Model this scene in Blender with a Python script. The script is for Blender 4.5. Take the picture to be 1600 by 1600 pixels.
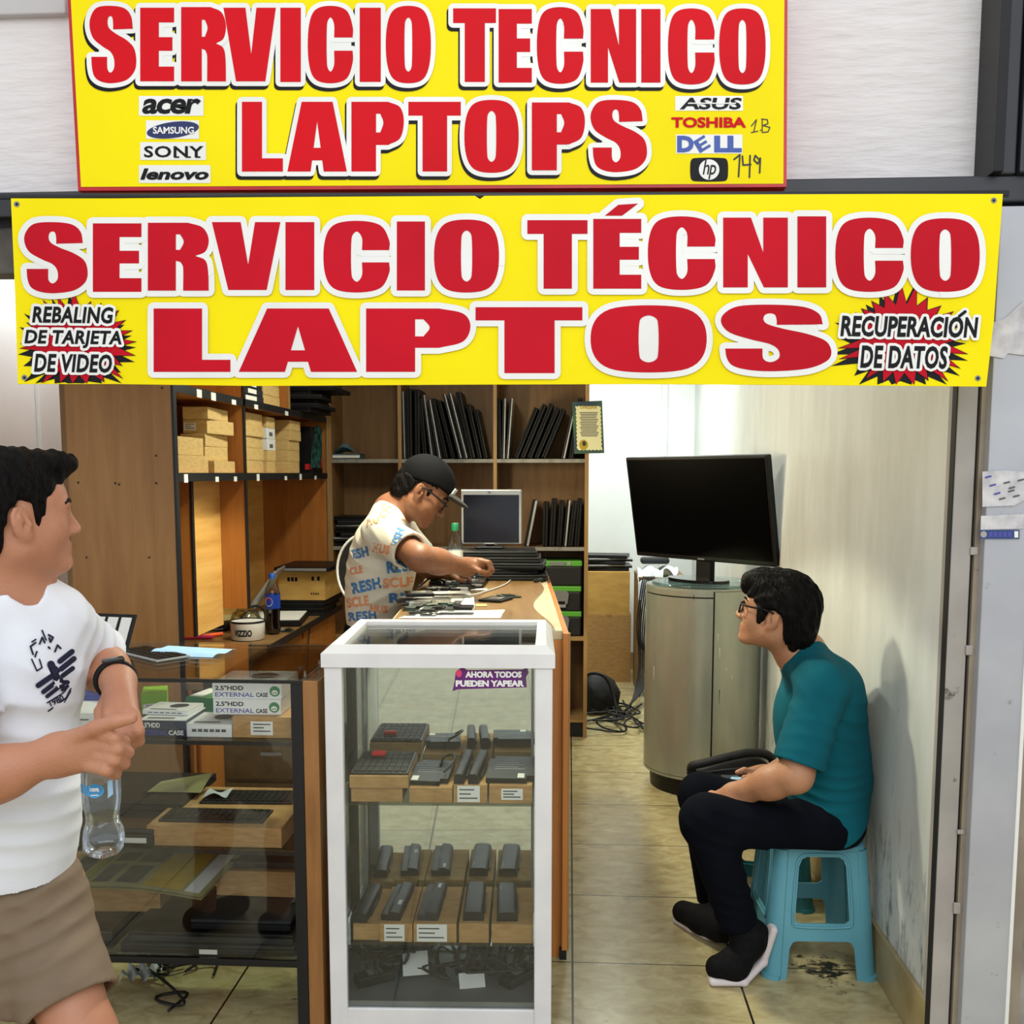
import bpy, bmesh, math, random
import numpy as np
from mathutils import Vector, Matrix, geometry
from mathutils.bvhtree import BVHTree

for o in list(bpy.data.objects):
    bpy.data.objects.remove(o)
SC = bpy.context.scene
COL = SC.collection
R = math.radians
random.seed(4)
rnd = random.Random(11)

# ------------------------------------------------------------------ camera
FPX, EYE, PITCH = 1550.0, 1.53, R(5.87)
YAW = math.atan(90 / 1550 * math.cos(PITCH))
PCX, PCY = 800.0, 899.0
cd = bpy.data.cameras.new('camera')
cam = bpy.data.objects.new('camera', cd)
COL.objects.link(cam)
cam.location = (0, 0, EYE)
cam.rotation_euler = (math.pi / 2 - PITCH, 0, YAW)
cd.sensor_width = 36.0
cd.lens = FPX / 1600 * 36
cd.shift_y = (PCY - 800) / 1600
cd.clip_start = 0.05
SC.camera = cam

# ------------------------------------------------------------------ world, lights, exposure
w = bpy.data.worlds.new('sky')
SC.world = w
w.use_nodes = True
bg = w.node_tree.nodes['Background']
bg.inputs[0].default_value = (0.94, 0.97, 1.0, 1)
bg.inputs[1].default_value = 0.95
SC.view_settings.view_transform = 'Standard'
SC.view_settings.look = 'None'
SC.view_settings.gamma = 1
SC.view_settings.use_curve_mapping = False
SC.view_settings.exposure = 0.0


def area(name, loc, size, power, col, rot=(0, 0, 0), sy=None, spread=180):
    l = bpy.data.lights.new(name, 'AREA')
    l.energy = power
    l.color = col
    l.size = size
    if sy:
        l.shape = 'RECTANGLE'
        l.size_y = sy
    l.spread = R(spread)
    o = bpy.data.objects.new(name, l)
    COL.objects.link(o)
    o.location = loc
    o.rotation_euler = rot
    return o


# daylight of the open street, behind and above the photographer
area('street_daylight', (0.6, -2.2, 4.2), 4.0, 105, (0.95, 0.98, 1.0), (R(50), 0, 0), 3.0)
# the shop's own ceiling tubes, then a fill added for the left wall
area('ceiling_tube_back', (0.35, 6.6, 2.52), 0.9, 46, (0.93, 1.0, 0.95), (0, 0, 0), 0.3)
area('ceiling_tube_middle', (-0.62, 4.0, 2.50), 0.16, 23, (0.98, 0.97, 0.84), (0, 0, 0), 0.7)
area('left_wall_fill', (-2.1, 4.3, 2.50), 0.3, 7.5, (0.93, 0.98, 1.0), (0, 0, 0), 0.9)  # unseen light added to brighten the wall left of the cabinet
# bench lamp over the repair counter: a cone of warm light, then a warm fill added without a fixture
sl = bpy.data.lights.new('bench_lamp', 'SPOT')
sl.energy, sl.color, sl.spot_size, sl.spot_blend, sl.shadow_soft_size = 75, (1.0, 0.97, 0.72), R(119), 0.12, 0.07
so_ = bpy.data.objects.new('bench_lamp', sl)
COL.objects.link(so_)
so_.location = (-0.45, 3.45, 2.10)
area('desk_fill', (-0.62, 4.75, 1.62), 0.25, 13, (1.0, 0.86, 0.55), (0, R(-82), 0), 0.25)  # fill light added in mid-air near the cabinet desk, no lamp stands here


# ------------------------------------------------------------------ pixel -> place
def _cam_axes():
    fw = Vector((-math.sin(YAW) * math.cos(PITCH), math.cos(YAW) * math.cos(PITCH), -math.sin(PITCH)))
    rt = Vector((math.cos(YAW), math.sin(YAW), 0))
    return fw, rt, rt.cross(fw)


FW, RT, UP = _cam_axes()


def ray(px, py):
    return FW + RT * ((px - PCX) / FPX) - UP * ((py - PCY) / FPX)


def PY(px, py, y):
    d = ray(px, py)
    return Vector((0, 0, EYE)) + d * (y / d.y)


def PZ(px, py, z):
    d = ray(px, py)
    return Vector((0, 0, EYE)) + d * ((z - EYE) / d.z)


def PX(px, py, x):
    d = ray(px, py)
    return Vector((0, 0, EYE)) + d * (x / d.x)


# ------------------------------------------------------------------ materials
def lin(c):
    out = []
    for v in c[:3]:
        v /= 255.0
        out.append(v / 12.92 if v <= 0.04045 else ((v + 0.055) / 1.055) ** 2.4)
    return tuple(out) + (1.0,)


def new_mat(name):
    m = bpy.data.materials.new(name)
    m.use_nodes = True
    nt = m.node_tree
    return m, nt, nt.nodes['Principled BSDF']


def nd(nt, kind, **kw):
    n = nt.nodes.new(kind)
    for k, v in kw.items():
        setattr(n, k, v)
    return n


def pm(name, rgb, rough=0.5, metal=0.0, rgb2=None, scale=6.0, stretch=(1, 1, 1), bump=0.0, bscale=None,
       lo=0.35, hi=0.65, spec=0.5, coat=0.0, detail=5.0, sheen=0.0):
    m, nt, b = new_mat(name)
    b.inputs['Roughness'].default_value = rough
    b.inputs['Metallic'].default_value = metal
    b.inputs['Specular IOR Level'].default_value = spec
    b.inputs['Coat Weight'].default_value = coat
    if sheen:
        b.inputs['Sheen Weight'].default_value = sheen
    b.inputs['Base Color'].default_value = lin(rgb)
    if rgb2 is not None or bump:
        tc = nd(nt, 'ShaderNodeTexCoord')
        mp = nd(nt, 'ShaderNodeMapping')
        mp.inputs['Scale'].default_value = stretch
        nt.links.new(tc.outputs['Object'], mp.inputs[0])
        nz = nd(nt, 'ShaderNodeTexNoise')
        nz.inputs['Scale'].default_value = scale
        nz.inputs['Detail'].default_value = detail
        nt.links.new(mp.outputs[0], nz.inputs['Vector'])
        if rgb2 is not None:
            cr = nd(nt, 'ShaderNodeValToRGB')
            cr.color_ramp.elements[0].position = lo
            cr.color_ramp.elements[0].color = lin(rgb)
            cr.color_ramp.elements[1].position = hi
            cr.color_ramp.elements[1].color = lin(rgb2)
            nt.links.new(nz.outputs[0], cr.inputs[0])
            nt.links.new(cr.outputs[0], b.inputs['Base Color'])
        if bump:
            nb = nz
            if bscale:
                nb = nd(nt, 'ShaderNodeTexNoise')
                nb.inputs['Scale'].default_value = bscale
                nb.inputs['Detail'].default_value = 6
                nt.links.new(mp.outputs[0], nb.inputs['Vector'])
            bn = nd(nt, 'ShaderNodeBump')
            bn.inputs['Strength'].default_value = bump
            bn.inputs['Distance'].default_value = 0.02
            nt.links.new(nb.outputs[0], bn.inputs['Height'])
            nt.links.new(bn.outputs[0], b.inputs['Normal'])
    return m


def wood(name, a, b2, c, rough=0.42, grain='Z', scale=3.0):
    st = {'Z': (7, 7, 0.6), 'X': (0.6, 7, 7), 'Y': (7, 0.6, 7)}[grain]
    m, nt, b = new_mat(name)
    tc = nd(nt, 'ShaderNodeTexCoord')
    mp = nd(nt, 'ShaderNodeMapping')
    mp.inputs['Scale'].default_value = st
    nz = nd(nt, 'ShaderNodeTexNoise')
    nz.inputs['Scale'].default_value = scale
    nz.inputs['Detail'].default_value = 7
    nz.inputs['Roughness'].default_value = 0.62
    nz.inputs['Distortion'].default_value = 0.5
    cr = nd(nt, 'ShaderNodeValToRGB')
    e = cr.color_ramp.elements
    e[0].position, e[0].color = 0.28, lin(a)
    e[1].position, e[1].color = 0.75, lin(c)
    k = e.new(0.5)
    k.color = lin(b2)
    nt.links.new(tc.outputs['Object'], mp.inputs[0])
    nt.links.new(mp.outputs[0], nz.inputs['Vector'])
    nt.links.new(nz.outputs[0], cr.inputs[0])
    nt.links.new(cr.outputs[0], b.inputs['Base Color'])
    b.inputs['Roughness'].default_value = rough
    return m


def glass(name, tint=(0.93, 0.97, 0.95), base=0.05):
    m = bpy.data.materials.new(name)
    m.use_nodes = True
    nt = m.node_tree
    nt.nodes.clear()
    out = nd(nt, 'ShaderNodeOutputMaterial')
    mix = nd(nt, 'ShaderNodeMixShader')
    tr = nd(nt, 'ShaderNodeBsdfTransparent')
    tr.inputs[0].default_value = tint + (1,)
    gl = nd(nt, 'ShaderNodeBsdfGlossy')
    gl.inputs['Roughness'].default_value = 0.015
    fr = nd(nt, 'ShaderNodeFresnel')
    fr.inputs[0].default_value = 1.35
    mt = nd(nt, 'ShaderNodeMath', operation='MULTIPLY_ADD')
    mt.inputs[1].default_value = 0.75
    mt.inputs[2].default_value = base
    nt.links.new(fr.outputs[0], mt.inputs[0])
    nt.links.new(mt.outputs[0], mix.inputs[0])
    nt.links.new(tr.outputs[0], mix.inputs[1])
    nt.links.new(gl.outputs[0], mix.inputs[2])
    nt.links.new(mix.outputs[0], out.inputs[0])
    return m


def floor_mat():
    m, nt, b = new_mat('beige marble floor tile')
    ge = nd(nt, 'ShaderNodeNewGeometry')
    sp = nd(nt, 'ShaderNodeSeparateXYZ')
    nt.links.new(ge.outputs['Position'], sp.inputs[0])

    def line(sock, off, step, wd):
        a = nd(nt, 'ShaderNodeMath', operation='ADD')
        a.inputs[1].default_value = off
        nt.links.new(sock, a.inputs[0])
        p = nd(nt, 'ShaderNodeMath', operation='PINGPONG')
        p.inputs[1].default_value = step / 2
        nt.links.new(a.outputs[0], p.inputs[0])
        l = nd(nt, 'ShaderNodeMath', operation='LESS_THAN')
        l.inputs[1].default_value = wd
        nt.links.new(p.outputs[0], l.inputs[0])
        return l.outputs[0]

    lx = line(sp.outputs[0], -0.018, 0.505, 0.0033)
    ly = line(sp.outputs[1], 0.022, 0.5015, 0.0026)
    mx = nd(nt, 'ShaderNodeMath', operation='MAXIMUM')
    nt.links.new(lx, mx.inputs[0])
    nt.links.new(ly, mx.inputs[1])
    mp = nd(nt, 'ShaderNodeMapping')
    mp.inputs['Scale'].default_value = (2.6, 4.5, 1)
    nt.links.new(ge.outputs['Position'], mp.inputs[0])
    n1 = nd(nt, 'ShaderNodeTexNoise')
    n1.inputs['Scale'].default_value = 4.2
    n1.inputs['Detail'].default_value = 8
    n1.inputs['Roughness'].default_value = 0.6
    n1.inputs['Distortion'].default_value = 0.8
    nt.links.new(mp.outputs[0], n1.inputs['Vector'])
    cr = nd(nt, 'ShaderNodeValToRGB')
    e = cr.color_ramp.elements
    e[0].position, e[0].color = 0.28, lin((150, 135, 94))
    e[1].position, e[1].color = 0.72, lin((198, 188, 146))
    k = e.new(0.48)
    k.color = lin((178, 164, 120))
    nt.links.new(n1.outputs[0], cr.inputs[0])
    # scuffs and dropped dirt
    n2 = nd(nt, 'ShaderNodeTexNoise')
    n2.inputs['Scale'].default_value = 5.5
    n2.inputs['Detail'].default_value = 9
    n2.inputs['Roughness'].default_value = 0.72
    nt.links.new(mp.outputs[0], n2.inputs['Vector'])
    c2 = nd(nt, 'ShaderNodeValToRGB')
    c2.color_ramp.elements[0].position = 0.63
    c2.color_ramp.elements[1].position = 0.70
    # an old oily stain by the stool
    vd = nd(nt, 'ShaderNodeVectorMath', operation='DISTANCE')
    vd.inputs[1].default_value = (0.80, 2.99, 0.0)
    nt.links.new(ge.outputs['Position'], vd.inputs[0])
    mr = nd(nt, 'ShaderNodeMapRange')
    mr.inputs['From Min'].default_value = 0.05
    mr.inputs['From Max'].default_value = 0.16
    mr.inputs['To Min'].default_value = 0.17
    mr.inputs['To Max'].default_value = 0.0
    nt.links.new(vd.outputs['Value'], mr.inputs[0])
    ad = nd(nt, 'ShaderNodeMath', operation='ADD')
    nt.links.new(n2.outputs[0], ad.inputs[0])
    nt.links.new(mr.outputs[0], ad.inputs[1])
    nt.links.new(ad.outputs[0], c2.inputs[0])
    m1 = nd(nt, 'ShaderNodeMix', data_type='RGBA')
    m1.inputs['B'].default_value = lin((38, 32, 22))
    nt.links.new(c2.outputs[0], m1.inputs['Factor'])
    nt.links.new(cr.outputs[0], m1.inputs['A'])
    m2 = nd(nt, 'ShaderNodeMix', data_type='RGBA')
    m2.inputs['B'].default_value = lin((34, 28, 18))
    nt.links.new(mx.outputs[0], m2.inputs['Factor'])
    nt.links.new(m1.outputs['Result'], m2.inputs['A'])
    nt.links.new(m2.outputs['Result'], b.inputs['Base Color'])
    b.inputs['Roughness'].default_value = 0.26
    return m


def grimy_wall(name, clean, dirty, mark, zdirt=1.0):
    """white painted wall, scuffed and handled lower down"""
    m, nt, b = new_mat(name)
    ge = nd(nt, 'ShaderNodeNewGeometry')
    mp = nd(nt, 'ShaderNodeMapping')
    mp.inputs['Scale'].default_value = (3, 3, 0.9)
    nt.links.new(ge.outputs['Position'], mp.inputs[0])
    n1 = nd(nt, 'ShaderNodeTexNoise')
    n1.inputs['Scale'].default_value = 1.6
    n1.inputs['Detail'].default_value = 9
    n1.inputs['Roughness'].default_value = 0.66
    nt.links.new(mp.outputs[0], n1.inputs['Vector'])
    cr = nd(nt, 'ShaderNodeValToRGB')
    cr.color_ramp.elements[0].position = 0.30
    cr.color_ramp.elements[0].color = lin(dirty)
    cr.color_ramp.elements[1].position = 0.60
    cr.color_ramp.elements[1].color = lin(clean)
    nt.links.new(n1.outputs[0], cr.inputs[0])
    n2 = nd(nt, 'ShaderNodeTexNoise')
    n2.inputs['Scale'].default_value = 7
    n2.inputs['Detail'].default_value = 8
    n2.inputs['Roughness'].default_value = 0.7
    nt.links.new(mp.outputs[0], n2.inputs['Vector'])
    sp = nd(nt, 'ShaderNodeSeparateXYZ')
    nt.links.new(ge.outputs['Position'], sp.inputs[0])
    mr = nd(nt, 'ShaderNodeMapRange')
    mr.inputs['From Min'].default_value = zdirt
    mr.inputs['From Max'].default_value = 0.15
    mr.inputs['To Min'].default_value = -0.07
    mr.inputs['To Max'].default_value = 0.125
    nt.links.new(sp.outputs[2], mr.inputs[0])
    ad = nd(nt, 'ShaderNodeMath', operation='ADD')
    nt.links.new(n2.outputs[0], ad.inputs[0])
    nt.links.new(mr.outputs[0], ad.inputs[1])
    c2 = nd(nt, 'ShaderNodeValToRGB')
    c2.color_ramp.elements[0].position = 0.60
    c2.color_ramp.elements[1].position = 0.78
    nt.links.new(ad.outputs[0], c2.inputs[0])
    m1 = nd(nt, 'ShaderNodeMix', data_type='RGBA')
    m1.inputs['B'].default_value = lin(mark)
    nt.links.new(c2.outputs[0], m1.inputs['Factor'])
    nt.links.new(cr.outputs[0], m1.inputs['A'])
    nt.links.new(m1.outputs['Result'], b.inputs['Base Color'])
    b.inputs['Roughness'].default_value = 0.45
    return m


def plaster_mat():
    m, nt, b = new_mat('ribbed white plaster')
    tc = nd(nt, 'ShaderNodeNewGeometry')
    mp = nd(nt, 'ShaderNodeMapping')
    mp.inputs['Scale'].default_value = (6, 6, 34)
    nt.links.new(tc.outputs['Position'], mp.inputs[0])
    n = nd(nt, 'ShaderNodeTexNoise')
    n.inputs['Scale'].default_value = 1.6
    n.inputs['Detail'].default_value = 6
    nt.links.new(mp.outputs[0], n.inputs['Vector'])
    bn = nd(nt, 'ShaderNodeBump')
    bn.inputs['Strength'].default_value = 0.45
    bn.inputs['Distance'].default_value = 0.014
    nt.links.new(n.outputs[0], bn.inputs['Height'])
    nt.links.new(bn.outputs[0], b.inputs['Normal'])
    cr = nd(nt, 'ShaderNodeValToRGB')
    cr.color_ramp.elements[0].color = lin((214, 210, 210))
    cr.color_ramp.elements[1].color = lin((236, 232, 232))
    nt.links.new(n.outputs[0], cr.inputs[0])
    nt.links.new(cr.outputs[0], b.inputs['Base Color'])
    b.inputs['Roughness'].default_value = 0.8
    return m


def weathered(name, a, b2, spot, rough=0.4, metal=0.0, sc=5, thr=0.66):
    m = pm(name, a, rough, metal, b2, sc, (1, 1, 1), 0, None, 0.3, 0.7)
    nt = m.node_tree
    b = nt.nodes['Principled BSDF']
    src = b.inputs['Base Color'].links[0].from_socket
    tc = nd(nt, 'ShaderNodeTexCoord')
    n = nd(nt, 'ShaderNodeTexNoise')
    n.inputs['Scale'].default_value = sc * 3.2
    n.inputs['Detail'].default_value = 8
    n.inputs['Roughness'].default_value = 0.7
    nt.links.new(tc.outputs['Object'], n.inputs['Vector'])
    c2 = nd(nt, 'ShaderNodeValToRGB')
    c2.color_ramp.elements[0].position = thr
    c2.color_ramp.elements[1].position = thr + 0.09
    nt.links.new(n.outputs[0], c2.inputs[0])
    m1 = nd(nt, 'ShaderNodeMix', data_type='RGBA')
    m1.inputs['B'].default_value = lin(spot)
    nt.links.new(c2.outputs[0], m1.inputs['Factor'])
    nt.links.new(src, m1.inputs['A'])
    nt.links.new(m1.outputs['Result'], b.inputs['Base Color'])
    return m


M = {}
M['floor'] = floor_mat()
M['wall'] = grimy_wall('scuffed white wall paint', (222, 225, 222), (202, 205, 200), (104, 106, 108))
M['wall_clean'] = pm('white wall paint', (236, 240, 240), 0.6, 0, (226, 230, 230), 2.0)
M['ceiling'] = pm('white ceiling paint', (226, 226, 222), 0.8, 0, (216, 216, 212), 2.0)
M['plaster'] = plaster_mat()
M['shade_band'] = pm('grey shade band', (196, 193, 194), 0.7, 0, (184, 181, 182), 4)
M['skirt'] = pm('beige skirting tile', (176, 160, 118), 0.35, 0, (150, 132, 90), 6)
M['jamb'] = weathered('worn grey painted jamb', (176, 170, 164), (150, 144, 138), (70, 64, 60), 0.5, 0, 5, 0.62)
M['jamb_edge'] = weathered('worn beige painted edge', (158, 146, 128), (130, 118, 104), (60, 52, 46), 0.5, 0, 6, 0.62)
M['pillar'] = weathered('scratched pale metal cladding', (188, 190, 196), (170, 172, 180), (104, 104, 108), 0.38, 0.25, 4, 0.635)
M['marble'] = pm('veined grey stone', (168, 164, 158), 0.4, 0, (120, 116, 110), 7)
M['steel_dark'] = pm('dark painted steel', (52, 54, 60), 0.42, 0.2, (40, 42, 46), 3)
M['steel_grime'] = pm('grimy dark steel', (92, 86, 80), 0.6, 0.1, (52, 48, 44), 9)
M['gap'] = pm('black rubber gap', (12, 12, 12), 0.7)
M['yellow'] = pm('yellow printed vinyl', (250, 232, 0), 0.55, 0, (242, 222, 0), 2.2, spec=0.15)
M['yellow2'] = pm('yellow banner vinyl', (252, 234, 0), 0.55, 0, (244, 224, 0), 2.5, spec=0.15)
M['red'] = pm('red printed vinyl', (216, 10, 28), 0.55, 0, (200, 8, 26), 2.0, spec=0.15)
M['red2'] = pm('crimson banner print', (204, 8, 36), 0.55, 0, (186, 6, 30), 2.2, spec=0.15)
M['white_print'] = pm('white vinyl print', (240, 240, 238), 0.4, 0, (230, 230, 226), 5)
M['black_print'] = pm('black vinyl print', (14, 14, 18), 0.5, spec=0.2)
M['blue_print'] = pm('blue vinyl print', (26, 70, 160), 0.4)
M['navy_print'] = pm('navy vinyl print', (20, 34, 92), 0.4)
M['red_frame'] = pm('red painted sign frame', (196, 22, 30), 0.4, 0, (170, 16, 26), 6)
M['ink'] = pm('black marker ink', (20, 20, 20), 0.5)
M['cab_wood'] = wood('brown melamine panel', (146, 98, 48), (160, 112, 58), (174, 126, 70))
M['cab_in'] = wood('orange brown melamine', (150, 92, 38), (172, 108, 46), (188, 124, 58))
M['pale_wood'] = wood('pale horizontal grained board', (206, 150, 74), (224, 172, 92), (236, 190, 112), 0.5, 'Y')
M['desk_wood'] = wood('worn desk board', (112, 82, 46), (128, 96, 56), (144, 110, 66), 0.45, 'Y')
M['cream_top'] = pm('cream laminate', (206, 190, 156), 0.45, 0, (190, 172, 138), 9)
M['end_wood'] = wood('brown counter end panel', (126, 84, 44), (150, 104, 58), (168, 120, 72), 0.35)
M['orange_wood'] = wood('orange wood panel', (176, 108, 48), (196, 124, 58), (208, 140, 72), 0.38, 'Z')
M['shelf_wood'] = wood('dark brown shelf board', (108, 76, 40), (126, 92, 52), (138, 104, 62), 0.55)
M['shelf_edge'] = pm('grey shelf edging', (150, 148, 142), 0.45, 0, (120, 118, 112), 20)
M['edge_wood'] = pm('tan edge band', (168, 134, 84), 0.5, 0, (150, 116, 70), 14, (1, 1, 0.2))
M['black_edge'] = pm('black edge band', (16, 16, 18), 0.5)
M['carton'] = pm('brown cardboard', (186, 146, 92), 0.85, 0, (168, 128, 78), 24, (1, 1, 4))
M['carton2'] = pm('pale cardboard', (214, 184, 120), 0.85, 0, (200, 168, 104), 24, (1, 1, 4))
M['carton_big'] = pm('yellow brown carton', (206, 164, 88), 0.85, 0, (190, 148, 76), 8, (1, 1, 3))
M['tape'] = pm('brown parcel tape', (170, 124, 66), 0.25)
M['label'] = pm('white paper label', (232, 232, 226), 0.7)
M['label_ink'] = pm('grey label print', (90, 90, 92), 0.7)
M['black'] = pm('black plastic', (11, 11, 13), 0.42, 0, (17, 17, 19), 20, spec=0.3)
M['black_gloss'] = pm('glossy black plastic', (12, 12, 14), 0.14)
M['black_matt'] = pm('matt black plastic', (18, 19, 21), 0.62, spec=0.25)
M['dark_grey'] = pm('dark grey plastic', (46, 48, 50), 0.5, 0, (36, 38, 40), 12, spec=0.3)
M['grey'] = pm('grey plastic', (128, 130, 132), 0.5)
M['silver'] = pm('silver plastic', (176, 178, 180), 0.36, 0.5)
M['steel'] = pm('brushed steel', (190, 192, 194), 0.3, 0.9, (160, 162, 164), 14, (1, 1, 0.1))
M['screen'] = pm('black screen', (2, 2, 3), 0.35, spec=0.05)
M['screen_blue'] = pm('dark monitor screen', (10, 14, 26), 0.2)
M['white_metal'] = weathered('chipped white painted metal', (232, 232, 232), (218, 216, 218), (150, 138, 132), 0.36, 0, 6, 0.665)
M['white_plastic'] = pm('white plastic', (234, 234, 230), 0.4)
M['glass'] = glass('clear counter glass', (0.975, 0.985, 0.98), 0.03)
M['glass_case'] = glass('display case glass', (0.96, 0.98, 0.97), 0.03)
M['glass_green'] = glass('greenish glass shelf', (0.90, 0.96, 0.93), 0.04)
M['glass_edge'] = pm('green glass edge', (58, 92, 80), 0.2, 0, spec=0.6)
M['mirror'] = pm('mirror backing', (226, 232, 230), 0.03, 1.0)
M['alu'] = pm('grey aluminium', (150, 152, 152), 0.4, 0.6, (130, 132, 132), 6)
M['cyl_metal'] = pm('scratched brushed silver cabinet', (172, 175, 160), 0.33, 0.62, (160, 163, 150), 16, (1, 1, 0.25))
M['scratch'] = pm('pale scratch', (214, 214, 206), 0.5)
M['scuff'] = pm('dark scuff', (44, 42, 40), 0.7)
M['stool'] = pm('teal blue moulded plastic', (98, 164, 180), 0.36, 0, (88, 152, 170), 5)
M['stool_dark'] = pm('deep teal moulded plastic', (42, 120, 128), 0.4, 0, (36, 108, 118), 5)
M['teal_glass'] = glass('teal edged glass', (0.8, 0.95, 0.92), 0.06)
M['green_plastic'] = pm('lime green plastic', (96, 178, 60), 0.4)
M['toolbox'] = pm('black toolbox plastic', (26, 28, 28), 0.5)
M['pet'] = glass('clear bottle plastic', (0.88, 0.93, 0.97), 0.07)
M['cola'] = pm('dark cola', (20, 8, 4), 0.1)
M['cap_blue'] = pm('blue bottle cap', (26, 80, 170), 0.4)
M['cap_green'] = pm('green bottle cap', (20, 120, 80), 0.4)
M['label_blue'] = pm('sky blue bottle label', (40, 160, 214), 0.35)
M['label_royal'] = pm('royal blue bottle label', (26, 58, 150), 0.35)
M['paper'] = pm('white paper', (226, 226, 220), 0.8)
M['paper_old'] = pm('yellowed newsprint', (172, 164, 112), 0.85, 0, (150, 146, 104), 9)
M['news_ink'] = pm('newsprint photo grey', (104, 104, 92), 0.85, 0, (70, 72, 66), 20)
M['news_yellow'] = pm('newsprint yellow', (198, 166, 40), 0.85, 0, (180, 150, 44), 12)
M['news_green'] = pm('newsprint olive', (140, 138, 60), 0.85)
M['mask_blue'] = pm('pale blue nonwoven', (150, 196, 232), 0.8, 0, (176, 210, 238), 30, (1, 12, 1))
M['hdd_navy'] = pm('navy printed box', (26, 40, 66), 0.4)
M['hdd_white'] = pm('white printed box', (232, 234, 232), 0.4)
M['hdd_grey'] = pm('grey printed box lid', (196, 200, 198), 0.4)
M['lime'] = pm('lime printed box', (132, 186, 50), 0.4)
M['logo_green'] = pm('green round logo', (38, 130, 80), 0.4)
M['blue_text'] = pm('violet blue print', (70, 74, 160), 0.5)
M['purple'] = pm('purple sticker', (96, 22, 110), 0.4)
M['pink'] = pm('pink plastic', (226, 60, 110), 0.4)
M['orange'] = pm('orange plastic', (240, 96, 40), 0.4)
M['redbox'] = pm('red printed carton', (200, 36, 30), 0.45)
M['teal_bag'] = pm('teal antistatic film', (54, 104, 98), 0.25, 0.3, (20, 40, 40), 30)
M['blue_tray'] = pm('blue grey plastic film', (96, 130, 140), 0.35, 0.1, (70, 100, 112), 14)
M['pcb'] = pm('green circuit board', (34, 60, 44), 0.45, 0.1, (20, 36, 28), 40)
M['gold'] = pm('brass contacts', (190, 150, 60), 0.35, 0.8)
M['cord'] = pm('black rubber cord', (16, 16, 17), 0.55)
M['cord_white'] = pm('white cord', (214, 214, 208), 0.5)
M['bag'] = pm('black nylon', (14, 14, 16), 0.7, 0, (22, 22, 24), 30, bump=0.2)
M['bagplastic'] = pm('crumpled white plastic bag', (220, 226, 230), 0.35, 0, (190, 198, 204), 14, bump=0.6)
M['amber'] = glass('yellowish jar glass', (0.93, 0.90, 0.70), 0.08)
M['sticker_blue'] = pm('blue printed sticker', (40, 66, 120), 0.45)
M['torn'] = pm('torn paper remains', (216, 214, 216), 0.8, 0, (176, 174, 180), 22)
M['poster_navy'] = pm('navy poster border', (32, 50, 74), 0.6, 0, (70, 110, 60), 5)
M['poster_cream'] = pm('cream poster paper', (222, 220, 176), 0.7)
M['poster_gold'] = pm('gold poster print', (176, 150, 30), 0.6)


# ------------------------------------------------------------------ mesh collector
def mat4(o):
    """local chain of matrices to world, without a depsgraph"""
    m = o.matrix_basis.copy()
    while o.parent is not None:
        o = o.parent
        m = o.matrix_basis @ m
    return m


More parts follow.
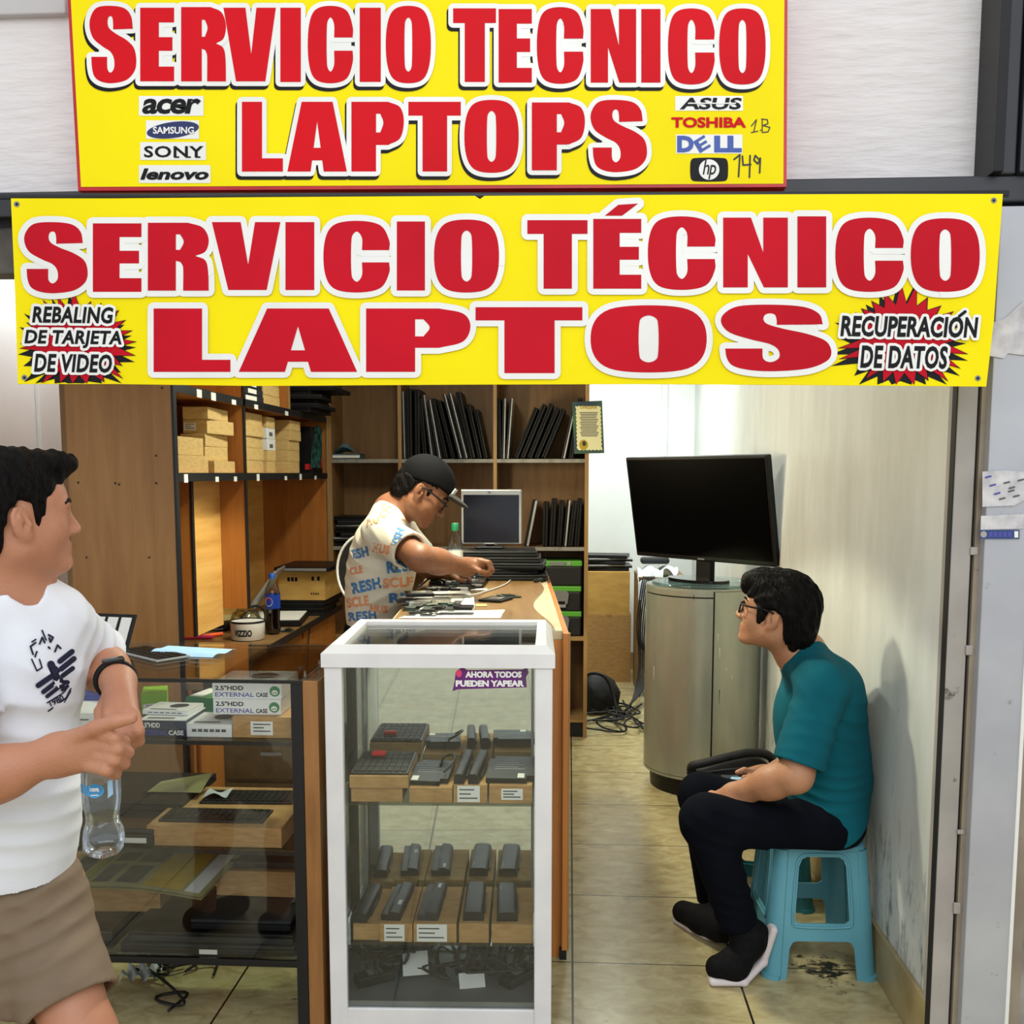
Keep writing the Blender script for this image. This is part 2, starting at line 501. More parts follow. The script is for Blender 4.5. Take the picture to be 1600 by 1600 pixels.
class MB:
    def __init__(s):
        s.v, s.f, s.mi, s.sm, s.mats = [], [], [], [], []

    def slot(s, m):
        m = M[m] if isinstance(m, str) else m
        if m not in s.mats:
            s.mats.append(m)
        return s.mats.index(m)

    def add(s, vs, fs, m, smooth=False, X=None):
        n = len(s.v)
        k = s.slot(m)
        for p in vs:
            p = Vector(p)
            s.v.append(X @ p if X is not None else p)
        for f in fs:
            s.f.append([n + i for i in f])
            s.mi.append(k)
            s.sm.append(smooth)
        return s

    def box(s, x0, x1, y0, y1, z0, z1, m, b=0.0, X=None, seg=2):
        if x1 < x0: x0, x1 = x1, x0
        if y1 < y0: y0, y1 = y1, y0
        if z1 < z0: z0, z1 = z1, z0
        b = min(b, 0.49 * min(x1 - x0, y1 - y0, z1 - z0))
        if b <= 0:
            vs = [(x, y, z) for z in (z0, z1) for y in (y0, y1) for x in (x0, x1)]
            fs = [(0, 2, 3, 1), (4, 5, 7, 6), (0, 1, 5, 4), (2, 6, 7, 3), (0, 4, 6, 2), (1, 3, 7, 5)]
            return s.add(vs, fs, m, False, X)
        bm = bmesh.new()
        bmesh.ops.create_cube(bm, size=1)
        for v in bm.verts:
            v.co = Vector(((x0 + x1) / 2 + v.co.x * (x1 - x0), (y0 + y1) / 2 + v.co.y * (y1 - y0), (z0 + z1) / 2 + v.co.z * (z1 - z0)))
        bmesh.ops.bevel(bm, geom=list(bm.edges), offset=b, segments=seg, profile=0.5, affect='EDGES')
        bm.verts.index_update()
        s.add([v.co.copy() for v in bm.verts], [[v.index for v in f.verts] for f in bm.faces], m, False, X)
        bm.free()
        return s

    def obox(s, c, u, v, wv, m, b=0.0):
        """box from centre and half-axis vectors"""
        u, v, wv = Vector(u), Vector(v), Vector(wv)
        X = Matrix.Translation(Vector(c)) @ Matrix((u.normalized(), v.normalized(), wv.normalized())).transposed().to_4x4()
        return s.box(-u.length, u.length, -v.length, v.length, -wv.length, wv.length, m, b, X)

    def cyl(s, p0, p1, r0, m, r1=None, n=20, cap=True, X=None, smooth=True):
        r1 = r0 if r1 is None else r1
        p0, p1 = Vector(p0), Vector(p1)
        d = (p1 - p0).normalized()
        a = d.orthogonal().normalized()
        c = d.cross(a)
        vs = []
        for p, r in ((p0, r0), (p1, r1)):
            for i in range(n):
                t = 2 * math.pi * i / n
                vs.append(p + a * (r * math.cos(t)) + c * (r * math.sin(t)))
        s.add(vs, [(i, (i + 1) % n, n + (i + 1) % n, n + i) for i in range(n)], m, smooth, X)
        if cap:
            s.add(vs[:n], [list(range(n))[::-1]], m, False, X)
            s.add(vs[n:], [list(range(n))], m, False, X)
        return s

    def tube(s, pts, r, m, n=7, X=None, smooth_iter=2, closed=False):
        pts = [Vector(p) for p in pts]
        for _ in range(smooth_iter):
            q = [] if closed else [pts[0]]
            rng = range(len(pts)) if closed else range(len(pts) - 1)
            for i in rng:
                a, b = pts[i], pts[(i + 1) % len(pts)]
                q += [a * 0.75 + b * 0.25, a * 0.25 + b * 0.75]
            if not closed:
                q.append(pts[-1])
            pts = q
        N = len(pts)
        vs, fs = [], []
        a = None
        for i, p in enumerate(pts):
            d = (pts[(i + 1) % N] - pts[i - 1]) if closed else (pts[min(i + 1, N - 1)] - pts[max(i - 1, 0)])
            d = d.normalized() if d.length > 1e-9 else Vector((0, 0, 1))
            if a is None:
                a = d.orthogonal().normalized()
            else:
                a = a - d * a.dot(d)
                a = a.normalized() if a.length > 1e-6 else d.orthogonal().normalized()
            c = d.cross(a)
            for k in range(n):
                t = 2 * math.pi * k / n
                vs.append(p + a * (r * math.cos(t)) + c * (r * math.sin(t)))
        for i in range(N if closed else N - 1):
            j = (i + 1) % N
            for k in range(n):
                fs.append((i * n + k, i * n + (k + 1) % n, j * n + (k + 1) % n, j * n + k))
        if not closed:
            fs.append(list(range(n))[::-1])
            fs.append([(N - 1) * n + k for k in range(n)])
        return s.add(vs, fs, m, True, X)

    def lathe(s, prof, c, m, n=28, X=None, cap0=True, cap1=True, wob=None):
        c = Vector(c)
        vs, fs = [], []
        for j, (r, z) in enumerate(prof):
            for i in range(n):
                t = 2 * math.pi * i / n
                rr = r * (wob(t, z) if wob else 1)
                vs.append(c + Vector((rr * math.cos(t), rr * math.sin(t), z)))
        for j in range(len(prof) - 1):
            for i in range(n):
                fs.append((j * n + i, j * n + (i + 1) % n, (j + 1) * n + (i + 1) % n, (j + 1) * n + i))
        s.add(vs, fs, m, True, X)
        if cap0:
            s.add(vs[:n], [list(range(n))[::-1]], m, False, X)
        if cap1:
            s.add(vs[-n:], [list(range(n))], m, False, X)
        return s

    def poly(s, loops, mp, m):
        """filled 2D loops (outer, holes) placed through mp(x, y)"""
        tri = geometry.tessellate_polygon([[Vector((x, y, 0)) for x, y in l] for l in loops])
        flat = [p for l in loops for p in l]
        return s.add([mp(x, y) for x, y in flat], [list(t) for t in tri], m)

    def slab(s, poly, fr, d, m, m2=None):
        """2D polygon extruded: fr(x, y, k) with k = 0 or d"""
        n = len(poly)
        a = [fr(x, y, 0) for x, y in poly]
        b = [fr(x, y, d) for x, y in poly]
        tri = geometry.tessellate_polygon([[Vector((x, y, 0)) for x, y in poly]])
        s.add(a, [list(t)[::-1] for t in tri], m)
        s.add(b, [list(t) for t in tri], m)
        s.add(a + b, [(i, (i + 1) % n, n + (i + 1) % n, n + i) for i in range(n)], m2 or m)
        return s

    def grid(s, fn, nu, nv, m, smooth=True):
        vs = [fn(i / nu, j / nv) for j in range(nv + 1) for i in range(nu + 1)]
        w1 = nu + 1
        return s.add(vs, [(j * w1 + i, j * w1 + i + 1, (j + 1) * w1 + i + 1, (j + 1) * w1 + i) for j in range(nv) for i in range(nu)], m, smooth)

    def mesh(s, name, inv=None):
        me = bpy.data.meshes.new(name)
        vs = [inv @ p for p in s.v] if inv is not None else s.v
        me.from_pydata([tuple(p) for p in vs], [], s.f)
        for m in s.mats:
            me.materials.append(m)
        me.polygons.foreach_set('material_index', s.mi)
        me.polygons.foreach_set('use_smooth', s.sm)
        me.update()
        return me

    def build(s, name, parent=None, local=False, fix=False):
        """ONE mesh object; coordinates are world unless local; a top-level one gets its origin at its base"""
        if parent is not None:
            inv = None if local else mat4(parent).inverted()
            o = bpy.data.objects.new(name, s.mesh(name, inv))
            o.parent = parent
        else:
            xs = [p.x for p in s.v]; ys = [p.y for p in s.v]; zs = [p.z for p in s.v]
            c = Vector(((min(xs) + max(xs)) / 2, (min(ys) + max(ys)) / 2, min(zs)))
            o = bpy.data.objects.new(name, s.mesh(name, Matrix.Translation(-c)))
            o.location = c
        COL.objects.link(o)
        if fix:
            bm = bmesh.new()
            bm.from_mesh(o.data)
            bmesh.ops.recalc_face_normals(bm, faces=bm.faces)
            bm.to_mesh(o.data)
            bm.free()
        return o


def thing(name, label, cat, loc=(0, 0, 0), rz=0.0, group=None, rot=None):
    o = bpy.data.objects.new(name, None)
    o.empty_display_size = 0.05
    COL.objects.link(o)
    o.location = loc
    o.rotation_euler = rot if rot else (0, 0, rz)
    tag(o, label, cat, group)
    return o


def tag(o, label, cat, group=None, kind=None):
    o['label'] = label
    o['category'] = cat
    if group:
        o['group'] = group
    if kind:
        o['kind'] = kind
    return o


def struct(name, mb, label=None, parent=None):
    o = mb.build(name, parent)
    if parent is None:
        o['kind'] = 'structure'
    if label:
        o['label'] = label
    return o


ORD = ['first', 'second', 'third', 'fourth', 'fifth', 'sixth', 'seventh', 'eighth', 'ninth', 'tenth', 'eleventh', 'twelfth']

# ------------------------------------------------------------------ lettering
_tc = {}


def text2d(t, bold=0.0, shear=0.0, space=1.0):
    key = (t, bold, shear, space)
    if key in _tc:
        return _tc[key]
    cu = bpy.data.curves.new('t', 'FONT')
    cu.body = t
    cu.size = 1
    cu.offset = bold
    cu.shear = shear
    cu.space_character = space
    cu.resolution_u = 3
    o = bpy.data.objects.new('t', cu)
    COL.objects.link(o)
    dg = bpy.context.evaluated_depsgraph_get()
    me = o.evaluated_get(dg).to_mesh()
    vs = [(v.co.x, v.co.y) for v in me.vertices]
    fs = [list(p.vertices) for p in me.polygons]
    o.evaluated_get(dg).to_mesh_clear()
    bpy.data.objects.remove(o)
    bpy.data.curves.remove(cu)
    _tc[key] = (vs, fs)
    return vs, fs


def put_text(mb, t, rect, mp, m, bold=0.0, shear=0.0, space=1.0, ref=None):
    """text stretched into rect (x0, y0, x1, y1); y0 is the TOP edge value, y1 the bottom one"""
    vs, fs = text2d(t, bold, shear, space)
    rv = text2d(t, ref, shear, space)[0] if ref is not None else vs
    ax, bx = min(p[0] for p in rv), max(p[0] for p in rv)
    ay, by = min(p[1] for p in rv), max(p[1] for p in rv)
    x0, y0, x1, y1 = rect
    out = [mp(x0 + (x - ax) / (bx - ax) * (x1 - x0), y1 + (y - ay) / (by - ay) * (y0 - y1)) for x, y in vs]
    mb.add(out, fs, m)


def smooth_loop(pts):
    """(x, y) corners and (x, y, 1) smooth points -> polyline"""
    n = len(pts)
    out = []
    for i in range(n):
        a, b = pts[i], pts[(i + 1) % n]
        sa, sb = len(a) > 2, len(b) > 2
        if not sa and not sb:
            out.append(a[:2])
            continue
        p, q = pts[i - 1], pts[(i + 2) % n]
        A, B = Vector(a[:2]), Vector(b[:2])
        ta = (B - Vector(p[:2])) * 0.5 if sa else (B - A)
        tb = (Vector(q[:2]) - A) * 0.5 if sb else (B - A)
        L = (B - A).length
        for t_ in (ta, tb):
            if t_.length > 1.3 * L:
                t_ *= 1.3 * L / t_.length
        for k in range(5):
            t = k / 5
            h = (2 * t**3 - 3 * t**2 + 1, t**3 - 2 * t**2 + t, -2 * t**3 + 3 * t**2, t**3 - t**2)
            v = A * h[0] + ta * h[1] + B * h[2] + tb * h[3]
            out.append((v.x, v.y))
    return out


S_PTS = [(257, 160), (250, 125, 1), (222, 102, 1), (165, 95, 1), (108, 100, 1), (82, 125, 1), (77, 155, 1), (92, 187, 1), (130, 210, 1), (163, 225, 1),
         (178, 244, 1), (180, 268, 1), (171, 282, 1), (160, 284, 1), (151, 272, 1), (150, 240), (84, 240), (87, 272, 1), (98, 297, 1), (127, 311, 1),
         (172, 315, 1), (230, 306, 1), (264, 281, 1), (272, 250, 1), (262, 215, 1), (230, 192, 1), (188, 175, 1), (160, 160, 1), (152, 146, 1), (154, 130, 1),
         (163, 124, 1), (172, 129, 1), (175, 146, 1), (175, 162)]


def glyph(ch, t=0.47):
    if ch == 'I':
        return [[(0, 0), (1, 0), (1, 1), (0, 1)]]
    if ch == 'L':
        return [[(0, 0), (t + .06, 0), (t + .06, .81), (1, .81), (1, 1), (0, 1)]]
    if ch == 'T':
        return [[(0, 0), (1, 0), (1, .2), (.74, .2), (.74, 1), (.27, 1), (.27, .2), (0, .2)]]
    if ch == 'E':
        return [[(0, 0), (1, 0), (1, .2), (t + .08, .2), (t + .08, .4), (.95, .4), (.95, .585), (t + .08, .585), (t + .08, .8), (1, .8), (1, 1), (0, 1)]]
    if ch == 'V':
        return [[(0, 0), (.42, 0), (.53, .63), (.63, 0), (1, 0), (.8, 1), (.24, 1)]]
    if ch == 'N':
        return [[(0, 0), (.43, 0), (.62, .5), (.62, 0), (1, 0), (1, 1), (.63, 1), (.38, .52), (.38, 1), (0, 1)]]
    if ch == 'A':
        return [[(.24, 0), (.76, 0), (1, 1), (.61, 1), (.585, .84), (.415, .84), (.39, 1), (0, 1)], [(.44, .66), (.56, .66), (.5, .28)]]
    if ch == 'O':
        a, b = .42, .58
        return [smooth_loop([(.5, 0, 1), (.85, .06, 1), (1, .3, 1), (1, .7, 1), (.85, .94, 1), (.5, 1, 1), (.15, .94, 1), (0, .7, 1), (0, .3, 1), (.15, .06, 1)]),
                smooth_loop([(.5, .15, 1), (b, .23, 1), (b, .77, 1), (.5, .85, 1), (a, .77, 1), (a, .23, 1)])]
    if ch == 'C':
        return [smooth_loop([(1, .41), (1, .27, 1), (.86, .06, 1), (.5, 0, 1), (.14, .06, 1), (0, .3, 1), (0, .7, 1), (.14, .94, 1), (.5, 1, 1), (.86, .94, 1),
                             (1, .73, 1), (1, .58), (.58, .58), (.58, .76, 1), (.5, .85, 1), (.42, .76, 1), (.42, .24, 1), (.5, .15, 1), (.58, .24, 1), (.58, .41)])]
    if ch == 'S':
        return [smooth_loop([((p[0] - 77) / 195, (p[1] - 95) / 220) + tuple(p[2:]) for p in S_PTS])]
    if ch == 'P':
        return [smooth_loop([(0, 0), (.7, 0), (.93, .08, 1), (1, .28, 1), (.93, .52, 1), (.7, .62), (t, .62), (t, 1), (0, 1)]),
                smooth_loop([(t, .17), (t + .08, .17), (t + .14, .3, 1), (t + .08, .44), (t, .44)])]
    if ch == 'R':
        return [smooth_loop([(0, 0), (.66, 0), (.9, .07, 1), (1, .24, 1), (.95, .42, 1), (.78, .49), (.94, .55, 1), (.99, .7, 1), (1, 1), (.58, 1), (.58, .66, 1),
                             (.54, .58), (.46, .56), (.46, 1), (0, 1)]),
                smooth_loop([(.46, .17), (.53, .17), (.59, .28, 1), (.53, .4), (.46, .4)])]


_jit = [0]


def stroke(mb, loop, r, mp, m, closed=True):
    """line of width 2r; every piece lies a few microns over the last, so that no two faces coincide"""
    n = len(loop)

    def piece(pts):
        _jit[0] = (_jit[0] + 1) % 280
        d = Vector((0, -2.6e-6 * _jit[0], 0))
        mb.add([mp(x, y) + d for x, y in pts], [list(range(len(pts)))], m)

    for i in range(n):
        x, y = loop[i]
        piece([(x + r * math.cos(a), y + r * math.sin(a)) for a in [2 * math.pi * k / 12 for k in range(12)]])
        if i == n - 1 and not closed:
            break
        x2, y2 = loop[(i + 1) % n]
        d = math.hypot(x2 - x, y2 - y)
        if d < 1e-6:
            continue
        nx, ny = -(y2 - y) / d * r, (x2 - x) / d * r
        piece([(x + nx, y + ny), (x2 + nx, y2 + ny), (x2 - nx, y2 - ny), (x - nx, y - ny)])


def text_rim(mb, t, rect, mp, m, r, bold=0.0, shear=0.0, space=1.0):
    """a border of width r around stretched lettering"""
    vs, fs = text2d(t, bold, shear, space)
    ax, bx = min(p[0] for p in vs), max(p[0] for p in vs)
    ay, by = min(p[1] for p in vs), max(p[1] for p in vs)
    x0, y0, x1, y1 = rect
    pt = [(x0 + (x - ax) / (bx - ax) * (x1 - x0), y1 + (y - ay) / (by - ay) * (y0 - y1)) for x, y in vs]
    cnt = {}
    for f in fs:
        for i in range(len(f)):
            e = (min(f[i], f[i - 1]), max(f[i], f[i - 1]))
            cnt[e] = cnt.get(e, 0) + 1
    for e, c in cnt.items():
        if c == 1:
            stroke(mb, [pt[e[0]], pt[e[1]]], r, mp, m, False)


def letters(mb, spec, mp_at, red, out_r, shadow=None):
    """spec: (char, x0, y0, x1, y1[, t]); mp_at(layer) gives a mapper"""
    for sp in spec:
        ch, x0, y0, x1, y1 = sp[:5]
        loops = glyph(ch, sp[5]) if len(sp) > 5 else glyph(ch)
        L = [[(x0 + x * (x1 - x0), y0 + y * (y1 - y0)) for x, y in l] for l in loops]
        white = mp_at(2)
        if shadow:
            sx, sy = shadow
            sh = [(x + sx, y + sy) for x, y in L[0]]
            mb.poly([sh], mp_at(1), 'black_print')
            stroke(mb, sh, out_r, mp_at(1), 'black_print')
        mb.poly([L[0]], mp_at(2), 'white_print')
        W_, H_ = x1 - x0, y1 - y0
        for fx0, fy0, fx1, fy1 in {'S': ((.2, .3, .75, .7),), 'C': ((.45, .36, .97, .64),), 'E': ((.5, .15, .95, .85),)}.get(ch, ()):
            q = mp_at(1.9)
            mb.add([q(x0 + fx * W_, y0 + fy * H_) for fx, fy in ((fx0, fy0), (fx1, fy0), (fx1, fy1), (fx0, fy1))], [(0, 1, 2, 3)], 'white_print')
        stroke(mb, L[0], out_r, white, 'white_print')
        mb.poly(L, mp_at(3), red)

# ================================================================== THE SETTING
WX, BY, CZ = 0.953, 7.75, 2.56        # right wall, back wall, ceiling
mb = MB().box(-3.6, 3.2, -6.0, BY, -0.06, 0.0, 'floor')
struct('floor', mb, 'beige marble tiled floor with dark grout and scuffs')
mb = MB().box(WX, WX + 0.09, 2.53, BY, 0, 2.05, 'wall').box(WX, WX + 0.09, 2.62, BY, 2.05, CZ, 'wall')
struct('wall_right', mb, 'scuffed white right wall of the shop')
mb = MB().box(-2.52, WX + 0.09, BY, BY + 0.1, 0, CZ, 'wall_clean')
struct('wall_back', mb, 'bright white back wall')
mb = MB().box(-2.52, -2.42, 2.60, BY, 0, CZ, 'wall_clean')
mb.box(-2.42, -2.40, 4.42, 4.47, 0, CZ, 'wall_clean', 0.004)
struct('wall_left', mb, 'white left wall behind the tall cabinet')
mb = MB().box(-2.52, WX + 0.09, 2.60, BY + 0.1, CZ, CZ + 0.08, 'ceiling')
struct('ceiling', mb)
mb = MB().box(0.70, 0.745, BY - 0.03, BY, 0, CZ, 'wall_clean', 0.004)
struct('trim_1', mb, 'white vertical moulding on the back wall')
mb = MB().box(WX - 0.013, WX, 2.535, BY, 0, 0.152, 'skirt', 0.003)
struct('baseboard_right', mb, 'beige tiled skirting along the right wall')
mb = MB().box(-2.42, 0.69, BY - 0.012, BY, 0, 0.13, 'skirt', 0.003)
struct('baseboard_back', mb)
# facade above the opening
mb = MB().box(-3.6, PY(1549, 200, 2.56).x, 2.56, 2.66, 2.05, 3.7, 'plaster')
struct('wall_front', mb, 'ribbed white plaster wall above the shop opening')
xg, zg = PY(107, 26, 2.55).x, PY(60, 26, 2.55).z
struct('facade_shade_strip', MB().box(-3.6, xg, 2.535, 2.56, zg, 3.7, 'shade_band', 0.004), 'grey shade band at the top left of the facade')  # raised strip whose grey paints in the shade along the facade top
mb = MB()
mb.box(-3.6, 1.9, 2.47, 2.56, 2.165, 2.225, 'steel_dark', 0.004)
mb.box(-3.6, 1.9, 2.50, 2.56, 2.145, 2.165, 'gap')
mb.box(-3.6, 1.3, 2.49, 2.56, 2.03, 2.145, 'steel_grime', 0.006)
struct('trim_2', mb, 'dark steel shutter beam across the shop front')
mb = MB().box(-2.80, -2.52, 2.46, 2.60, 0, 2.05, 'pillar', 0.01)
struct('pillar_left', mb)
# right jamb, from the black gap outwards
xs = [PY(p, 1600, 2.50).x for p in (1446, 1450.5, 1482, 1486, 1493, 1558, 1561)]
mb = MB().box(WX - 0.014, xs[1] + 0.012, 2.503, 2.53, 0, 2.06, 'gap')
struct('trim_3', mb, 'black rubber gap at the edge of the right wall')
mb = MB().box(xs[1] + 0.004, xs[2], 2.50, 2.56, 0, 2.06, 'jamb', 0.002)
mb.box(xs[2], xs[3] + 0.006, 2.512, 2.56, 0, 2.06, 'gap')
mb.box(xs[3] + 0.001, xs[4] + 0.004, 2.496, 2.56, 0, 2.06, 'jamb_edge', 0.002)
for z, h in ((1.33, .02), (1.08, .025), (0.62, .012), (0.41, .03)):
    mb.box(xs[2] - 0.003, xs[3] + 0.008, 2.492, 2.50, z, z + h, 'jamb', 0.003)
struct('trim_4', mb, 'worn grey shutter guide beside the right wall')
mb = MB().box(xs[4] + 0.002, xs[5] + 0.012, 2.47, 2.62, 0, 2.155, 'pillar', 0.003)
mb.box(xs[5] + 0.004, xs[5] + 0.013, 2.466, 2.474, 0, 2.155, 'white_plastic', 0.001)
struct('pillar_right', mb, 'scratched pale metal pillar at the right edge')
mb = MB().box(xs[6] + 0.014, xs[6] + 0.05, 2.50, 2.66, 0, 2.165, 'jamb_edge', 0.004)
mb.box(xs[6] + 0.05, 2.3, 2.52, 2.66, 0, 2.165, 'marble')
struct('wall_front_right', mb, 'veined grey stone beside the pillar')
xl = PY(1551, 200, 2.46).x
mb = MB()
mb.box(xl, xl + 0.022, 2.44, 2.56, 2.225, 3.7, 'black', 0.002)
mb.box(xl + 0.022, xl + 0.058, 2.46, 2.56, 2.225, 3.7, 'steel_dark', 0.004)
mb.box(xl + 0.062, 2.3, 2.45, 2.56, 2.225, 3.7, 'steel_dark', 0.004)
struct('trim_5', mb, 'dark steel post above the pillar')

# ================================================================== SIGNS
SY = 2.40


def sgn(layer, y=SY):
    return lambda x, yy: PY(x, yy, y - 0.0009 * layer)


sign = thing('shop_sign', 'upper yellow box sign in a red frame reading SERVICIO TECNICO LAPTOPS', 'sign', PY(676, 298, SY + 0.07))
out = [(102, -70), (1231, -70), (1229, 292), (122, 298)]
inn = [(107, -65), (1226, -65), (1224, 287), (126.5, 292)]
mb = MB().slab(out, lambda x, y, k: PY(x, y, SY) + Vector((0, k, 0)), 0.15, 'red_frame')
mb.build('frame', sign, fix=True)
mb = MB().poly([inn], sgn(1), 'yellow')
mb.build('face', sign)
mb = MB()
letters(mb, [('S', 140, 9, 213, 130), ('E', 219, 12, 272, 127), ('R', 283, 11, 353, 127), ('V', 349, 12, 431, 127), ('I', 438, 12, 470, 128),
             ('C', 482, 9, 551, 130), ('I', 562, 12, 595, 128), ('O', 604, 9, 672, 130),
             ('T', 708, 13, 775, 128), ('E', 779, 14, 831, 129), ('C', 840, 11, 911, 131), ('N', 923, 14, 994, 129), ('I', 1002, 14, 1032, 129),
             ('C', 1045, 13, 1116, 132), ('O', 1125, 13, 1195, 132),
             ('L', 378, 159, 442, 268, .43), ('A', 449, 159, 542, 268), ('P', 549, 159, 631, 268), ('T', 638, 159, 720, 268), ('O', 727, 156, 809, 270),
             ('P', 831, 160, 914, 266), ('S', 923, 156, 1011, 269)], lambda l: sgn(l + 1), 'red', 7.5, (-2.5, 5.5))
mb.build('lettering', sign)['label'] = 'red capitals outlined in white with black drop shadow'


def plate(mb, x0, y0, x1, y1, mp, m='white_print'):
    mb.poly([[(x0, y0), (x1, y0), (x1, y1), (x0, y1)]], mp, m)


def ellipse(cx, cy, rx, ry, a=0, n=32):
    c, s = math.cos(a), math.sin(a)
    return [(cx + rx * math.cos(t) * c - ry * math.sin(t) * s, cy + rx * math.cos(t) * s + ry * math.sin(t) * c) for t in [2 * math.pi * k / n for k in range(n)]]


p1, p2, p3 = sgn(2), sgn(3), sgn(4)


def logo(rect=None):
    m_ = MB()
    if rect:
        plate(m_, *rect, p1)
    return m_


mb = logo((217, 150, 318, 181))
put_text(mb, 'acer', (222, 154, 314, 178), p2, 'black_print', 0.03, 0.18, 0.92)
mb.build('maker_logo', sign)
mb = logo((228, 188, 311, 217))
mb.poly([ellipse(270, 203, 41, 12.5, -0.13)], p2, 'navy_print')
put_text(mb, 'SAMSUNG', (239, 198, 303, 209), p3, 'white_print', 0.025)
mb.build('maker_logo', sign)
mb = logo((219, 222, 322, 250))
put_text(mb, 'SONY', (225, 228, 318, 246), p2, 'black_print', 0.022, 0, 1.08)
for x0, x1 in ((272, 280), (290, 298), (305, 313)):        # slab serifs
    plate(mb, x0, 244.2, x1, 246.4, p3, 'black_print')
mb.build('maker_logo', sign)
mb = logo((217, 258, 329, 286))
put_text(mb, 'lenovo', (219, 263, 326, 281), p2, 'black_print', 0.04, 0.22, 1.0)
mb.build('maker_logo', sign)
mb = logo((1055, 150, 1161, 173))
put_text(mb, 'ASUS', (1062, 152.5, 1159, 171), p2, 'black_print', 0.03, 0.12, 1.0)
plate(mb, 1075, 160.4, 1150, 162.2, p3)
mb.build('maker_logo', sign)
mb = logo()
put_text(mb, 'TOSHIBA', (1049, 183, 1166, 199.5), p2, 'red', 0.04)
mb.build('maker_logo', sign)
mb = logo((1056, 210, 1160, 240))
put_text(mb, 'D', (1058, 212, 1084, 238), p2, 'blue_print', 0.055)
E_ = [(0, 0), (1, 0), (1, .2), (.34, .2), (.34, .4), (.92, .4), (.92, .6), (.34, .6), (.34, .8), (1, .8), (1, 1), (0, 1)]
ca, sa = math.cos(-.55), math.sin(-.55)
mb.poly([[(1097 + ((x - .5) * 20) * ca - ((y - .5) * 21) * sa, 225 + ((x - .5) * 20) * sa + ((y - .5) * 21) * ca) for x, y in E_]], p2, 'blue_print')
put_text(mb, 'LL', (1116, 212, 1159, 238), p2, 'blue_print', 0.06)
mb.build('maker_logo', sign)
mb = logo()
rr = smooth_loop([(1079, 253, 1), (1085, 247, 1), (1131, 247, 1), (1137, 253, 1), (1137, 277, 1), (1131, 283, 1), (1085, 283, 1), (1079, 277, 1)])
mb.poly([rr], p1, 'black_print')
mb.poly([ellipse(1108, 265, 16, 16)], p2, 'white_print')
put_text(mb, 'hp', (1098, 250, 1119, 280), p3, 'black_print', 0.005, 0.25, 0.9)
mb.build('maker_logo', sign)
for grp_ in ([([(1147, 249), (1156, 242), (1154, 276)], 1.3), ([(1160, 244), (1161, 258), (1173, 257)], 1.3), ([(1172, 243), (1171, 277)], 1.3),
              ([(1187, 250), (1180, 243), (1178, 250), (1184, 256), (1188, 247), (1187, 270)], 1.3)],
             [([(1174, 197), (1182, 187), (1178, 205)], .8), ([(1174, 207), (1184, 205)], .8), ([(1188, 204), (1189, 203)], .8),
              ([(1191, 186), (1191, 206)], .8), ([(1190, 186), (1199, 187), (1200, 193), (1192, 196), (1203, 199), (1200, 206), (1191, 207)], .8)]):
    mb = MB()
    for pl, r_ in grp_:
        stroke(mb, pl, r_, p1, 'ink', closed=False)
    mb.build('marker_writing', sign)

BYN = 2.375
ban = thing('banner', 'long yellow vinyl banner below the box sign reading SERVICIO TECNICO LAPTOS', 'banner', PY(790, 602, BYN))
edge = [(17, 310), (180, 310), (420, 308), (742, 306), (750, 311), (757, 306), (1100, 304), (1400, 303), (1567, 303), (1560, 400), (1553, 500), (1541, 604), (1300, 602),
        (1000, 600), (700, 601), (400, 603), (180, 600), (28, 600), (24, 470)]
mb = MB().slab(edge, lambda x, y, k: PY(x, y, BYN) + Vector((0, k, 0)), 0.004, 'yellow2')
for x, y in ((1553, 313), (1528, 591), (26, 319), (38, 590)):
    mb.poly([ellipse(x, y, 4.5, 4.5)], sgn(1, BYN), 'grey')
    mb.poly([ellipse(x, y, 2, 2)], sgn(2, BYN), 'black_print')
mb.build('vinyl_sheet', ban, fix=True)
MB().tube([PY(-30, 307, BYN + .012), PY(800, 306, BYN + .012), PY(1575, 303, BYN + .012)], 0.008, 'steel_dark', 8, None, 0).build('hanging_rod', ban)


def bn(l):
    return sgn(l, BYN)


def burst(mb, cx, cy, spikes, rin):
    for lay, m, dx, dy, g in ((1, 'black_print', -6, 9, 1.05), (2, 'black_print', 0, 0, 1.0), (3, 'red2', 0, 0, 0.955)):
        lp = []
        n = len(spikes)
        for i, (a, r_) in enumerate(spikes):
            a2 = (a + spikes[(i + 1) % n][0] + (360 if i == n - 1 else 0)) / 2
            for (aa, q) in ((a, r_ * g), (a2, rin * (g if lay < 3 else 0.97))):
                x, y = cx + dx + q * math.cos(R(aa)) * 1.12, cy + dy + q * math.sin(R(aa)) * 0.92
                lp.append((max(x, 28.0) if cx < 800 else x, min(y, 599.0 if cx < 800 else 601.0)))
        mb.poly([lp], bn(lay), m)


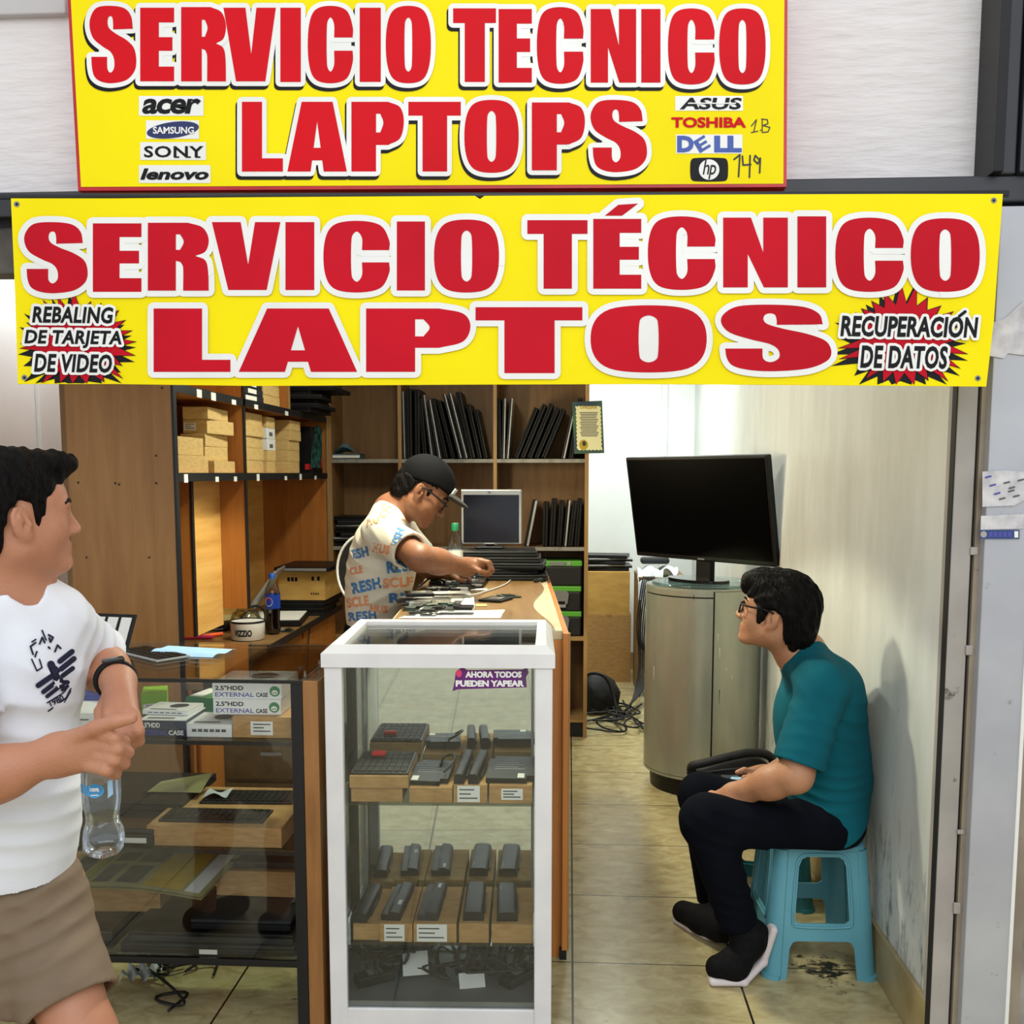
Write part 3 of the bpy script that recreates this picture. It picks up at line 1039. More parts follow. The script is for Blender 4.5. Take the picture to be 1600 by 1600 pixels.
r2 = random.Random(3)
for cx, cy, rad in ((122, 536, 84), (1411, 529, 90)):
    n = 23
    mb = MB()
    burst(mb, cx, cy, [(360 / n * i + r2.uniform(-3, 3), rad * r2.uniform(0.86, 1.08)) for i in range(n)], rad * 0.66)
    mb.build('starburst', ban)['label'] = 'red spiky burst with a black shadow'
mb = MB()
letters(mb, [('S', 38, 347, 137, 458), ('E', 145, 349, 221, 456), ('R', 231, 348, 326, 454), ('V', 331, 347, 438, 453), ('I', 446, 347, 491, 453),
             ('C', 507, 345, 608, 457), ('I', 620, 346, 664, 454), ('O', 680, 343, 778, 457),
             ('T', 824, 344, 918, 451), ('E', 927, 342, 1002, 451), ('C', 1014, 338, 1117, 453), ('N', 1130, 340, 1231, 449), ('I', 1246, 338, 1291, 449),
             ('C', 1307, 340, 1411, 456), ('O', 1425, 341, 1529, 456),
             ('L', 240, 482, 360, 581, .57), ('A', 373, 482, 558, 581), ('P', 572, 482, 735, 581), ('T', 743, 480, 910, 583), ('O', 926, 477, 1101, 582),
             ('S', 1127, 476, 1299, 580)], lambda l: bn(l + 2), 'red2', 9.5)
acc = [(945, 337), (966, 320), (997, 318), (972, 337)]
mb.poly([acc], bn(5), 'red2')
stroke(mb, acc, 9.5, bn(4), 'white_print')
mb.build('lettering', ban)['label'] = 'large crimson capitals outlined in white'
mb = MB()
for t_, r_ in (('REBALING', (50, 479, 177, 505)), ('DE TARJETA', (38, 516, 190, 544)), ('DE VIDEO', (53, 553, 175, 582)),
               ('RECUPERACION', (1313, 494, 1529, 527)), ('DE DATOS', (1344, 540, 1481, 576))):
    if t_.startswith('REC'):
        mb.build('small_lettering', ban)['label'] = 'black slanted words outlined in white'
        mb = MB()
    cxm = (r_[0] + r_[2]) / 2
    sk = lambda lay: (lambda x, y, f=bn(lay), cxm=cxm: f(x, y + (x - cxm) * 0.012))
    sp_ = 1.06 if len(t_) < 11 else 1.02
    text_rim(mb, t_, r_, sk(6), 'white_print', 4.2, 0.035, 0.16, sp_)
    put_text(mb, t_, r_, sk(7.2), 'black_print', 0.035, 0.16, sp_)
ac_ = [(1499, 494), (1508, 487)]
stroke(mb, ac_, 6.2, bn(6), 'white_print', False)
stroke(mb, ac_, 2.4, bn(7.2), 'black_print', False)
mb.build('small_lettering', ban)['label'] = 'black slanted words outlined in white'

# torn papers and a sticker on the pillar
mb = MB()
for k, (pts, m) in enumerate((([(1546, 505), (1570, 498), (1600, 470), (1606, 512), (1606, 556), (1575, 552), (1568, 560), (1546, 556)], 'torn'),)):
    mb.slab(pts, lambda x, y, d: PY(x, y, 2.468 - d), 0.002, m)
tag(mb.build('torn_poster', fix=True), 'torn grey paper remains high on the metal pillar beside the banner', 'torn paper')
mb = MB().slab([(1535, 737), (1570, 735), (1602, 737), (1603, 780), (1585, 790), (1535, 792)], lambda x, y, d: PY(x, y, 2.468 - d), 0.002, 'torn')
for k in range(9):
    x = 1540 + (k * 37) % 52
    y = 746 + (k * 17) % 38
    stroke(mb, [(x, y), (x + 8, y - 2)], 1.3, lambda a, b: PY(a, b, 2.4650), 'blue_text' if k % 3 == 0 else 'label_ink', False)
tag(mb.build('torn_poster', fix=True), 'torn white flyer with scribbles on the metal pillar', 'torn paper')
mb = MB().slab([(1533, 806), (1600, 803), (1599, 826), (1532, 828)], lambda x, y, d: PY(x, y, 2.468 - d), 0.0015, 'torn')
tag(mb.build('torn_poster', fix=True), 'small pale paper strip just above the blue sticker on the pillar', 'torn paper')
mb = MB().slab([(1531, 828), (1593, 828), (1593, 842), (1530, 842)], lambda x, y, d: PY(x, y, 2.468 - d), 0.002, 'sticker_blue')
f = lambda x, y: PY(x, y, 2.4655)
mb.poly([ellipse(1537, 835, 5, 5)], f, 'jamb')
for k in range(5):
    plate(mb, 1545 + k * 7.4, 831, 1551 + k * 7.4, 839, f, 'blue_text')
plate(mb, 1585, 830, 1591, 840, f, 'white_print')
tag(mb.build('sticker', fix=True), 'small blue printed sticker on the metal pillar', 'sticker')

# ================================================================== FURNITURE
def rot(root):
    return mat4(root)


# ---- tall cabinet along the left
FX, BX, N0, N1 = -1.38, -1.765, 3.42, 5.62
cab = thing('tall_cabinet', 'tall brown wooden shelving cabinet with open niches along the left wall', 'cabinet', (-1.57, 4.5, 0))
mb = MB().box(BX, FX - 0.004, N0, N0 + 0.025, 0, 2.40, 'cab_wood')
mb.box(FX - 0.006, FX + 0.003, N0 - 0.001, N0 + 0.026, 0, 2.40, 'black_edge')
mb.box(BX - 0.02, BX, N0 + 0.002, N0 + 0.03, 0, 2.40, 'shelf_wood')
for px, py in ((122, 754), (180, 755), (186, 757), (244, 755), (135, 871), (233, 871), (244, 712), (253, 606)):
    p = PY(px, py, N0 - 0.001)
    mb.cyl(p, p + Vector((0, 0.002, 0)), 0.0042, 'scuff', n=10)
mb.build('side_panel', cab)
MB().box(BX - 0.02, BX, N0 + 0.03, N1, 0, 2.40, 'cab_in').build('back_panel', cab)
mb = MB().box(BX, FX, N1 - 0.022, N1, 0, 2.40, 'cab_in')
mb.box(FX - 0.003, FX + 0.003, N1 - 0.022, N1, 0, 2.40, 'edge_wood')
mb.build('end_panel', cab)
for z in (1.505, 1.818):
    mb = MB().box(BX, FX - 0.003, N0 + 0.025, N1 - 0.022, z, z + 0.025, 'cab_in')
    mb.box(FX - 0.003, FX + 0.003, N0 + 0.025, N1 - 0.01, z - 0.004, z + 0.027, 'black_edge')
    sh = mb.build('shelf', cab)
    for px in ((277, 328, 358, 395, 440, 464, 488) if z < 1.6 else (302, 325, 358, 394, 443)):
        y = -FX * FPX / (890 - px)
        h = 0.03 if px in (277, 395, 464, 302, 325) else 0.02
        wd = 0.035 if z < 1.6 else 0.05
        MB().box(FX + 0.003, FX + 0.005, y, y + wd, z - 0.008, z - 0.008 + h, 'label').build('price_tag', sh)
mb = MB().box(BX, FX - 0.003, 4.17, 4.19, 1.53, 2.40, 'cab_in')
mb.box(FX - 0.003, FX + 0.003, 4.168, 4.192, 1.53, 2.40, 'black_edge')
mb.build('divider', cab)
mb = MB().box(BX, FX - 0.003, 4.17, 4.19, 0.95, 1.505, 'cab_in')
mb.box(FX - 0.003, FX + 0.003, 4.168, 4.192, 0.95, 1.505, 'black_edge')
mb.build('divider', cab)
mb = MB().box(BX, FX - 0.003, 4.86, 4.88, 1.843, 2.40, 'cab_in')
mb.box(FX - 0.003, FX + 0.003, 4.858, 4.882, 1.843, 2.40, 'edge_wood')
mb.build('divider', cab)
MB().box(BX, FX, N0, N1, 2.40, 2.425, 'cab_in').build('top', cab)
mb = MB().box(BX, -1.49, 3.835, 3.855, 0.88, 1.505, 'cab_in')
mb.box(-1.492, -1.484, 3.833, 3.857, 0.88, 1.505, 'black_edge')
mb.build('partition', cab)
MB().box(-1.505, -1.49, 3.857, 4.168, 0.88, 1.505, 'pale_wood').build('back_board', cab)['label'] = 'pale board with horizontal grain'
MB().box(BX, BX + 0.015, 4.19, N1 - 0.022, 0.78, 1.505, 'pale_wood').build('back_board', cab)['label'] = 'pale board with horizontal grain'
mb = MB().box(BX, -1.312, N0 + 0.025, N1, 0.752, 0.778, 'desk_wood')
mb.box(-1.314, -1.306, N0 + 0.025, N1, 0.750, 0.779, 'black_edge')
mb.build('desk_top', cab)
mb = MB().box(-1.37, -1.355, N0 + 0.025, N1 - 0.02, 0.06, 0.752, 'cab_in')
mb.build('front_panel', cab)
for k in range(3):
    d = MB().box(-1.355, -1.338, 3.47 + k * 0.71, 4.15 + k * 0.71, 0.08, 0.73, 'cab_in', 0.003).build('door', cab)
    MB().box(-1.338, -1.322, 4.05 + k * 0.71, 4.11 + k * 0.71, 0.56, 0.575, 'silver', 0.004).build('handle', d)

# ---- bookcase across the back
QY, QB, QL, QR = 5.656, 5.955, -1.385, 0.108
bk = thing('bookcase', 'brown open bookcase full of laptops standing across the back of the shop', 'bookcase', ((QL + QR) / 2, 5.8, 0))
for x, nm in ((QL, 'side_panel'), (QR - 0.022, 'side_panel')):
    mb = MB().box(x, x + 0.022, QY + 0.003, QB, 0, 2.30, 'shelf_wood')
    mb.box(x, x + 0.022, QY - 0.001, QY + 0.003, 0, 2.30, 'edge_wood')
    mb.build(nm, bk)
for x in (-0.978, -0.433):
    mb = MB().box(x, x + 0.02, QY + 0.003, QB, 0.6, 2.30, 'shelf_wood')
    mb.box(x, x + 0.02, QY - 0.001, QY + 0.003, 0.6, 2.30, 'edge_wood')
    mb.build('divider', bk)
MB().box(QL, QR, QB, QB + 0.012, 0, 2.30, 'shelf_wood').build('back_panel', bk)
for z in (1.592, 1.092, 0.575):
    mb = MB().box(QL + 0.022, QR - 0.022, QY + 0.012, QB, z, z + 0.018, 'shelf_wood')
    if z > 0.9:
        for a, b_ in ((QL + 0.022, -0.978), (-0.958, -0.433), (-0.413, QR - 0.022)):
            mb.box(a, b_, QY + 0.002, QY + 0.012, z - 0.002, z + 0.019, 'shelf_edge')
    else:
        mb.box(QL + 0.022, QR - 0.022, QY + 0.002, QY + 0.012, z - 0.004, z + 0.02, 'edge_wood')
    mb.build('shelf', bk)
MB().box(QL, QR, QY, QB, 2.30, 2.32, 'shelf_wood').build('top', bk)
MB().box(QL + 0.022, QR - 0.022, QY + 0.02, QY + 0.03, 0, 0.085, 'black_edge').build('plinth', bk)
MB().box(QL + 0.022, QR - 0.022, QY + 0.004, QB, 0.09, 0.105, 'edge_wood').build('shelf', bk)
d = MB().box(-0.55, -0.045, QY + 0.002, QY + 0.018, 0.108, 0.573, 'cab_in', 0.002).build('door', bk)
d = MB().box(-1.10, -0.56, QY + 0.002, QY + 0.018, 0.108, 0.573, 'cab_in', 0.002).build('door', bk)

# ---- repair counter behind the white case
wk = thing('repair_counter', 'long brown repair counter with an orange wood side behind the white case', 'counter', (-0.012, 3.02, 0), R(3.3))
L0, L1, WT = 0.0, 1.66, 0.56
mb = MB().box(-WT, -0.006, L0, L1, 1.02, 1.05, 'cream_top', 0.003)
mb.build('top', wk, True)
wavy = [(-0.002, -0.004)]
pts = []
for k in range(40):
    t = k / 39
    y = 0.0 + t * (L1 + 0.01)
    x = -0.03 - 0.055 * (0.5 - 0.5 * math.cos(2 * math.pi * (t * 1.45 + 0.02)))
    pts.append((x, y))
mp = [(-WT + 0.01, L1 + 0.01), (-WT + 0.01, 0.0)]
mb = MB().slab(mp + pts, lambda x, y, k: Vector((x, y, 1.0505 + k)), 0.004, 'desk_wood', 'paper')
mb.build('desk_mat', wk, True, True)['label'] = 'brown mat with a wavy pale edge'
mb = MB().box(-0.006, 0.012, -0.03, L1, 0.035, 1.045, 'orange_wood', 0.002)
mb.box(0.012, 0.016, -0.03, -0.012, 0.035, 1.045, 'edge_wood')
mb.build('side_panel', wk, True)
MB().box(-0.012, 0.010, -0.02, L1, 0.0, 0.034, 'black_edge').build('plinth', wk, True)
MB().box(-WT + 0.02, -0.006, L1 - 0.02, L1, 0.0, 1.02, 'orange_wood').build('end_panel', wk, True)
MB().box(-WT + 0.02, -0.006, 0.0, 0.018, 0.0, 1.02, 'orange_wood').build('end_panel', wk, True)
MB().box(-0.14, -0.125, 0.018, L1 - 0.02, 0.0, 1.02, 'cab_in').build('inner_panel', wk, True)

# ---- glass counter at the front left
GX0, GX1, GF, GB, GZ = -2.05, -0.692, 2.50, 3.03, 1.0
gc = thing('glass_counter', 'low glass display counter with a black frame at the front left', 'display counter', (-1.35, 2.76, 0))
MB().box(GX0, GX1 + 0.041, GF, GB, GZ - 0.006, GZ, 'glass').build('top_glass', gc)
mb = MB()
mb.box(GX0, GX1, GF - 0.002, GF + 0.006, GZ - 0.014, GZ - 0.006, 'black_edge')
mb.box(GX0, GX1, GB - 0.006, GB, GZ - 0.010, GZ - 0.006, 'glass_edge')
mb.box(GX1 - 0.003, GX1 + 0.002, GF, GB, GZ - 0.012, GZ - 0.006, 'black_edge')
mb.build('top_rim', gc)
mb = MB().box(GX1 - 0.030, GX1, GF, GF + 0.022, 0, GZ - 0.014, 'black_edge', 0.001)
mb.build('post', gc)
MB().box(GX1 - 0.022, GX1, GB - 0.022, GB, 0, GZ - 0.012, 'black_edge', 0.001).build('post', gc)
MB().box(GX0, GX1 - 0.030, GF + 0.004, GF + 0.009, 0.235, GZ - 0.014, 'glass').build('front_glass', gc)
for z, dp in ((0.820, 0.50), (0.522, 0.50), (0.218, 0.50)):
    s_ = MB().box(GX0, GX1 - 0.024, GF + 0.014, GF + dp, z, z + 0.006, 'glass_green').build('glass_shelf', gc)
    MB().box(GX0, GX1 - 0.024, GF + 0.010, GF + 0.014, z - 0.004, z + 0.007, 'black_edge').build('shelf_edge', s_)
MB().box(GX0, GX1 - 0.024, GF + 0.022, GF + 0.03, 0.200, 0.218, 'black_edge').build('bottom_rail', gc)
mb = MB().box(GX1 + 0.001, GX1 + 0.041, GF + 0.002, GB, 0, GZ - 0.008, 'end_wood', 0.001)
mb.build('side_panel', gc)['label'] = 'orange brown wooden end panel'
MB().box(GX0 - 0.02, GX0, GF, GB, 0, GZ, 'cab_in').build('end_panel', gc)

# ---- white display case
CS = thing('display_case', 'white framed upright glass case full of laptop batteries', 'display case', (-0.632, 2.495, 0), R(2.0))
CW, CD, CH = 0.592, 0.47, 1.088
CM = mat4(CS)


def cp(x, y, z):
    return CM @ Vector((x, y, z))


mb = MB()
for x0, x1 in ((0.0, 0.046), (CW - 0.046, CW)):
    mb.box(x0, x1, 0.0, 0.03, 0.0, CH - 0.055, 'white_metal', 0.004)
mb.build('front_post', CS, True)
mb = MB()
for x0, x1 in ((0.0, 0.03), (CW - 0.03, CW)):
    mb.box(x0, x1, CD - 0.03, CD, 0.0, CH - 0.05, 'white_metal', 0.004)
mb.build('rear_post', CS, True)
mb = MB()


def rail(mb, p, q, prof_in, m):
    pass


# mitred, chamfered top frame
o_ = [(-0.006, -0.006), (CW + 0.006, -0.006), (CW + 0.004, CD), (-0.004, CD)]
c_ = [(0.016, 0.020), (CW - 0.016, 0.020), (CW - 0.014, CD - 0.004), (0.014, CD - 0.004)]
i_ = [(0.045, 0.045), (CW - 0.045, 0.045), (CW - 0.038, CD - 0.022), (0.038, CD - 0.022)]
vs = [(x, y, CH - 0.056) for x, y in o_] + [(x, y, CH - 0.020) for x, y in o_] + [(x, y, CH) for x, y in c_] + [(x, y, CH - 0.004) for x, y in i_] + [(x, y, CH - 0.05) for x, y in i_]
fs = []
for lv in range(4):
    for k in range(4):
        a, b_ = lv * 4 + k, lv * 4 + (k + 1) % 4
        fs.append((a, b_, b_ + 4, a + 4))
fs += [(k, 16 + k, 16 + (k + 1) % 4, (k + 1) % 4) for k in range(4)]
mb.add(vs, fs, 'white_metal')
tf = mb.build('top_frame', CS, True, True)
MB().box(0.035, CW - 0.035, 0.035, CD - 0.02, CH - 0.020, CH - 0.015, 'glass_case').build('top_glass', CS, True)
MB().box(0.044, CW - 0.044, 0.012, 0.016, 0.10, CH - 0.05, 'glass_case').build('front_glass', CS, True)
for x in (0.010, CW - 0.016):
    MB().box(x, x + 0.005, 0.03, CD - 0.03, 0.10, CH - 0.05, 'glass_case').build('side_glass', CS, True)
MB().box(0.03, CW - 0.03, 0.300, 0.306, 0.12, CH - 0.075, 'mirror').build('back_mirror', CS, True)['label'] = 'mirrored back'
MB().box(0.03, CW - 0.03, 0.310, 0.318, 0.12, CH - 0.070, 'alu').build('back_board', CS, True)
MB().box(0.03, CW - 0.03, CD - 0.02, CD - 0.012, 0.0, CH - 0.05, 'alu').build('rear_door', CS, True)
for z in (0.655, 0.268):
    s_ = MB().box(0.018, CW - 0.018, 0.028, 0.298, z, z + 0.005, 'glass_green').build('glass_shelf', CS, True)
    MB().box(0.03, CW - 0.03, 0.024, 0.028, z, z + 0.006, 'glass_edge').build('shelf_edge', s_)
for x in (0.046, CW - 0.056):
    MB().box(x, x + 0.008, 0.285, 0.299, 0.12, CH - 0.06, 'alu').build('shelf_upright', CS, True)
MB().box(0.01, CW - 0.01, 0.02, CD - 0.03, 0.095, 0.115, 'alu').build('bottom_deck', CS, True)
MB().box(0.03, CW - 0.03, 0.006, 0.02, 0.0, 0.10, 'white_metal', 0.003).build('kick_panel', CS, True)
# price-app sticker inside the top of the pane
mb = MB()
sf = lambda l: (lambda x, y: PY(x, y, cp(0.42, 0.0, 0).y + 0.0105 - 0.0007 * l + (x - 766) * 0.0001))
mb.poly([[(712, 1050), (722, 1042), (730, 1047), (816, 1046), (824, 1043), (826, 1051), (822, 1058), (823, 1074), (716, 1077), (707, 1080), (710, 1066)]], sf(0), 'purple')
put_text(mb, 'AHORA TODOS', (727, 1049, 815, 1059), sf(1), 'white_print', 0.055)
put_text(mb, 'PUEDEN YAPEAR', (712, 1063, 819, 1073), sf(1), 'white_print', 0.055)
mb.poly([ellipse(717, 1052, 4.5, 6)], sf(1), 'pink')
st = mb.build('sticker', CS)
st['label'] = 'purple sticker with white capitals'

# ---- cylindrical cabinet
CYX, CYY, CR = 0.655, 4.85, 0.279
cy = thing('drum_cabinet', 'scratched silver cylindrical cabinet under the television', 'cabinet', (CYX, CYY, 0))
MB().lathe([(0.245, 0.0), (0.25, 0.09)], (CYX, CYY, 0), 'black', 48).build('plinth', cy)
MB().lathe([(0.27, 0.085), (CR - 0.006, 0.09), (CR - 0.006, 0.99)], (CYX, CYY, 0), 'gap', 64).build('body', cy)


def arc_panel(a0, a1, z0, z1, r0, r1, m, n=36):
    mb = MB()
    vs, fs = [], []
    for i in range(n + 1):
        a = a0 + (a1 - a0) * i / n
        for r_, z in ((r0, z0), (r1, z0), (r1, z1), (r0, z1)):
            vs.append((CYX + r_ * math.cos(a), CYY + r_ * math.sin(a), z))
    for i in range(n):
        for k in range(4):
            fs.append((i * 4 + k, i * 4 + (k + 1) % 4, i * 4 + 4 + (k + 1) % 4, i * 4 + 4 + k))
    fs += [(0, 1, 2, 3), (n * 4 + 3, n * 4 + 2, n * 4 + 1, n * 4)]
    mb.add(vs, fs, m, False)
    return mb


def flat_smooth(o):
    for p in o.data.polygons:
        p.use_smooth = False
    return o


seam = math.radians(-87)
d = arc_panel(R(150), R(360 - 88.2), 0.105, 0.955, CR - 0.02, CR, 'cyl_metal', 60).build('door', cy, fix=True)
for f_ in d.data.polygons:
    f_.use_smooth = True
d.data.set_sharp_from_angle(angle=R(40))
d = arc_panel(R(-86.6), R(12), 0.105, 0.986, CR - 0.02, CR, 'cyl_metal', 50).build('door', cy, fix=True)
for f_ in d.data.polygons:
    f_.use_smooth = True
d.data.set_sharp_from_angle(angle=R(40))
for a0, a1, z0, z1 in ((R(150), R(271.8), 0.962, 0.99), (R(12.5), R(149.5), 0.105, 0.99), (R(-180), R(180), 0.09, 0.102)):
    d = arc_panel(a0, a1, z0, z1, CR - 0.02, CR, 'cyl_metal', 60).build('rim_band', cy, fix=True)
    for f_ in d.data.polygons:
        f_.use_smooth = True
    d.data.set_sharp_from_angle(angle=R(40))
MB().lathe([(CR - 0.004, 0.988), (CR - 0.004, 0.996)], (CYX, CYY, 0), 'cyl_metal', 64).build('top', cy)
mb = MB().lathe([(0.245, 0.997), (0.25, 1.0), (0.25, 1.006), (0.245, 1.009)], (CYX, CYY, 0), 'teal_glass', 64)
mb.build('glass_top', cy)['label'] = 'round glass top with a teal edge'
mb = MB()
for px, py0, py1, m in ((1084, 930, 939, 'scuff'), (1126, 1078, 1100, 'scuff'), (1125, 1012, 1028, 'scratch'), (1028, 1041, 1062, 'scratch'), (1018, 1190, 1193, 'scratch'),
                        (1146, 1055, 1062, 'scratch'), (1136, 1044, 1049, 'scratch'), (1122, 990, 1000, 'scratch')):
    a_ = math.acos(max(-1, min(1, ((px - 890) / 1550 * 4.6 - CYX) / CR)))
    X_, Y_ = CYX + (CR + .0005) * math.cos(a_), CYY - (CR + .0005) * math.sin(a_)
    z0, z1 = PY(px, py1, Y_).z, PY(px, py0, Y_).z
    t_ = Vector((math.sin(a_), math.cos(a_), 0)) * 0.002
    mb.add([Vector((X_, Y_, z0)) - t_ * .4, Vector((X_, Y_, z0)) + t_ * .4, Vector((X_, Y_, z1)) + t_, Vector((X_, Y_, z1)) - t_], [(0, 1, 2, 3)], m)
mb.build('scratches', cy)

# ---- television, turned to the left and tipped forward
tv = thing('television', 'large black flat television tipped forward on the silver drum cabinet', 'television', (CYX - 0.01, CYY, 1.009))
al, be = R(47), R(10.5)
tu = Vector((math.cos(al), -math.sin(al), 0))
tn = Vector((-math.sin(al), -math.cos(al), 0))
tup = (Vector((0, 0, 1)) * math.cos(be) + tn * math.sin(be)).normalized()
tnn = (tn * math.cos(be) - Vector((0, 0, 1)) * math.sin(be)).normalized()
tc_ = Vector((CYX - 0.012, CYY, 1.105)) + tup * 0.257
MB().obox(tc_ - tnn * 0.02, tu * 0.43, tup * 0.257, tnn * 0.02, 'black', 0.008).build('housing', tv)
MB().obox(tc_ - tnn * 0.05, tu * 0.27, tup * 0.16, tnn * 0.02, 'black_matt', 0.01).build('back_cover', tv)
MB().obox(tc_ + tnn * 0.0015 + tup * 0.006, tu * 0.415, tup * 0.238, tnn * 0.0015, 'screen').build('screen', tv)
mb = MB().obox(tc_ + tnn * 0.0022 - tup * 0.2455, tu * 0.02, tup * 0.004, tnn * 0.0008, 'grey')
mb.build('maker_badge', tv)
MB().obox(tc_ - tup * 0.285 - tnn * 0.025 + Vector((0, 0, -0.012)), tu * 0.045, Vector((0, 0, 0.05)), tn * 0.018, 'black', 0.004).build('neck', tv)
mb = MB()
bp = smooth_loop([(math.cos(t) * 0.17, math.sin(t) * 0.105, 1) for t in [2 * math.pi * k / 14 for k in range(14)]])
base_c = Vector((CYX - 0.03, CYY - 0.03, 1.0095))
mb.slab(bp, lambda x, y, k: base_c + tu * x + tn * y + Vector((0, 0, k)), 0.016, 'black_gloss')
mb.build('stand_base', tv, fix=True)


# ---- plastic stools
def stool(x, y, rz, mat, label, group):
    t = thing('plastic_stool', label, 'stool', (x, y, 0), rz, group)
    H, wb, wt, th = 0.415, 0.172, 0.138, 0.006
    hw = lambda z: wb + (wt - wb) * z / H
    mb = MB()
    N = 40
    prof = [(wt - 0.004, H - 0.03), (wt + 0.002, H - 0.022), (wt, H - 0.008), (wt - 0.012, H)]
    def sq(r_, a):
        c, s = math.cos(a), math.sin(a)
        e = 0.32
        return r_ * math.copysign(abs(c) ** e, c), r_ * math.copysign(abs(s) ** e, s)
    vs, fs = [], []
    for r_, z in prof:
        vs += [(*sq(r_, 2 * math.pi * k / N), z) for k in range(N)]
    for j in range(len(prof) - 1):
        fs += [(j * N + k, j * N + (k + 1) % N, (j + 1) * N + (k + 1) % N, (j + 1) * N + k) for k in range(N)]
    fs += [[(len(prof) - 1) * N + k for k in range(N)], list(range(N))[::-1]]
    mb.add(vs, fs, mat, False)
    mb.build('seat', t, True, True)
    for k in range(4):
        X = Matrix.Rotation(k * math.pi / 2, 4, 'Z')
        # side frame: trapezoid with a window and an arched foot, standing on the leaning side
        def fr(u, z, d):
            return X @ Vector((u, -hw(z) + d + 0.004, z))
        L = lambda z, q: hw(z) * q
        zt, za, zb, zw = H - 0.02, 0.118, 0.172, 0.375
        outer = [(-L(0, .84), 0.0), (-L(0, .62), 0.0), (-L(za, .60), za - 0.022), (-L(za, .54), za - 0.004), (-L(za, .46), za), (L(za, .46), za), (L(za, .54), za - 0.004), (L(za, .60), za - 0.022),
                 (L(0, .62), 0.0), (L(0, .84), 0.0), (L(zt, .86), zt), (-L(zt, .86), zt)]
        win = [(-L(zb, .52), zb + 0.01), (-L(zb, .44), zb), (L(zb, .44), zb), (L(zb, .52), zb + 0.01), (L(zw, .50), zw - 0.03), (L(zw, .44), zw - 0.008), (L(zw, .34), zw),
               (-L(zw, .34), zw), (-L(zw, .44), zw - 0.008), (-L(zw, .50), zw - 0.03)]
        mb = MB()
        for d0, flip in ((0.0, False), (th, True)):
            tri = geometry.tessellate_polygon([[Vector((a, b_, 0)) for a, b_ in l] for l in (outer, win)])
            mb.add([fr(a, b_, d0) for a, b_ in outer + win], [list(q) for q in tri], mat)
        for l in (outer, win):
            n = len(l)
            mb.add([fr(a, b_, 0) for a, b_ in l] + [fr(a, b_, th) for a, b_ in l], [(i, (i + 1) % n, n + (i + 1) % n, n + i) for i in range(n)], mat)
        # raised bead round the window
        bead = [fr(a * 1.13, zb - 0.012 + (b_ - zb) * 1.10, -0.001) for a, b_ in win]
        mb.tube(bead, 0.0042, mat, 6, smooth_iter=1, closed=True)
        mb.build('side_frame', t, True, True)
        # corner leg: rounded tapering column
        mb = MB()
        vs, fs = [], []
        zs = [0.0, 0.012, 0.014, 0.1, 0.25, H - 0.02]
        n = 10
        for z in zs:
            w_ = hw(z) + (0.006 if z < 0.013 else 0.0)
            r_ = 0.045 - 0.012 * z / H
            cx_ = w_ - r_
            ring = []
            for i in range(n + 1):
                a = -math.pi / 2 + (math.pi / 2) * i / n
                ring.append((cx_ + r_ * math.cos(a), -cx_ + r_ * math.sin(a)))
            ring += [(w_ - 0.012, -cx_ + 0.012), (cx_ + 0.004, -cx_ - 0.004), (cx_ - 0.012, -w_ + 0.012)]
            ring = [(w_, -cx_ + 0.012)] + ring[::-1][0:0] + ring if False else ring
            vs += [X @ Vector((a, b_, z)) for a, b_ in ring]
        m_ = n + 4
        for j in range(len(zs) - 1):
            fs += [(j * m_ + i, j * m_ + (i + 1) % m_, (j + 1) * m_ + (i + 1) % m_, (j + 1) * m_ + i) for i in range(m_)]
        fs += [list(range(m_))[::-1], [(len(zs) - 1) * m_ + i for i in range(m_)]]
        mb.add(vs, fs, mat, False)
        mb.build('leg', t, True, True)
    return t


stool(0.768, 3.085, R(1.5), 'stool', 'light blue plastic stool with an arched side under the seated man', 'plastic stools')
stool(0.705, 3.56, R(-4), 'stool_dark', 'deep teal plastic stool behind the seated man, holding the black bag', 'plastic stools')

# ---- wheeled chair behind the technician
ch = thing('desk_chair', 'dark mesh desk chair with a thin white hoop back behind the bending man', 'chair', (-0.86, 4.42, 0))
hoop = []
for k in range(20):
    a = 2 * math.pi * k / 20
    hoop.append((-0.845 + 0.15 * math.cos(a), 4.16 + 0.03 * math.cos(a) ** 2, 1.115 + 0.165 * math.sin(a)))
MB().tube(hoop, 0.006, 'white_plastic', 8, None, 1, True).build('back_hoop', ch)
mb = MB()
vs = [Vector(p) for p in hoop]
c0 = sum(vs, Vector()) / 20
mb.add([c0 + Vector((0, -0.02, 0))] + vs, [(0, 1 + k, 1 + (k + 1) % 20) for k in range(20)], 'bag', True)
mb.build('backrest', ch)
MB().box(-1.05, -0.66, 4.24, 4.60, 0.52, 0.58, 'bag', 0.02).build('seat', ch)
MB().tube([(-0.86, 4.42, 0.53), (-0.86, 4.22, 0.53), (-0.86, 4.19, 0.62), (-0.86, 4.185, 0.98)], 0.014, 'black', 8).build('back_post', ch)
MB().cyl((-0.86, 4.42, 0.10), (-0.86, 4.42, 0.52), 0.025, 'black').build('column', ch)
for k in range(5):
    a = 2 * math.pi * k / 5 + 0.3
    e = Vector((-0.86 + 0.24 * math.cos(a), 4.42 + 0.24 * math.sin(a), 0.07))
    lg = MB().tube([(-0.86, 4.42, 0.11), e], 0.018, 'black', 8, None, 0).build('leg', ch)
    MB().cyl(e + Vector((0, -0.012, -0.045)), e + Vector((0, 0.012, -0.045)), 0.025, 'black_matt').build('castor', lg)

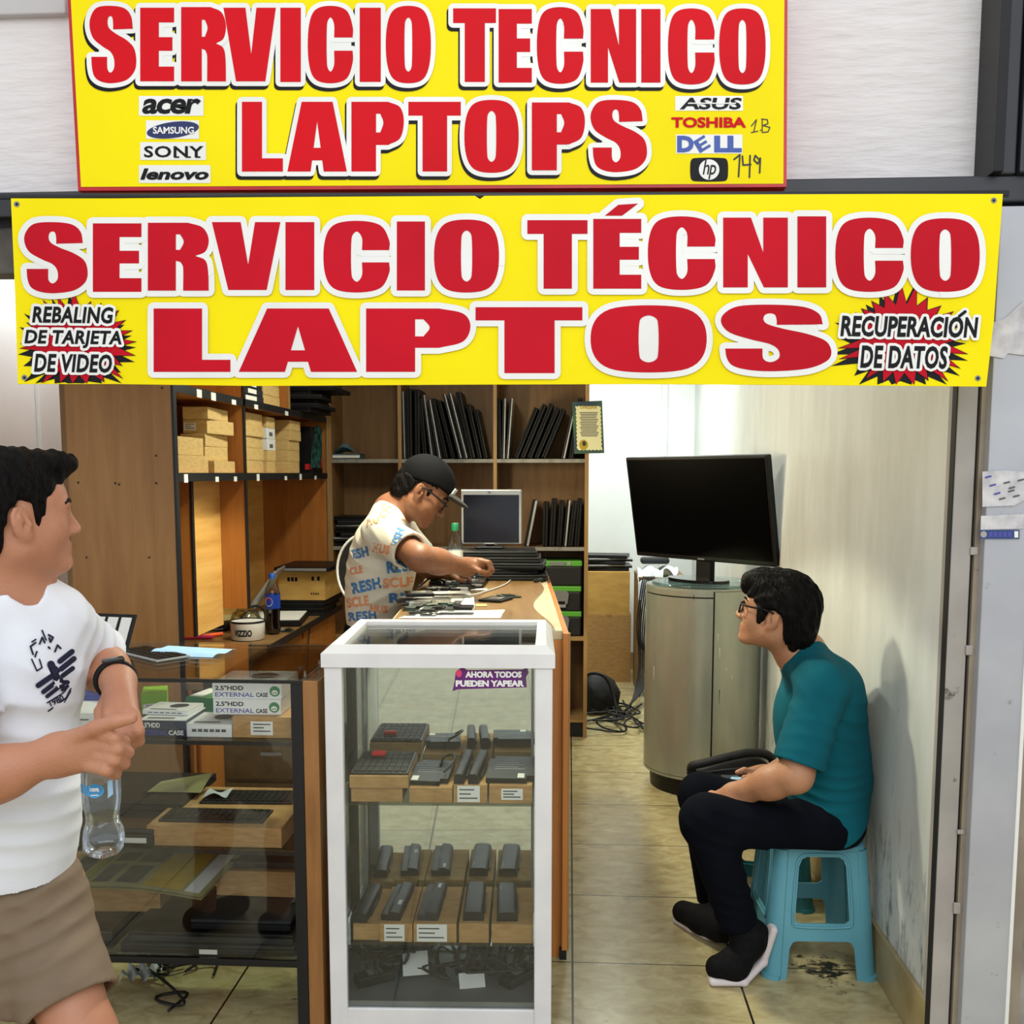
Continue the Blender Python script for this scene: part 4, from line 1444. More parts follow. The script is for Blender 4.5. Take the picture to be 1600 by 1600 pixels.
# ================================================================== CONTENTS
def box_thing(name, label, cat, c, sx, sy, h, mat, rz=0.0, group=None, tape=None, labels=(), b=0.0015, lid=None):
    """a closed box standing at c (centre of its base); labels: (face, u0, v0, u1, v1[, material]) as parts"""
    t = thing(name, label, cat, c, rz, group)
    mb = MB().box(-sx / 2, sx / 2, -sy / 2, sy / 2, 0, h - (0.0012 if lid else 0), mat, b)
    mb.build('carton', t, True)
    if lid:
        MB().box(-sx / 2, sx / 2, -sy / 2, sy / 2, h - 0.0012, h, lid).build('printed_lid', t, True)
    if tape == 'x':
        MB().box(-0.018, 0.018, -sy / 2 - 0.0006, sy / 2 + 0.0006, h - 0.02, h + 0.0006, 'tape').build('tape', t, True)
    for l in labels:
        face, u0, v0, u1, v1 = l[:5]
        m = l[5] if len(l) > 5 else 'label'
        mb = MB()
        if face == 'f':
            mb.box(u0, u1, -sy / 2 - 0.001, -sy / 2 + 0.0002, v0, v1, m)
            if m == 'label':
                for k in range(3):
                    z = v0 + (v1 - v0) * (0.25 + 0.25 * k)
                    mb.box(u0 + (u1 - u0) * .12, u0 + (u1 - u0) * (.9 if k != 1 else .6), -sy / 2 - 0.0014, -sy / 2 - 0.0008, z, z + (v1 - v0) * .09, 'label_ink')
        elif face == 'r':
            mb.box(sx / 2 - 0.0002, sx / 2 + 0.001, u0, u1, v0, v1, m)
        elif face == 't':
            mb.box(u0, u1, v0, v1, h - 0.0002, h + 0.001, m)
        mb.build('label', t, True)
    return t


# ---- cartons in the tall cabinet
SZ = 1.5305
g = 'small brown cartons in the tall cabinet'
for k in range(2):
    box_thing('carton', '%s of the two wide cartons at the near end of the tall cabinet shelf' % ('lower', 'upper')[k], 'box', (-1.505 - 0.01 * k, 3.685, SZ + 0.068 * k), 0.17, 0.32 - .02 * k, 0.067, 'carton2', R(-1.5 + 2 * k), g)
names5 = ['lowest', 'second from bottom', 'middle', 'second from top', 'topmost']
z = SZ
for k, h in enumerate((0.050, 0.056, 0.05, 0.056, 0.048)):
    dx, dy, a = ((0.012, 0.02, 2), (-0.01, -0.01, -1), (-0.012, 0.0, 1), (0.004, 0.01, -3), (0.0, -.01, 3))[k]
    box_thing('carton', '%s carton of the tall stack in the nearest bay of the cabinet' % names5[k], 'box', (-1.472 + dx, 3.995 + dy, z), 0.10, 0.27 - 0.02 * (k == 1), h - 0.001, 'carton2', R(a), g,
              None, (('f', -0.046, 0.012, 0.004, 0.042),) if k == 3 else ())
    z += h
z = SZ
for k in range(5):
    h = (0.058, 0.056, 0.05, 0.05, 0.056)[k]
    box_thing('carton', '%s carton of the wide stack just past the cabinet divider' % names5[k], 'box', (-1.472 + rnd.uniform(-.006, .006), 4.43 + rnd.uniform(-.012, .012), z), 0.10, 0.30, h - 0.001, 'carton2', R(rnd.uniform(-2, 2)), g)
    z += h
z = SZ
for k in range(5):
    h = (0.058, 0.05, 0.056, 0.05, 0.052)[k]
    box_thing('carton', '%s carton of the narrow stack in the middle of the second bay' % names5[k], 'box', (-1.468, 4.70 + rnd.uniform(-.006, .006), z), 0.09, 0.13, h - 0.001, 'carton2' if k not in (2, 3) else 'hdd_white', 0, g,
              None, (('r', -0.03, .012, 0.02, .03, 'label_ink'),) if k in (2, 3) else ())
    z += h
z = SZ
for k in range(5):
    h = (0.06, 0.056, 0.05, 0.05, 0.052)[k]
    box_thing('carton', '%s carton of the stack with brown sides before the black box' % names5[k], 'box', (-1.47 + rnd.uniform(-.006, .006), 5.08 + rnd.uniform(-.012, .012), z), 0.115, 0.20, h - 0.001, 'carton2', R(rnd.uniform(-2, 2)), g)
    z += h
t = box_thing('graphics_box', 'black and red upright product box at the far end of the cabinet shelf', 'box', (-1.43, 5.42, SZ), 0.09, 0.22, 0.25, 'black', 0, None, None,
              (('r', 0.02, 0.03, 0.10, 0.12, 'redbox'), ('r', -0.09, 0.03, -0.05, 0.06, 'white_print'), ('f', 0.005, 0.02, 0.04, 0.05, 'redbox')))
mb = MB().slab([(-0.06, 0), (0.05, 0), (0.06, 0.12), (0.035, 0.21), (0.0, 0.235), (-0.03, 0.20), (-0.055, 0.1)], lambda x, y, k: Vector((-1.376 + k + 0.012 * math.sin(30 * x) - 0.02 * y, 5.34 + x + 0.3 * y, SZ + 0.03 + y)), 0.006, 'teal_bag')
tag(mb.build('antistatic_bag', fix=True), 'crinkled teal antistatic bag against the black and red box', 'bag')
# upper shelf
UZ = 1.8435
for k in range(3):
    box_thing('carton', '%s carton on the upper cabinet shelf under the banner' % ('lowest', 'middle', 'top')[k], 'box', (-1.47, 4.70, UZ + 0.051 * k), 0.11, 0.25, 0.05, 'carton2', R(k - 1), g)
for k in range(4):
    t = thing('adapter_box', '%s dark packet with a white sticker on the upper cabinet shelf' % ('lowest', 'second', 'third', 'topmost')[k], 'box', (-1.46, 4.36, UZ + 0.03 * k), R(2 * k - 3), 'dark packets on the upper shelf')
    MB().box(-0.07, 0.07, -0.12, 0.12, 0, 0.029, 'dark_grey', 0.003).build('packet', t, True)
    MB().box(0.0695, 0.0706, -0.10 + 0.02 * k, 0.03, 0.005, 0.024, 'label').build('label', t, True)
for k in range(6):
    t = thing('laptop', '%s thin dark laptop of the flat pile on the upper cabinet shelf' % ('lowest', 'second', 'third', 'fourth', 'fifth', 'topmost')[k], 'laptop', (-1.45 + 0.03 * (k % 2) + (0.08 if k > 4 else 0), 5.26 + 0.02 * (k % 3), UZ + 0.0225 * k), R(-4 + 3 * (k % 4)), 'laptops on the upper cabinet shelf')
    MB().box(-0.13, 0.13, -0.18, 0.18, 0, 0.013, 'black_matt', 0.003).build('base', t, True)
    MB().box(-0.13, 0.13, -0.18, 0.18, 0.0135, 0.022, 'dark_grey' if k % 2 else 'black', 0.003).build('lid', t, True)

# ---- things on the cabinet desk
DZ = 0.7795


def desk(px, py):
    return PZ(px, py, DZ)


p = desk(379, 1003) + Vector((0, 0.078, 0))
t = thing('tub', 'white round tub with dark lettering on the cabinet desk', 'tub', p)
mb = MB().lathe([(0.066, 0), (0.074, 0.004), (0.076, 0.075), (0.078, 0.083)], (0, 0, 0), 'white_plastic', 40)
mb.build('body', t, True)
mb = MB().lathe([(0.0775, 0.079), (0.0785, 0.086), (0.0755, 0.088), (0.072, 0.070)], (0, 0, 0), 'black', 40, None, False, True)
mb.build('rim', t, True)
mb = MB()
put_text(mb, 'VIZZIO', (-0.042, 0.052, 0.042, 0.022), lambda x, y: Vector((0.0772 * math.sin(x / 0.0772), -0.0772 * math.cos(x / 0.0772), y)), 'black_print', 0.04)
mb.build('lettering', t, True)
p = desk(427, 990)
t = thing('cola_bottle', 'cola bottle with a blue and red round label on the cabinet desk', 'bottle', p)
bp_ = [(0.026, 0), (0.034, 0.006), (0.036, 0.03), (0.033, 0.07), (0.036, 0.12), (0.036, 0.19), (0.030, 0.22), (0.014, 0.25), (0.0125, 0.268)]
MB().lathe(bp_, (0, 0, 0), 'pet', 28).build('body', t, True)
MB().lathe([(0.024, 0.003), (0.0325, 0.008), (0.0345, 0.03), (0.0315, 0.07), (0.0345, 0.118)], (0, 0, 0), 'cola', 28).build('drink', t, True)
mb = MB().lathe([(0.0366, 0.122), (0.0366, 0.188)], (0, 0, 0), 'label_royal', 32, None, False, False)
cyl = lambda r_: (lambda x, y: Vector((r_ * math.sin(x / r_), -r_ * math.cos(x / r_), y)))
mb.poly([ellipse(-0.008, 0.155, 0.019, 0.021)], cyl(0.0372), 'white_print')
mb.poly([[(x, y) for x, y in ellipse(-0.008, 0.155, 0.0165, 0.0185) if y > 0.158] + [(0.004, 0.158), (-0.02, 0.160)]], cyl(0.0376), 'red')
mb.poly([[(x, y) for x, y in ellipse(-0.008, 0.155, 0.0165, 0.0185) if y < 0.150]], cyl(0.0376), 'label_royal')
mb.build('label', t, True)['label'] = 'blue label with a red, white and blue disc'
MB().lathe([(0.0155, 0.262), (0.0155, 0.284), (0.014, 0.286)], (0, 0, 0), 'cap_blue', 24).build('cap', t, True)
p = desk(392, 975)
t = thing('glass_jar', 'squat yellowish glass jar behind the white tub', 'jar', (-1.53, 4.58, DZ))
MB().lathe([(0.06, 0), (0.07, 0.01), (0.073, 0.06), (0.06, 0.095), (0.04, 0.105)], (0, 0, 0), 'amber', 28).build('body', t, True)
MB().lathe([(0.042, 0.104), (0.042, 0.112)], (0, 0, 0), 'amber', 28).build('lid', t, True)
for k in range(3):
    t = thing('laptop', '%s dark closed laptop under the marked carton on the cabinet desk' % ('lowest', 'middle', 'top')[k], 'laptop', (-1.45 + 0.01 * k, 5.33, DZ + 0.0265 * k), R(2 - 2 * k), 'laptops under the marked carton')
    MB().box(-0.14, 0.14, -0.19, 0.19, 0, 0.015, 'black_matt', 0.003).build('base', t, True)
    MB().box(-0.14, 0.14, -0.19, 0.19, 0.0155, 0.026, 'black', 0.003).build('lid', t, True)
t = box_thing('carton', 'yellow brown carton with printed marks under the flat black device', 'box', (-1.415, 5.33, DZ + 0.081), 0.25, 0.36, 0.155, 'carton_big', 0)
mb = MB()
f = lambda x, y: Vector((x, -0.181, y))
for k, (x, y) in enumerate(((-0.075, 0.10), (-0.055, 0.10), (-0.035, 0.10), (0.055, 0.105), (0.085, 0.105))):
    plate(mb, x, y, x + 0.014, y + 0.022, f, 'black_print')
for k in range(4):
    plate(mb, 0.05 + k * 0.012, 0.03, 0.057 + k * 0.012, 0.04, f, 'black_print')
mb.build('printed_marks', t, True)
t = thing('monitor', 'flat black device lying on the marked carton in the far bay', 'monitor', (-1.40, 5.31, DZ + 0.237))
MB().box(-0.15, 0.15, -0.20, 0.20, 0, 0.022, 'black', 0.005).build('housing', t, True)
MB().box(-0.13, 0.13, -0.205, -0.199, 0.004, 0.018, 'silver', 0.001).build('trim', t, True)
# open laptop seen edge on
t = thing('laptop', 'open silver laptop seen edge-on beside the cola bottle', 'laptop', (-1.47, 4.92, DZ), R(8))
MB().box(-0.16, 0.13, -0.17, 0.17, 0.0, 0.03, 'black', 0.004).build('base', t, True)
MB().box(-0.15, 0.12, -0.16, 0.16, 0.0305, 0.033, 'paper').build('keyboard_deck', t, True)
mb = MB().obox((-0.075, -0.0, 0.152), (0.085, 0, 0.118), (0, 0.17, 0), (0.0045, 0, -0.0032), 'silver', 0.002)
mb.build('screen', t, True)
t = thing('circuit_board', 'small board with clips on the desk edge beside the open laptop', 'board', (-1.37, 4.62, DZ))
MB().box(-0.05, 0.05, -0.03, 0.03, 0, 0.006, 'pcb').build('board', t, True)
for k in range(3):
    MB().box(-0.035 + k * 0.03, -0.02 + k * 0.03, -0.02, 0.015, 0.006, 0.013, 'silver' if k % 2 else 'black').build('component', t, True)
for (px, py, l, a, m, lab) in ((305, 999, 0.16, 4, 'pink', 'pink marker pen on the cabinet desk'), (332, 995, 0.10, 24, 'orange', 'orange marker pen beside the white tub')):
    c = desk(px, py)
    d = Vector((math.cos(R(a)), math.sin(R(a)) * 2.4, 0)).normalized()
    t = thing('marker_pen', lab, 'pen', c)
    MB().cyl(d * (-l / 2) + Vector((0, 0, .009)), d * (l * .2) + Vector((0, 0, .009)), 0.009, m, n=14).build('barrel', t, True)
    MB().cyl(d * (l * .2) + Vector((0, 0, .009)), d * (l / 2) + Vector((0, 0, .009)), 0.0098, m, 0.008, n=14).build('cap', t, True)
c = desk(325, 978)
mb = MB().grid(lambda u, v: c + Vector((-0.16 + 0.32 * u, -0.05 + 0.20 * v, 0.012 + 0.022 * math.sin(5 * u + 1.5 * v) ** 2 + 0.012 * math.sin(9 * v + 3 * u))), 22, 14, 'paper_old')
tag(mb.build('cloth', fix=True), 'crumpled beige cloth on the cabinet desk behind the pens', 'cloth')
c = desk(330, 990)
mb = MB().tube([c + Vector(v) for v in ((-.05, .06, .01), (0, .1, .015), (.08, .13, .03), (.13, .16, .10), (.17, .18, .115), (.2, .2, .08), (.19, .22, .02), (.1, .18, .01), (.02, .05, .01), (-.08, .03, .01))], 0.006, 'cord', 7)
tag(mb.build('cable'), 'thick black cable looping up behind the white tub', 'cable')
t = thing('hand_tool', 'black hand tool lying beside the white tub', 'tool', desk(340, 985))
MB().box(-0.07, 0.06, -0.025, 0.025, 0, 0.04, 'black', 0.012).build('body', t, True)
MB().box(0.06, 0.085, -0.018, 0.018, 0.008, 0.03, 'dark_grey', 0.004).build('head', t, True)
pA, pB = desk(470, 952), desk(505, 1000)
mb = MB().tube([pA, pA + Vector((.06, -.1, .01)), pA + Vector((0.10, -0.16, 0.002)), Vector((-1.29, 4.8, 0.70)), Vector((-1.29, 4.75, 0.55)), Vector((-1.30, 4.6, 0.4))], 0.0035, 'cord', 6)
tag(mb.build('cable'), 'thin cable hanging over the cabinet desk edge', 'cable')

# ---- laptops in the bookcase
def slab_laptop(xb, xt, ytop, zb, label, group, silver=False, th=0.026, dp=0.24, off=0.0):
    """closed laptop on its short edge; pixels of its foot and top read on the bookcase front"""
    F = PY(xb, 717, QY + 0.012 + off)
    T = PY(xt, ytop, QY + 0.012 + off)
    F.z = zb
    d = (T - F)
    L = d.length
    ang = math.atan2(d.x, d.z)
    t = thing('laptop', label, 'laptop', (F.x, QY + 0.02 + off + dp / 2, zb + (th / 2) * abs(math.sin(ang))), 0, group, (0, ang, 0))
    MB().box(-th / 2, -0.001, -dp / 2, dp / 2, 0, L, 'black_matt' if not silver else 'dark_grey', 0.003).build('base', t, True)
    MB().box(0.0005, th / 2, -dp / 2, dp / 2, 0, L, 'black' if not silver else 'silver', 0.003).build('lid', t, True)
    return t


gl = 'laptops stored upright in the bookcase'
row = [(631, 628, 611, 1, .014), (640, 638.5, 607, 0, .03), (652, 651, 608, 0, .03), (664, 656, 622, 0, .024), (674, 661, 617, 1, .015), (686, 670, 625, 1, .018), (697, 676, 623, 0, .022), (708, 685, 626, 0, .022),
       (719, 693, 616, 1, .018), (728, 702, 615, 1, .018), (739, 715, 613, 0, .03), (750, 731, 632, 0, .024), (759, 743, 640, 0, .022)]
for k, (xb, xt, yt, sv, th) in enumerate(row):
    slab_laptop(xb, xt, yt, 1.612, '%s laptop from left in the upper middle bay of the bookcase, %s' % (ORD[k] if k < 12 else 'last', 'silver edged' if sv else 'black'), gl, sv, th)
row = [(781, 779, 622, 0, .018), (786, 788, 622, 1, .018), (792, 799, 622, 1, .018), (806, 838, 638, 0, .024), (816, 851, 633, 0, .026), (827, 862, 632, 0, .026), (838, 872, 638, 0, .024), (849, 881, 640, 0, .026), (880, 899, 628, 1, .02), (892, 907, 622, 0, .026)]
for k, (xb, xt, yt, sv, th) in enumerate(row):
    slab_laptop(xb, xt, yt, 1.612, '%s laptop from left in the upper right bay of the bookcase, %s' % (ORD[k], 'silver edged' if sv else 'black'), gl, sv, th)
MZ = 1.112
row = [(822, 836, 783, 1, .03), (851, 853, 785, 0, .03), (862, 866, 780, 0, .03), (873, 878, 783, 0, .028), (882, 889, 782, 1, .022), (891, 899, 784, 0, .028), (901, 907, 780, 0, .028)]
for k, (xb, xt, yt, sv, th) in enumerate(row):
    dy = 858 - 717
    F = PY(xb, 858, QY + .012)
    T = PY(xt, yt, QY + .012)
    d = T - Vector((F.x, F.y, MZ))
    a = math.atan2(d.x, d.z)
    t = thing('laptop', '%s dark laptop from the left on the lower bookcase shelf beside the monitor' % ORD[k], 'laptop', (F.x, QY + 0.13, MZ + th / 2 * abs(math.sin(a))), 0, gl, (0, a, 0))
    MB().box(-th / 2, -0.001, -0.10, 0.11, 0, d.length, 'black_matt', 0.003).build('base', t, True)
    MB().box(0.0005, th / 2, -0.10, 0.11, 0, d.length, 'silver' if sv else 'black', 0.003).build('lid', t, True)
# flat things in the left bays
c = PY(540, 712, QY + 0.10)
c.z = 1.6115
t = thing('plastic_tray', 'flat blue grey tray on the upper left bookcase shelf', 'tray', c)
MB().box(-0.12, 0.10, -0.07, 0.09, 0, 0.03, 'blue_tray', 0.006).build('tray', t, True)
MB().box(-0.118, 0.098, -0.072, -0.07, 0.008, 0.022, 'label').build('label_strip', t, True)
mb = MB().grid(lambda u, v: c + Vector((-0.06 + 0.17 * u, -0.05 + 0.11 * v, 0.032 + 0.075 * math.sin(math.pi * min(1, u * 1.3)) * (0.6 + 0.4 * math.sin(5 * v)) * (1 - u) ** .4)), 16, 10, 'blue_tray')
tag(mb.build('plastic_film', fix=True), 'crumpled blue grey film lying on the flat tray', 'film')
for k in range(7):
    c = PY(566, 858, QY + 0.13)
    c.z = MZ + 0.0243 * k
    t = thing('laptop', '%s laptop of the flat pile on the bookcase behind the bending man' % ORD[k], 'laptop', c + Vector((0.02 * (k % 3) - 0.02 * (k % 2), 0, 0)), R((-3, 2, 4, -5, 1, 6, -2)[k]), gl)
    MB().box(-0.15, 0.13, -0.11, 0.12, 0, 0.014, 'black_matt', 0.003).build('base', t, True)
    MB().box(-0.15, 0.13, -0.11, 0.12, 0.0145, 0.024, ('black', 'silver', 'dark_grey')[k % 3], 0.003).build('lid', t, True)

# certificate pinned to the bookcase edge
cx_, cz_ = PY(919, 667, QY - 0.012), 0
t = thing('certificate', 'printed cream certificate with a navy border pinned to the bookcase edge', 'notice', PY(919, 708, QY - 0.012))
cf = lambda l: (lambda x, y: PY(x + (y - 667) * 0.03, y, QY - 0.012 - 0.0012 * l))
mb = MB().slab([(895, 628), (942, 626), (943, 708), (896, 709)], lambda x, y, k: PY(x + (y - 667) * .03, y, QY - 0.012 + k), 0.004, 'poster_navy')
mb.build('backing', t, fix=True)
sc_ = []
for k in range(14): sc_.append((900 + k * 2.9, 634 + (k % 2) * 1.5))
for k in range(22): sc_.append((938.5 + (k % 2) * 1.5, 635 + k * 3.1))
for k in range(14): sc_.append((940 - k * 2.9, 704 - (k % 2) * 1.5))
for k in range(22): sc_.append((901.5 - (k % 2) * 1.5, 702 - k * 3.1))
mb = MB().poly([sc_], cf(1), 'poster_cream')
mb.build('paper', t)
mb = MB()
put_text(mb, 'OPALENA', (907, 634, 934, 639), cf(2), 'poster_gold', 0.03)
for k in range(15):
    plate(mb, 906 + (k % 3), 644 + k * 2.6, 935 - (k * 5) % 4, 645.4 + k * 2.6, cf(2), 'label_ink')
mb.poly([ellipse(911, 695, 7, 8)], cf(2), 'poster_gold')
mb.poly([ellipse(912, 693, 3, 4)], cf(3), 'scuff')
mb.build('print', t)

# ---- green and black tool cases low in the bookcase
for k in range(3):
    z0 = 0.5945 + 0.146 * k
    t = thing('tool_case', '%s black tool case with a lime green edge low in the bookcase' % ('lowest', 'middle', 'topmost')[k], 'case', (-0.065, QY + 0.14, z0), R((0.5, -1, 1.2)[k]), 'tool cases in the bookcase')
    MB().box(-0.125, 0.135, -0.12, 0.13, 0, 0.112, 'toolbox', 0.008).build('body', t, True)
    MB().box(-0.128, 0.138, -0.123, 0.132, 0.113, 0.144, 'green_plastic', 0.005).build('lid', t, True)
    if k < 2:
        mb = MB()
        mb.slab([(-0.062, 0.10), (-0.055, 0.045), (-0.04, 0.035), (0.045, 0.035), (0.06, 0.045), (0.067, 0.10), (0.055, 0.118), (-0.05, 0.118)], lambda x, y, d: Vector((x, -0.121 - d, y)), 0.012, 'grey')
        mb.build('handle', t, True, True)
        MB().box(-0.04, 0.045, -0.1355, -0.1325, 0.042, 0.058, 'black').build('grip_gap', t, True)
        MB().box(-0.045, 0.05, -0.136, -0.1325, 0.022, 0.036, 'silver', 0.001).build('latch', t, True)
    else:
        MB().box(-0.05, 0.04, -0.128, -0.122, 0.116, 0.14, 'grey', 0.003).build('handle', t, True)
        MB().box(0.05, 0.075, -0.128, -0.122, 0.116, 0.14, 'silver', 0.003).build('latch', t, True)

# ---- repair counter: open machines, papers, bottle
TZ = 1.0555


def tb(px, py, z=TZ):
    return PZ(px, py, z)


def flat_quad(px4, z0, h, m, b=0.0):
    P = [tb(*q, z0) for q in px4]
    vs = P + [p + Vector((0, 0, h)) for p in P]
    return vs, [(3, 2, 1, 0), (4, 5, 6, 7)] + [(i, (i + 1) % 4, 4 + (i + 1) % 4, 4 + i) for i in range(4)]


def flat_thing(name, label, cat, px4, z0, h, m, group=None):
    vs, fs = flat_quad(px4, z0, h, m)
    mb = MB().add(vs, fs, m)
    return tag(mb.build(name, fix=True), label, cat, group)


flat_thing('paper_sheet', 'white paper sheet at the near end of the repair counter', 'paper', [(622, 966), (782, 966), (789, 953), (655, 956)], TZ, 0.001, 'paper')
vs, fs = flat_quad([(640, 957), (742, 953), (740, 937), (624, 938)], TZ + 0.0012, 0.016, 'paper')
lt = thing('laptop', 'stripped laptop base packed with components on the repair counter', 'laptop', tb(685, 955, TZ + .0012))
MB().add(vs, fs, 'white_plastic').build('base', lt, fix=True)
q0, q1, q3 = tb(640, 957, TZ + .017), tb(742, 953, TZ + .017), tb(624, 938, TZ + .017)
mb = MB()
r3 = random.Random(8)
for k in range(46):
    u, v = r3.uniform(0.04, 0.9), r3.uniform(0.06, 0.88)
    c = q0 + (q1 - q0) * u + (q3 - q0) * v
    sx, sy, h = r3.uniform(.008, .03), r3.uniform(.008, .035), r3.uniform(.004, .014)
    mb.box(c.x - sx, c.x + sx, c.y - sy, c.y + sy, c.z, c.z + h, r3.choice(['black', 'dark_grey', 'pcb', 'black', 'silver', 'pcb']), 0.001)
mb.build('circuitry', lt)
vs, fs = flat_quad([(668, 935), (755, 918), (768, 900), (672, 905)], TZ, 0.022, 'black')
lt = thing('laptop', 'opened black laptop shell under the hands of the bending man', 'laptop', tb(715, 925))
MB().add(vs, fs, 'black').build('base', lt, fix=True)
q0, q1, q3 = tb(668, 935, TZ + .022), tb(755, 918, TZ + .022), tb(672, 905, TZ + .022)
mb = MB()
for k in range(44):
    u, v = r3.uniform(0.05, 0.92), r3.uniform(0.05, 0.9)
    c = q0 + (q1 - q0) * u + (q3 - q0) * v
    sx, sy, h = r3.uniform(.006, .026), r3.uniform(.006, .03), r3.uniform(.003, .012)
    mb.box(c.x - sx, c.x + sx, c.y - sy, c.y + sy, c.z, c.z + h, r3.choice(['black', 'dark_grey', 'pcb', 'silver', 'steel', 'black_matt']), 0.001)
mb.build('circuitry', lt)
a, b_, c, d = tb(660, 917, TZ + .03), tb(762, 899, TZ + .03), tb(757, 893, TZ + .10), tb(660, 903, TZ + .085)
# loose boards and small parts
for k, (px, py, sx, sy, m, nm, lab) in enumerate(((705, 940, .07, .04, 'silver', 'metal_plate', 'bent silver plate lying on the stripped laptop base'),
                                                 (775, 938, .045, .06, 'black', 'hard_drive', 'small black drive lying on the bare part of the counter mat'),
                                                 (752, 946, .02, .03, 'carton2', 'card_scrap', 'small tan card scrap near the front of the counter mat'),
                                                 (742, 921, .05, .03, 'paper', 'paper_slip', 'narrow white slip beside the opened laptop shell'),
                                                 (655, 944, .05, .05, 'dark_grey', 'fan_module', 'dark cooling module at the left of the stripped laptop'),
                                                 (795, 932, .03, .05, 'pcb', 'memory_board', 'thin dark green board near the wavy mat edge'))):
    c = tb(px, py)
    zz = 0.032 if k in (0, 4) else 0.0002
    t = thing(nm, lab, 'part', c + Vector((0, 0, zz)), R((12, -20, 8, 3, 14, 30)[k]))
    MB().box(-sx, sx, -sy, sy, 0, (0.003, 0.008, 0.002, 0.001, 0.012, 0.004)[k], m, 0.001).build('body', t, True)
    if k in (1, 4, 5):
        MB().box(-sx * .6, sx * .5, -sy * .5, sy * .5, (0, .008, 0, 0, .012, .004)[k], (0, .0085, 0, 0, .0135, .007)[k], 'silver' if k != 5 else 'black').build('chip', t, True)
mb = MB()
pp = [tb(690, 928), tb(720, 930), tb(735, 936), tb(760, 925), tb(790, 915), tb(800, 905)]
tag(MB().tube([p + Vector((0, 0, .012 if i < 3 else .003)) for i, p in enumerate(pp)], 0.003, 'cord_white', 6).build('cable'), 'thin white cable crossing the repair counter', 'cable')
mb = MB().tube([tb(655, 930) + Vector((0, 0, .035)), tb(690, 906) + Vector((0, 0, .05)), tb(712, 903) + Vector((0, 0, .06)), tb(730, 912) + Vector((0, 0, .03))], 0.005, 'cord', 6)
tag(mb.build('cable'), 'black cable arched over the opened laptop shell', 'cable')
# water bottle with a green cap
c = Vector((-0.485, 4.20, TZ))
t = thing('water_bottle', 'clear water bottle with a green cap standing before the monitor', 'bottle', c)
MB().lathe([(0.026, 0), (0.032, 0.005), (0.033, 0.05), (0.030, 0.10), (0.033, 0.13), (0.033, 0.17), (0.026, 0.20), (0.013, 0.225), (0.0125, 0.24)], (0, 0, 0), 'pet', 24).build('body', t, True)
MB().lathe([(0.0335, 0.10), (0.0335, 0.15)], (0, 0, 0), 'paper', 24, None, False, False).build('label', t, True)
MB().lathe([(0.0155, 0.232), (0.0155, 0.262), (0.014, 0.264)], (0, 0, 0), 'cap_green', 20).build('cap', t, True)
# pile of black laptops at the far end
for k in range(5):
    t = thing('laptop', '%s black laptop of the pile at the far end of the repair counter' % ('lowest', 'second', 'third', 'fourth', 'topmost')[k], 'laptop', (-0.33 + (0.03, -0.02, 0.02, 0.0, -0.02)[k], 4.50, TZ + 0.0262 * k), R((3, 6, -2, 1, 4)[k]), 'black laptops piled on the counter')
    MB().box(-0.20, 0.20, -0.13, 0.13, 0, 0.015, 'black_matt', 0.004).build('base', t, True)
    MB().box(-0.20, 0.20, -0.13, 0.13, 0.0155, 0.0255, 'black', 0.004).build('lid', t, True)
# silver framed monitor standing on the pile
mz = TZ + 0.0262 * 5
mo = thing('monitor', 'small monitor with a silver frame and dark screen on the laptop pile', 'monitor', (-0.365, 4.55, mz))
sa, sb = PY(721, 845, 4.53), PY(815, 765, 4.53)
MB().box(sa.x, sb.x, 4.53, 4.555, mz + 0.02, sb.z, 'silver', 0.005).build('frame', mo)
MB().box(sa.x + 0.010, sb.x - 0.012, 4.526, 4.530, mz + 0.028, sb.z - 0.024, 'screen_blue').build('screen', mo)
mb = MB()
put_text(mb, 'hp', (-0.372, sb.z - 0.007, -0.358, sb.z - 0.019), lambda x, y: Vector((x, 4.5285, y)), 'dark_grey', 0.02)
mb.build('maker_badge', mo)
MB().box(-0.43, -0.30, 4.50, 4.61, mz, mz + 0.012, 'black', 0.004).build('foot', mo)
MB().box(-0.385, -0.345, 4.555, 4.575, mz + 0.01, mz + 0.12, 'black', 0.003).build('neck', mo)
MB().box(-0.39, -0.34, 4.5265, 4.5295, mz + 0.0215, mz + 0.027, 'silver').build('lower_badge', mo)
# stylus lamp arm and cable rolled at the far right of the counter
c = Vector((-0.13, 4.50, TZ))
mb = MB().tube([c + Vector(v) for v in ((-.05, -.02, .008), (.0, .03, .02), (.03, 0, .05), (0, -.04, .06), (-.04, 0, .045), (0, .04, .03), (.035, -.01, .01), (.02, -.12, .008), (-.02, -.2, .008))], 0.007, 'cord', 7)
tag(mb.build('cable'), 'coiled dark cable on the far right corner of the repair counter', 'cable')

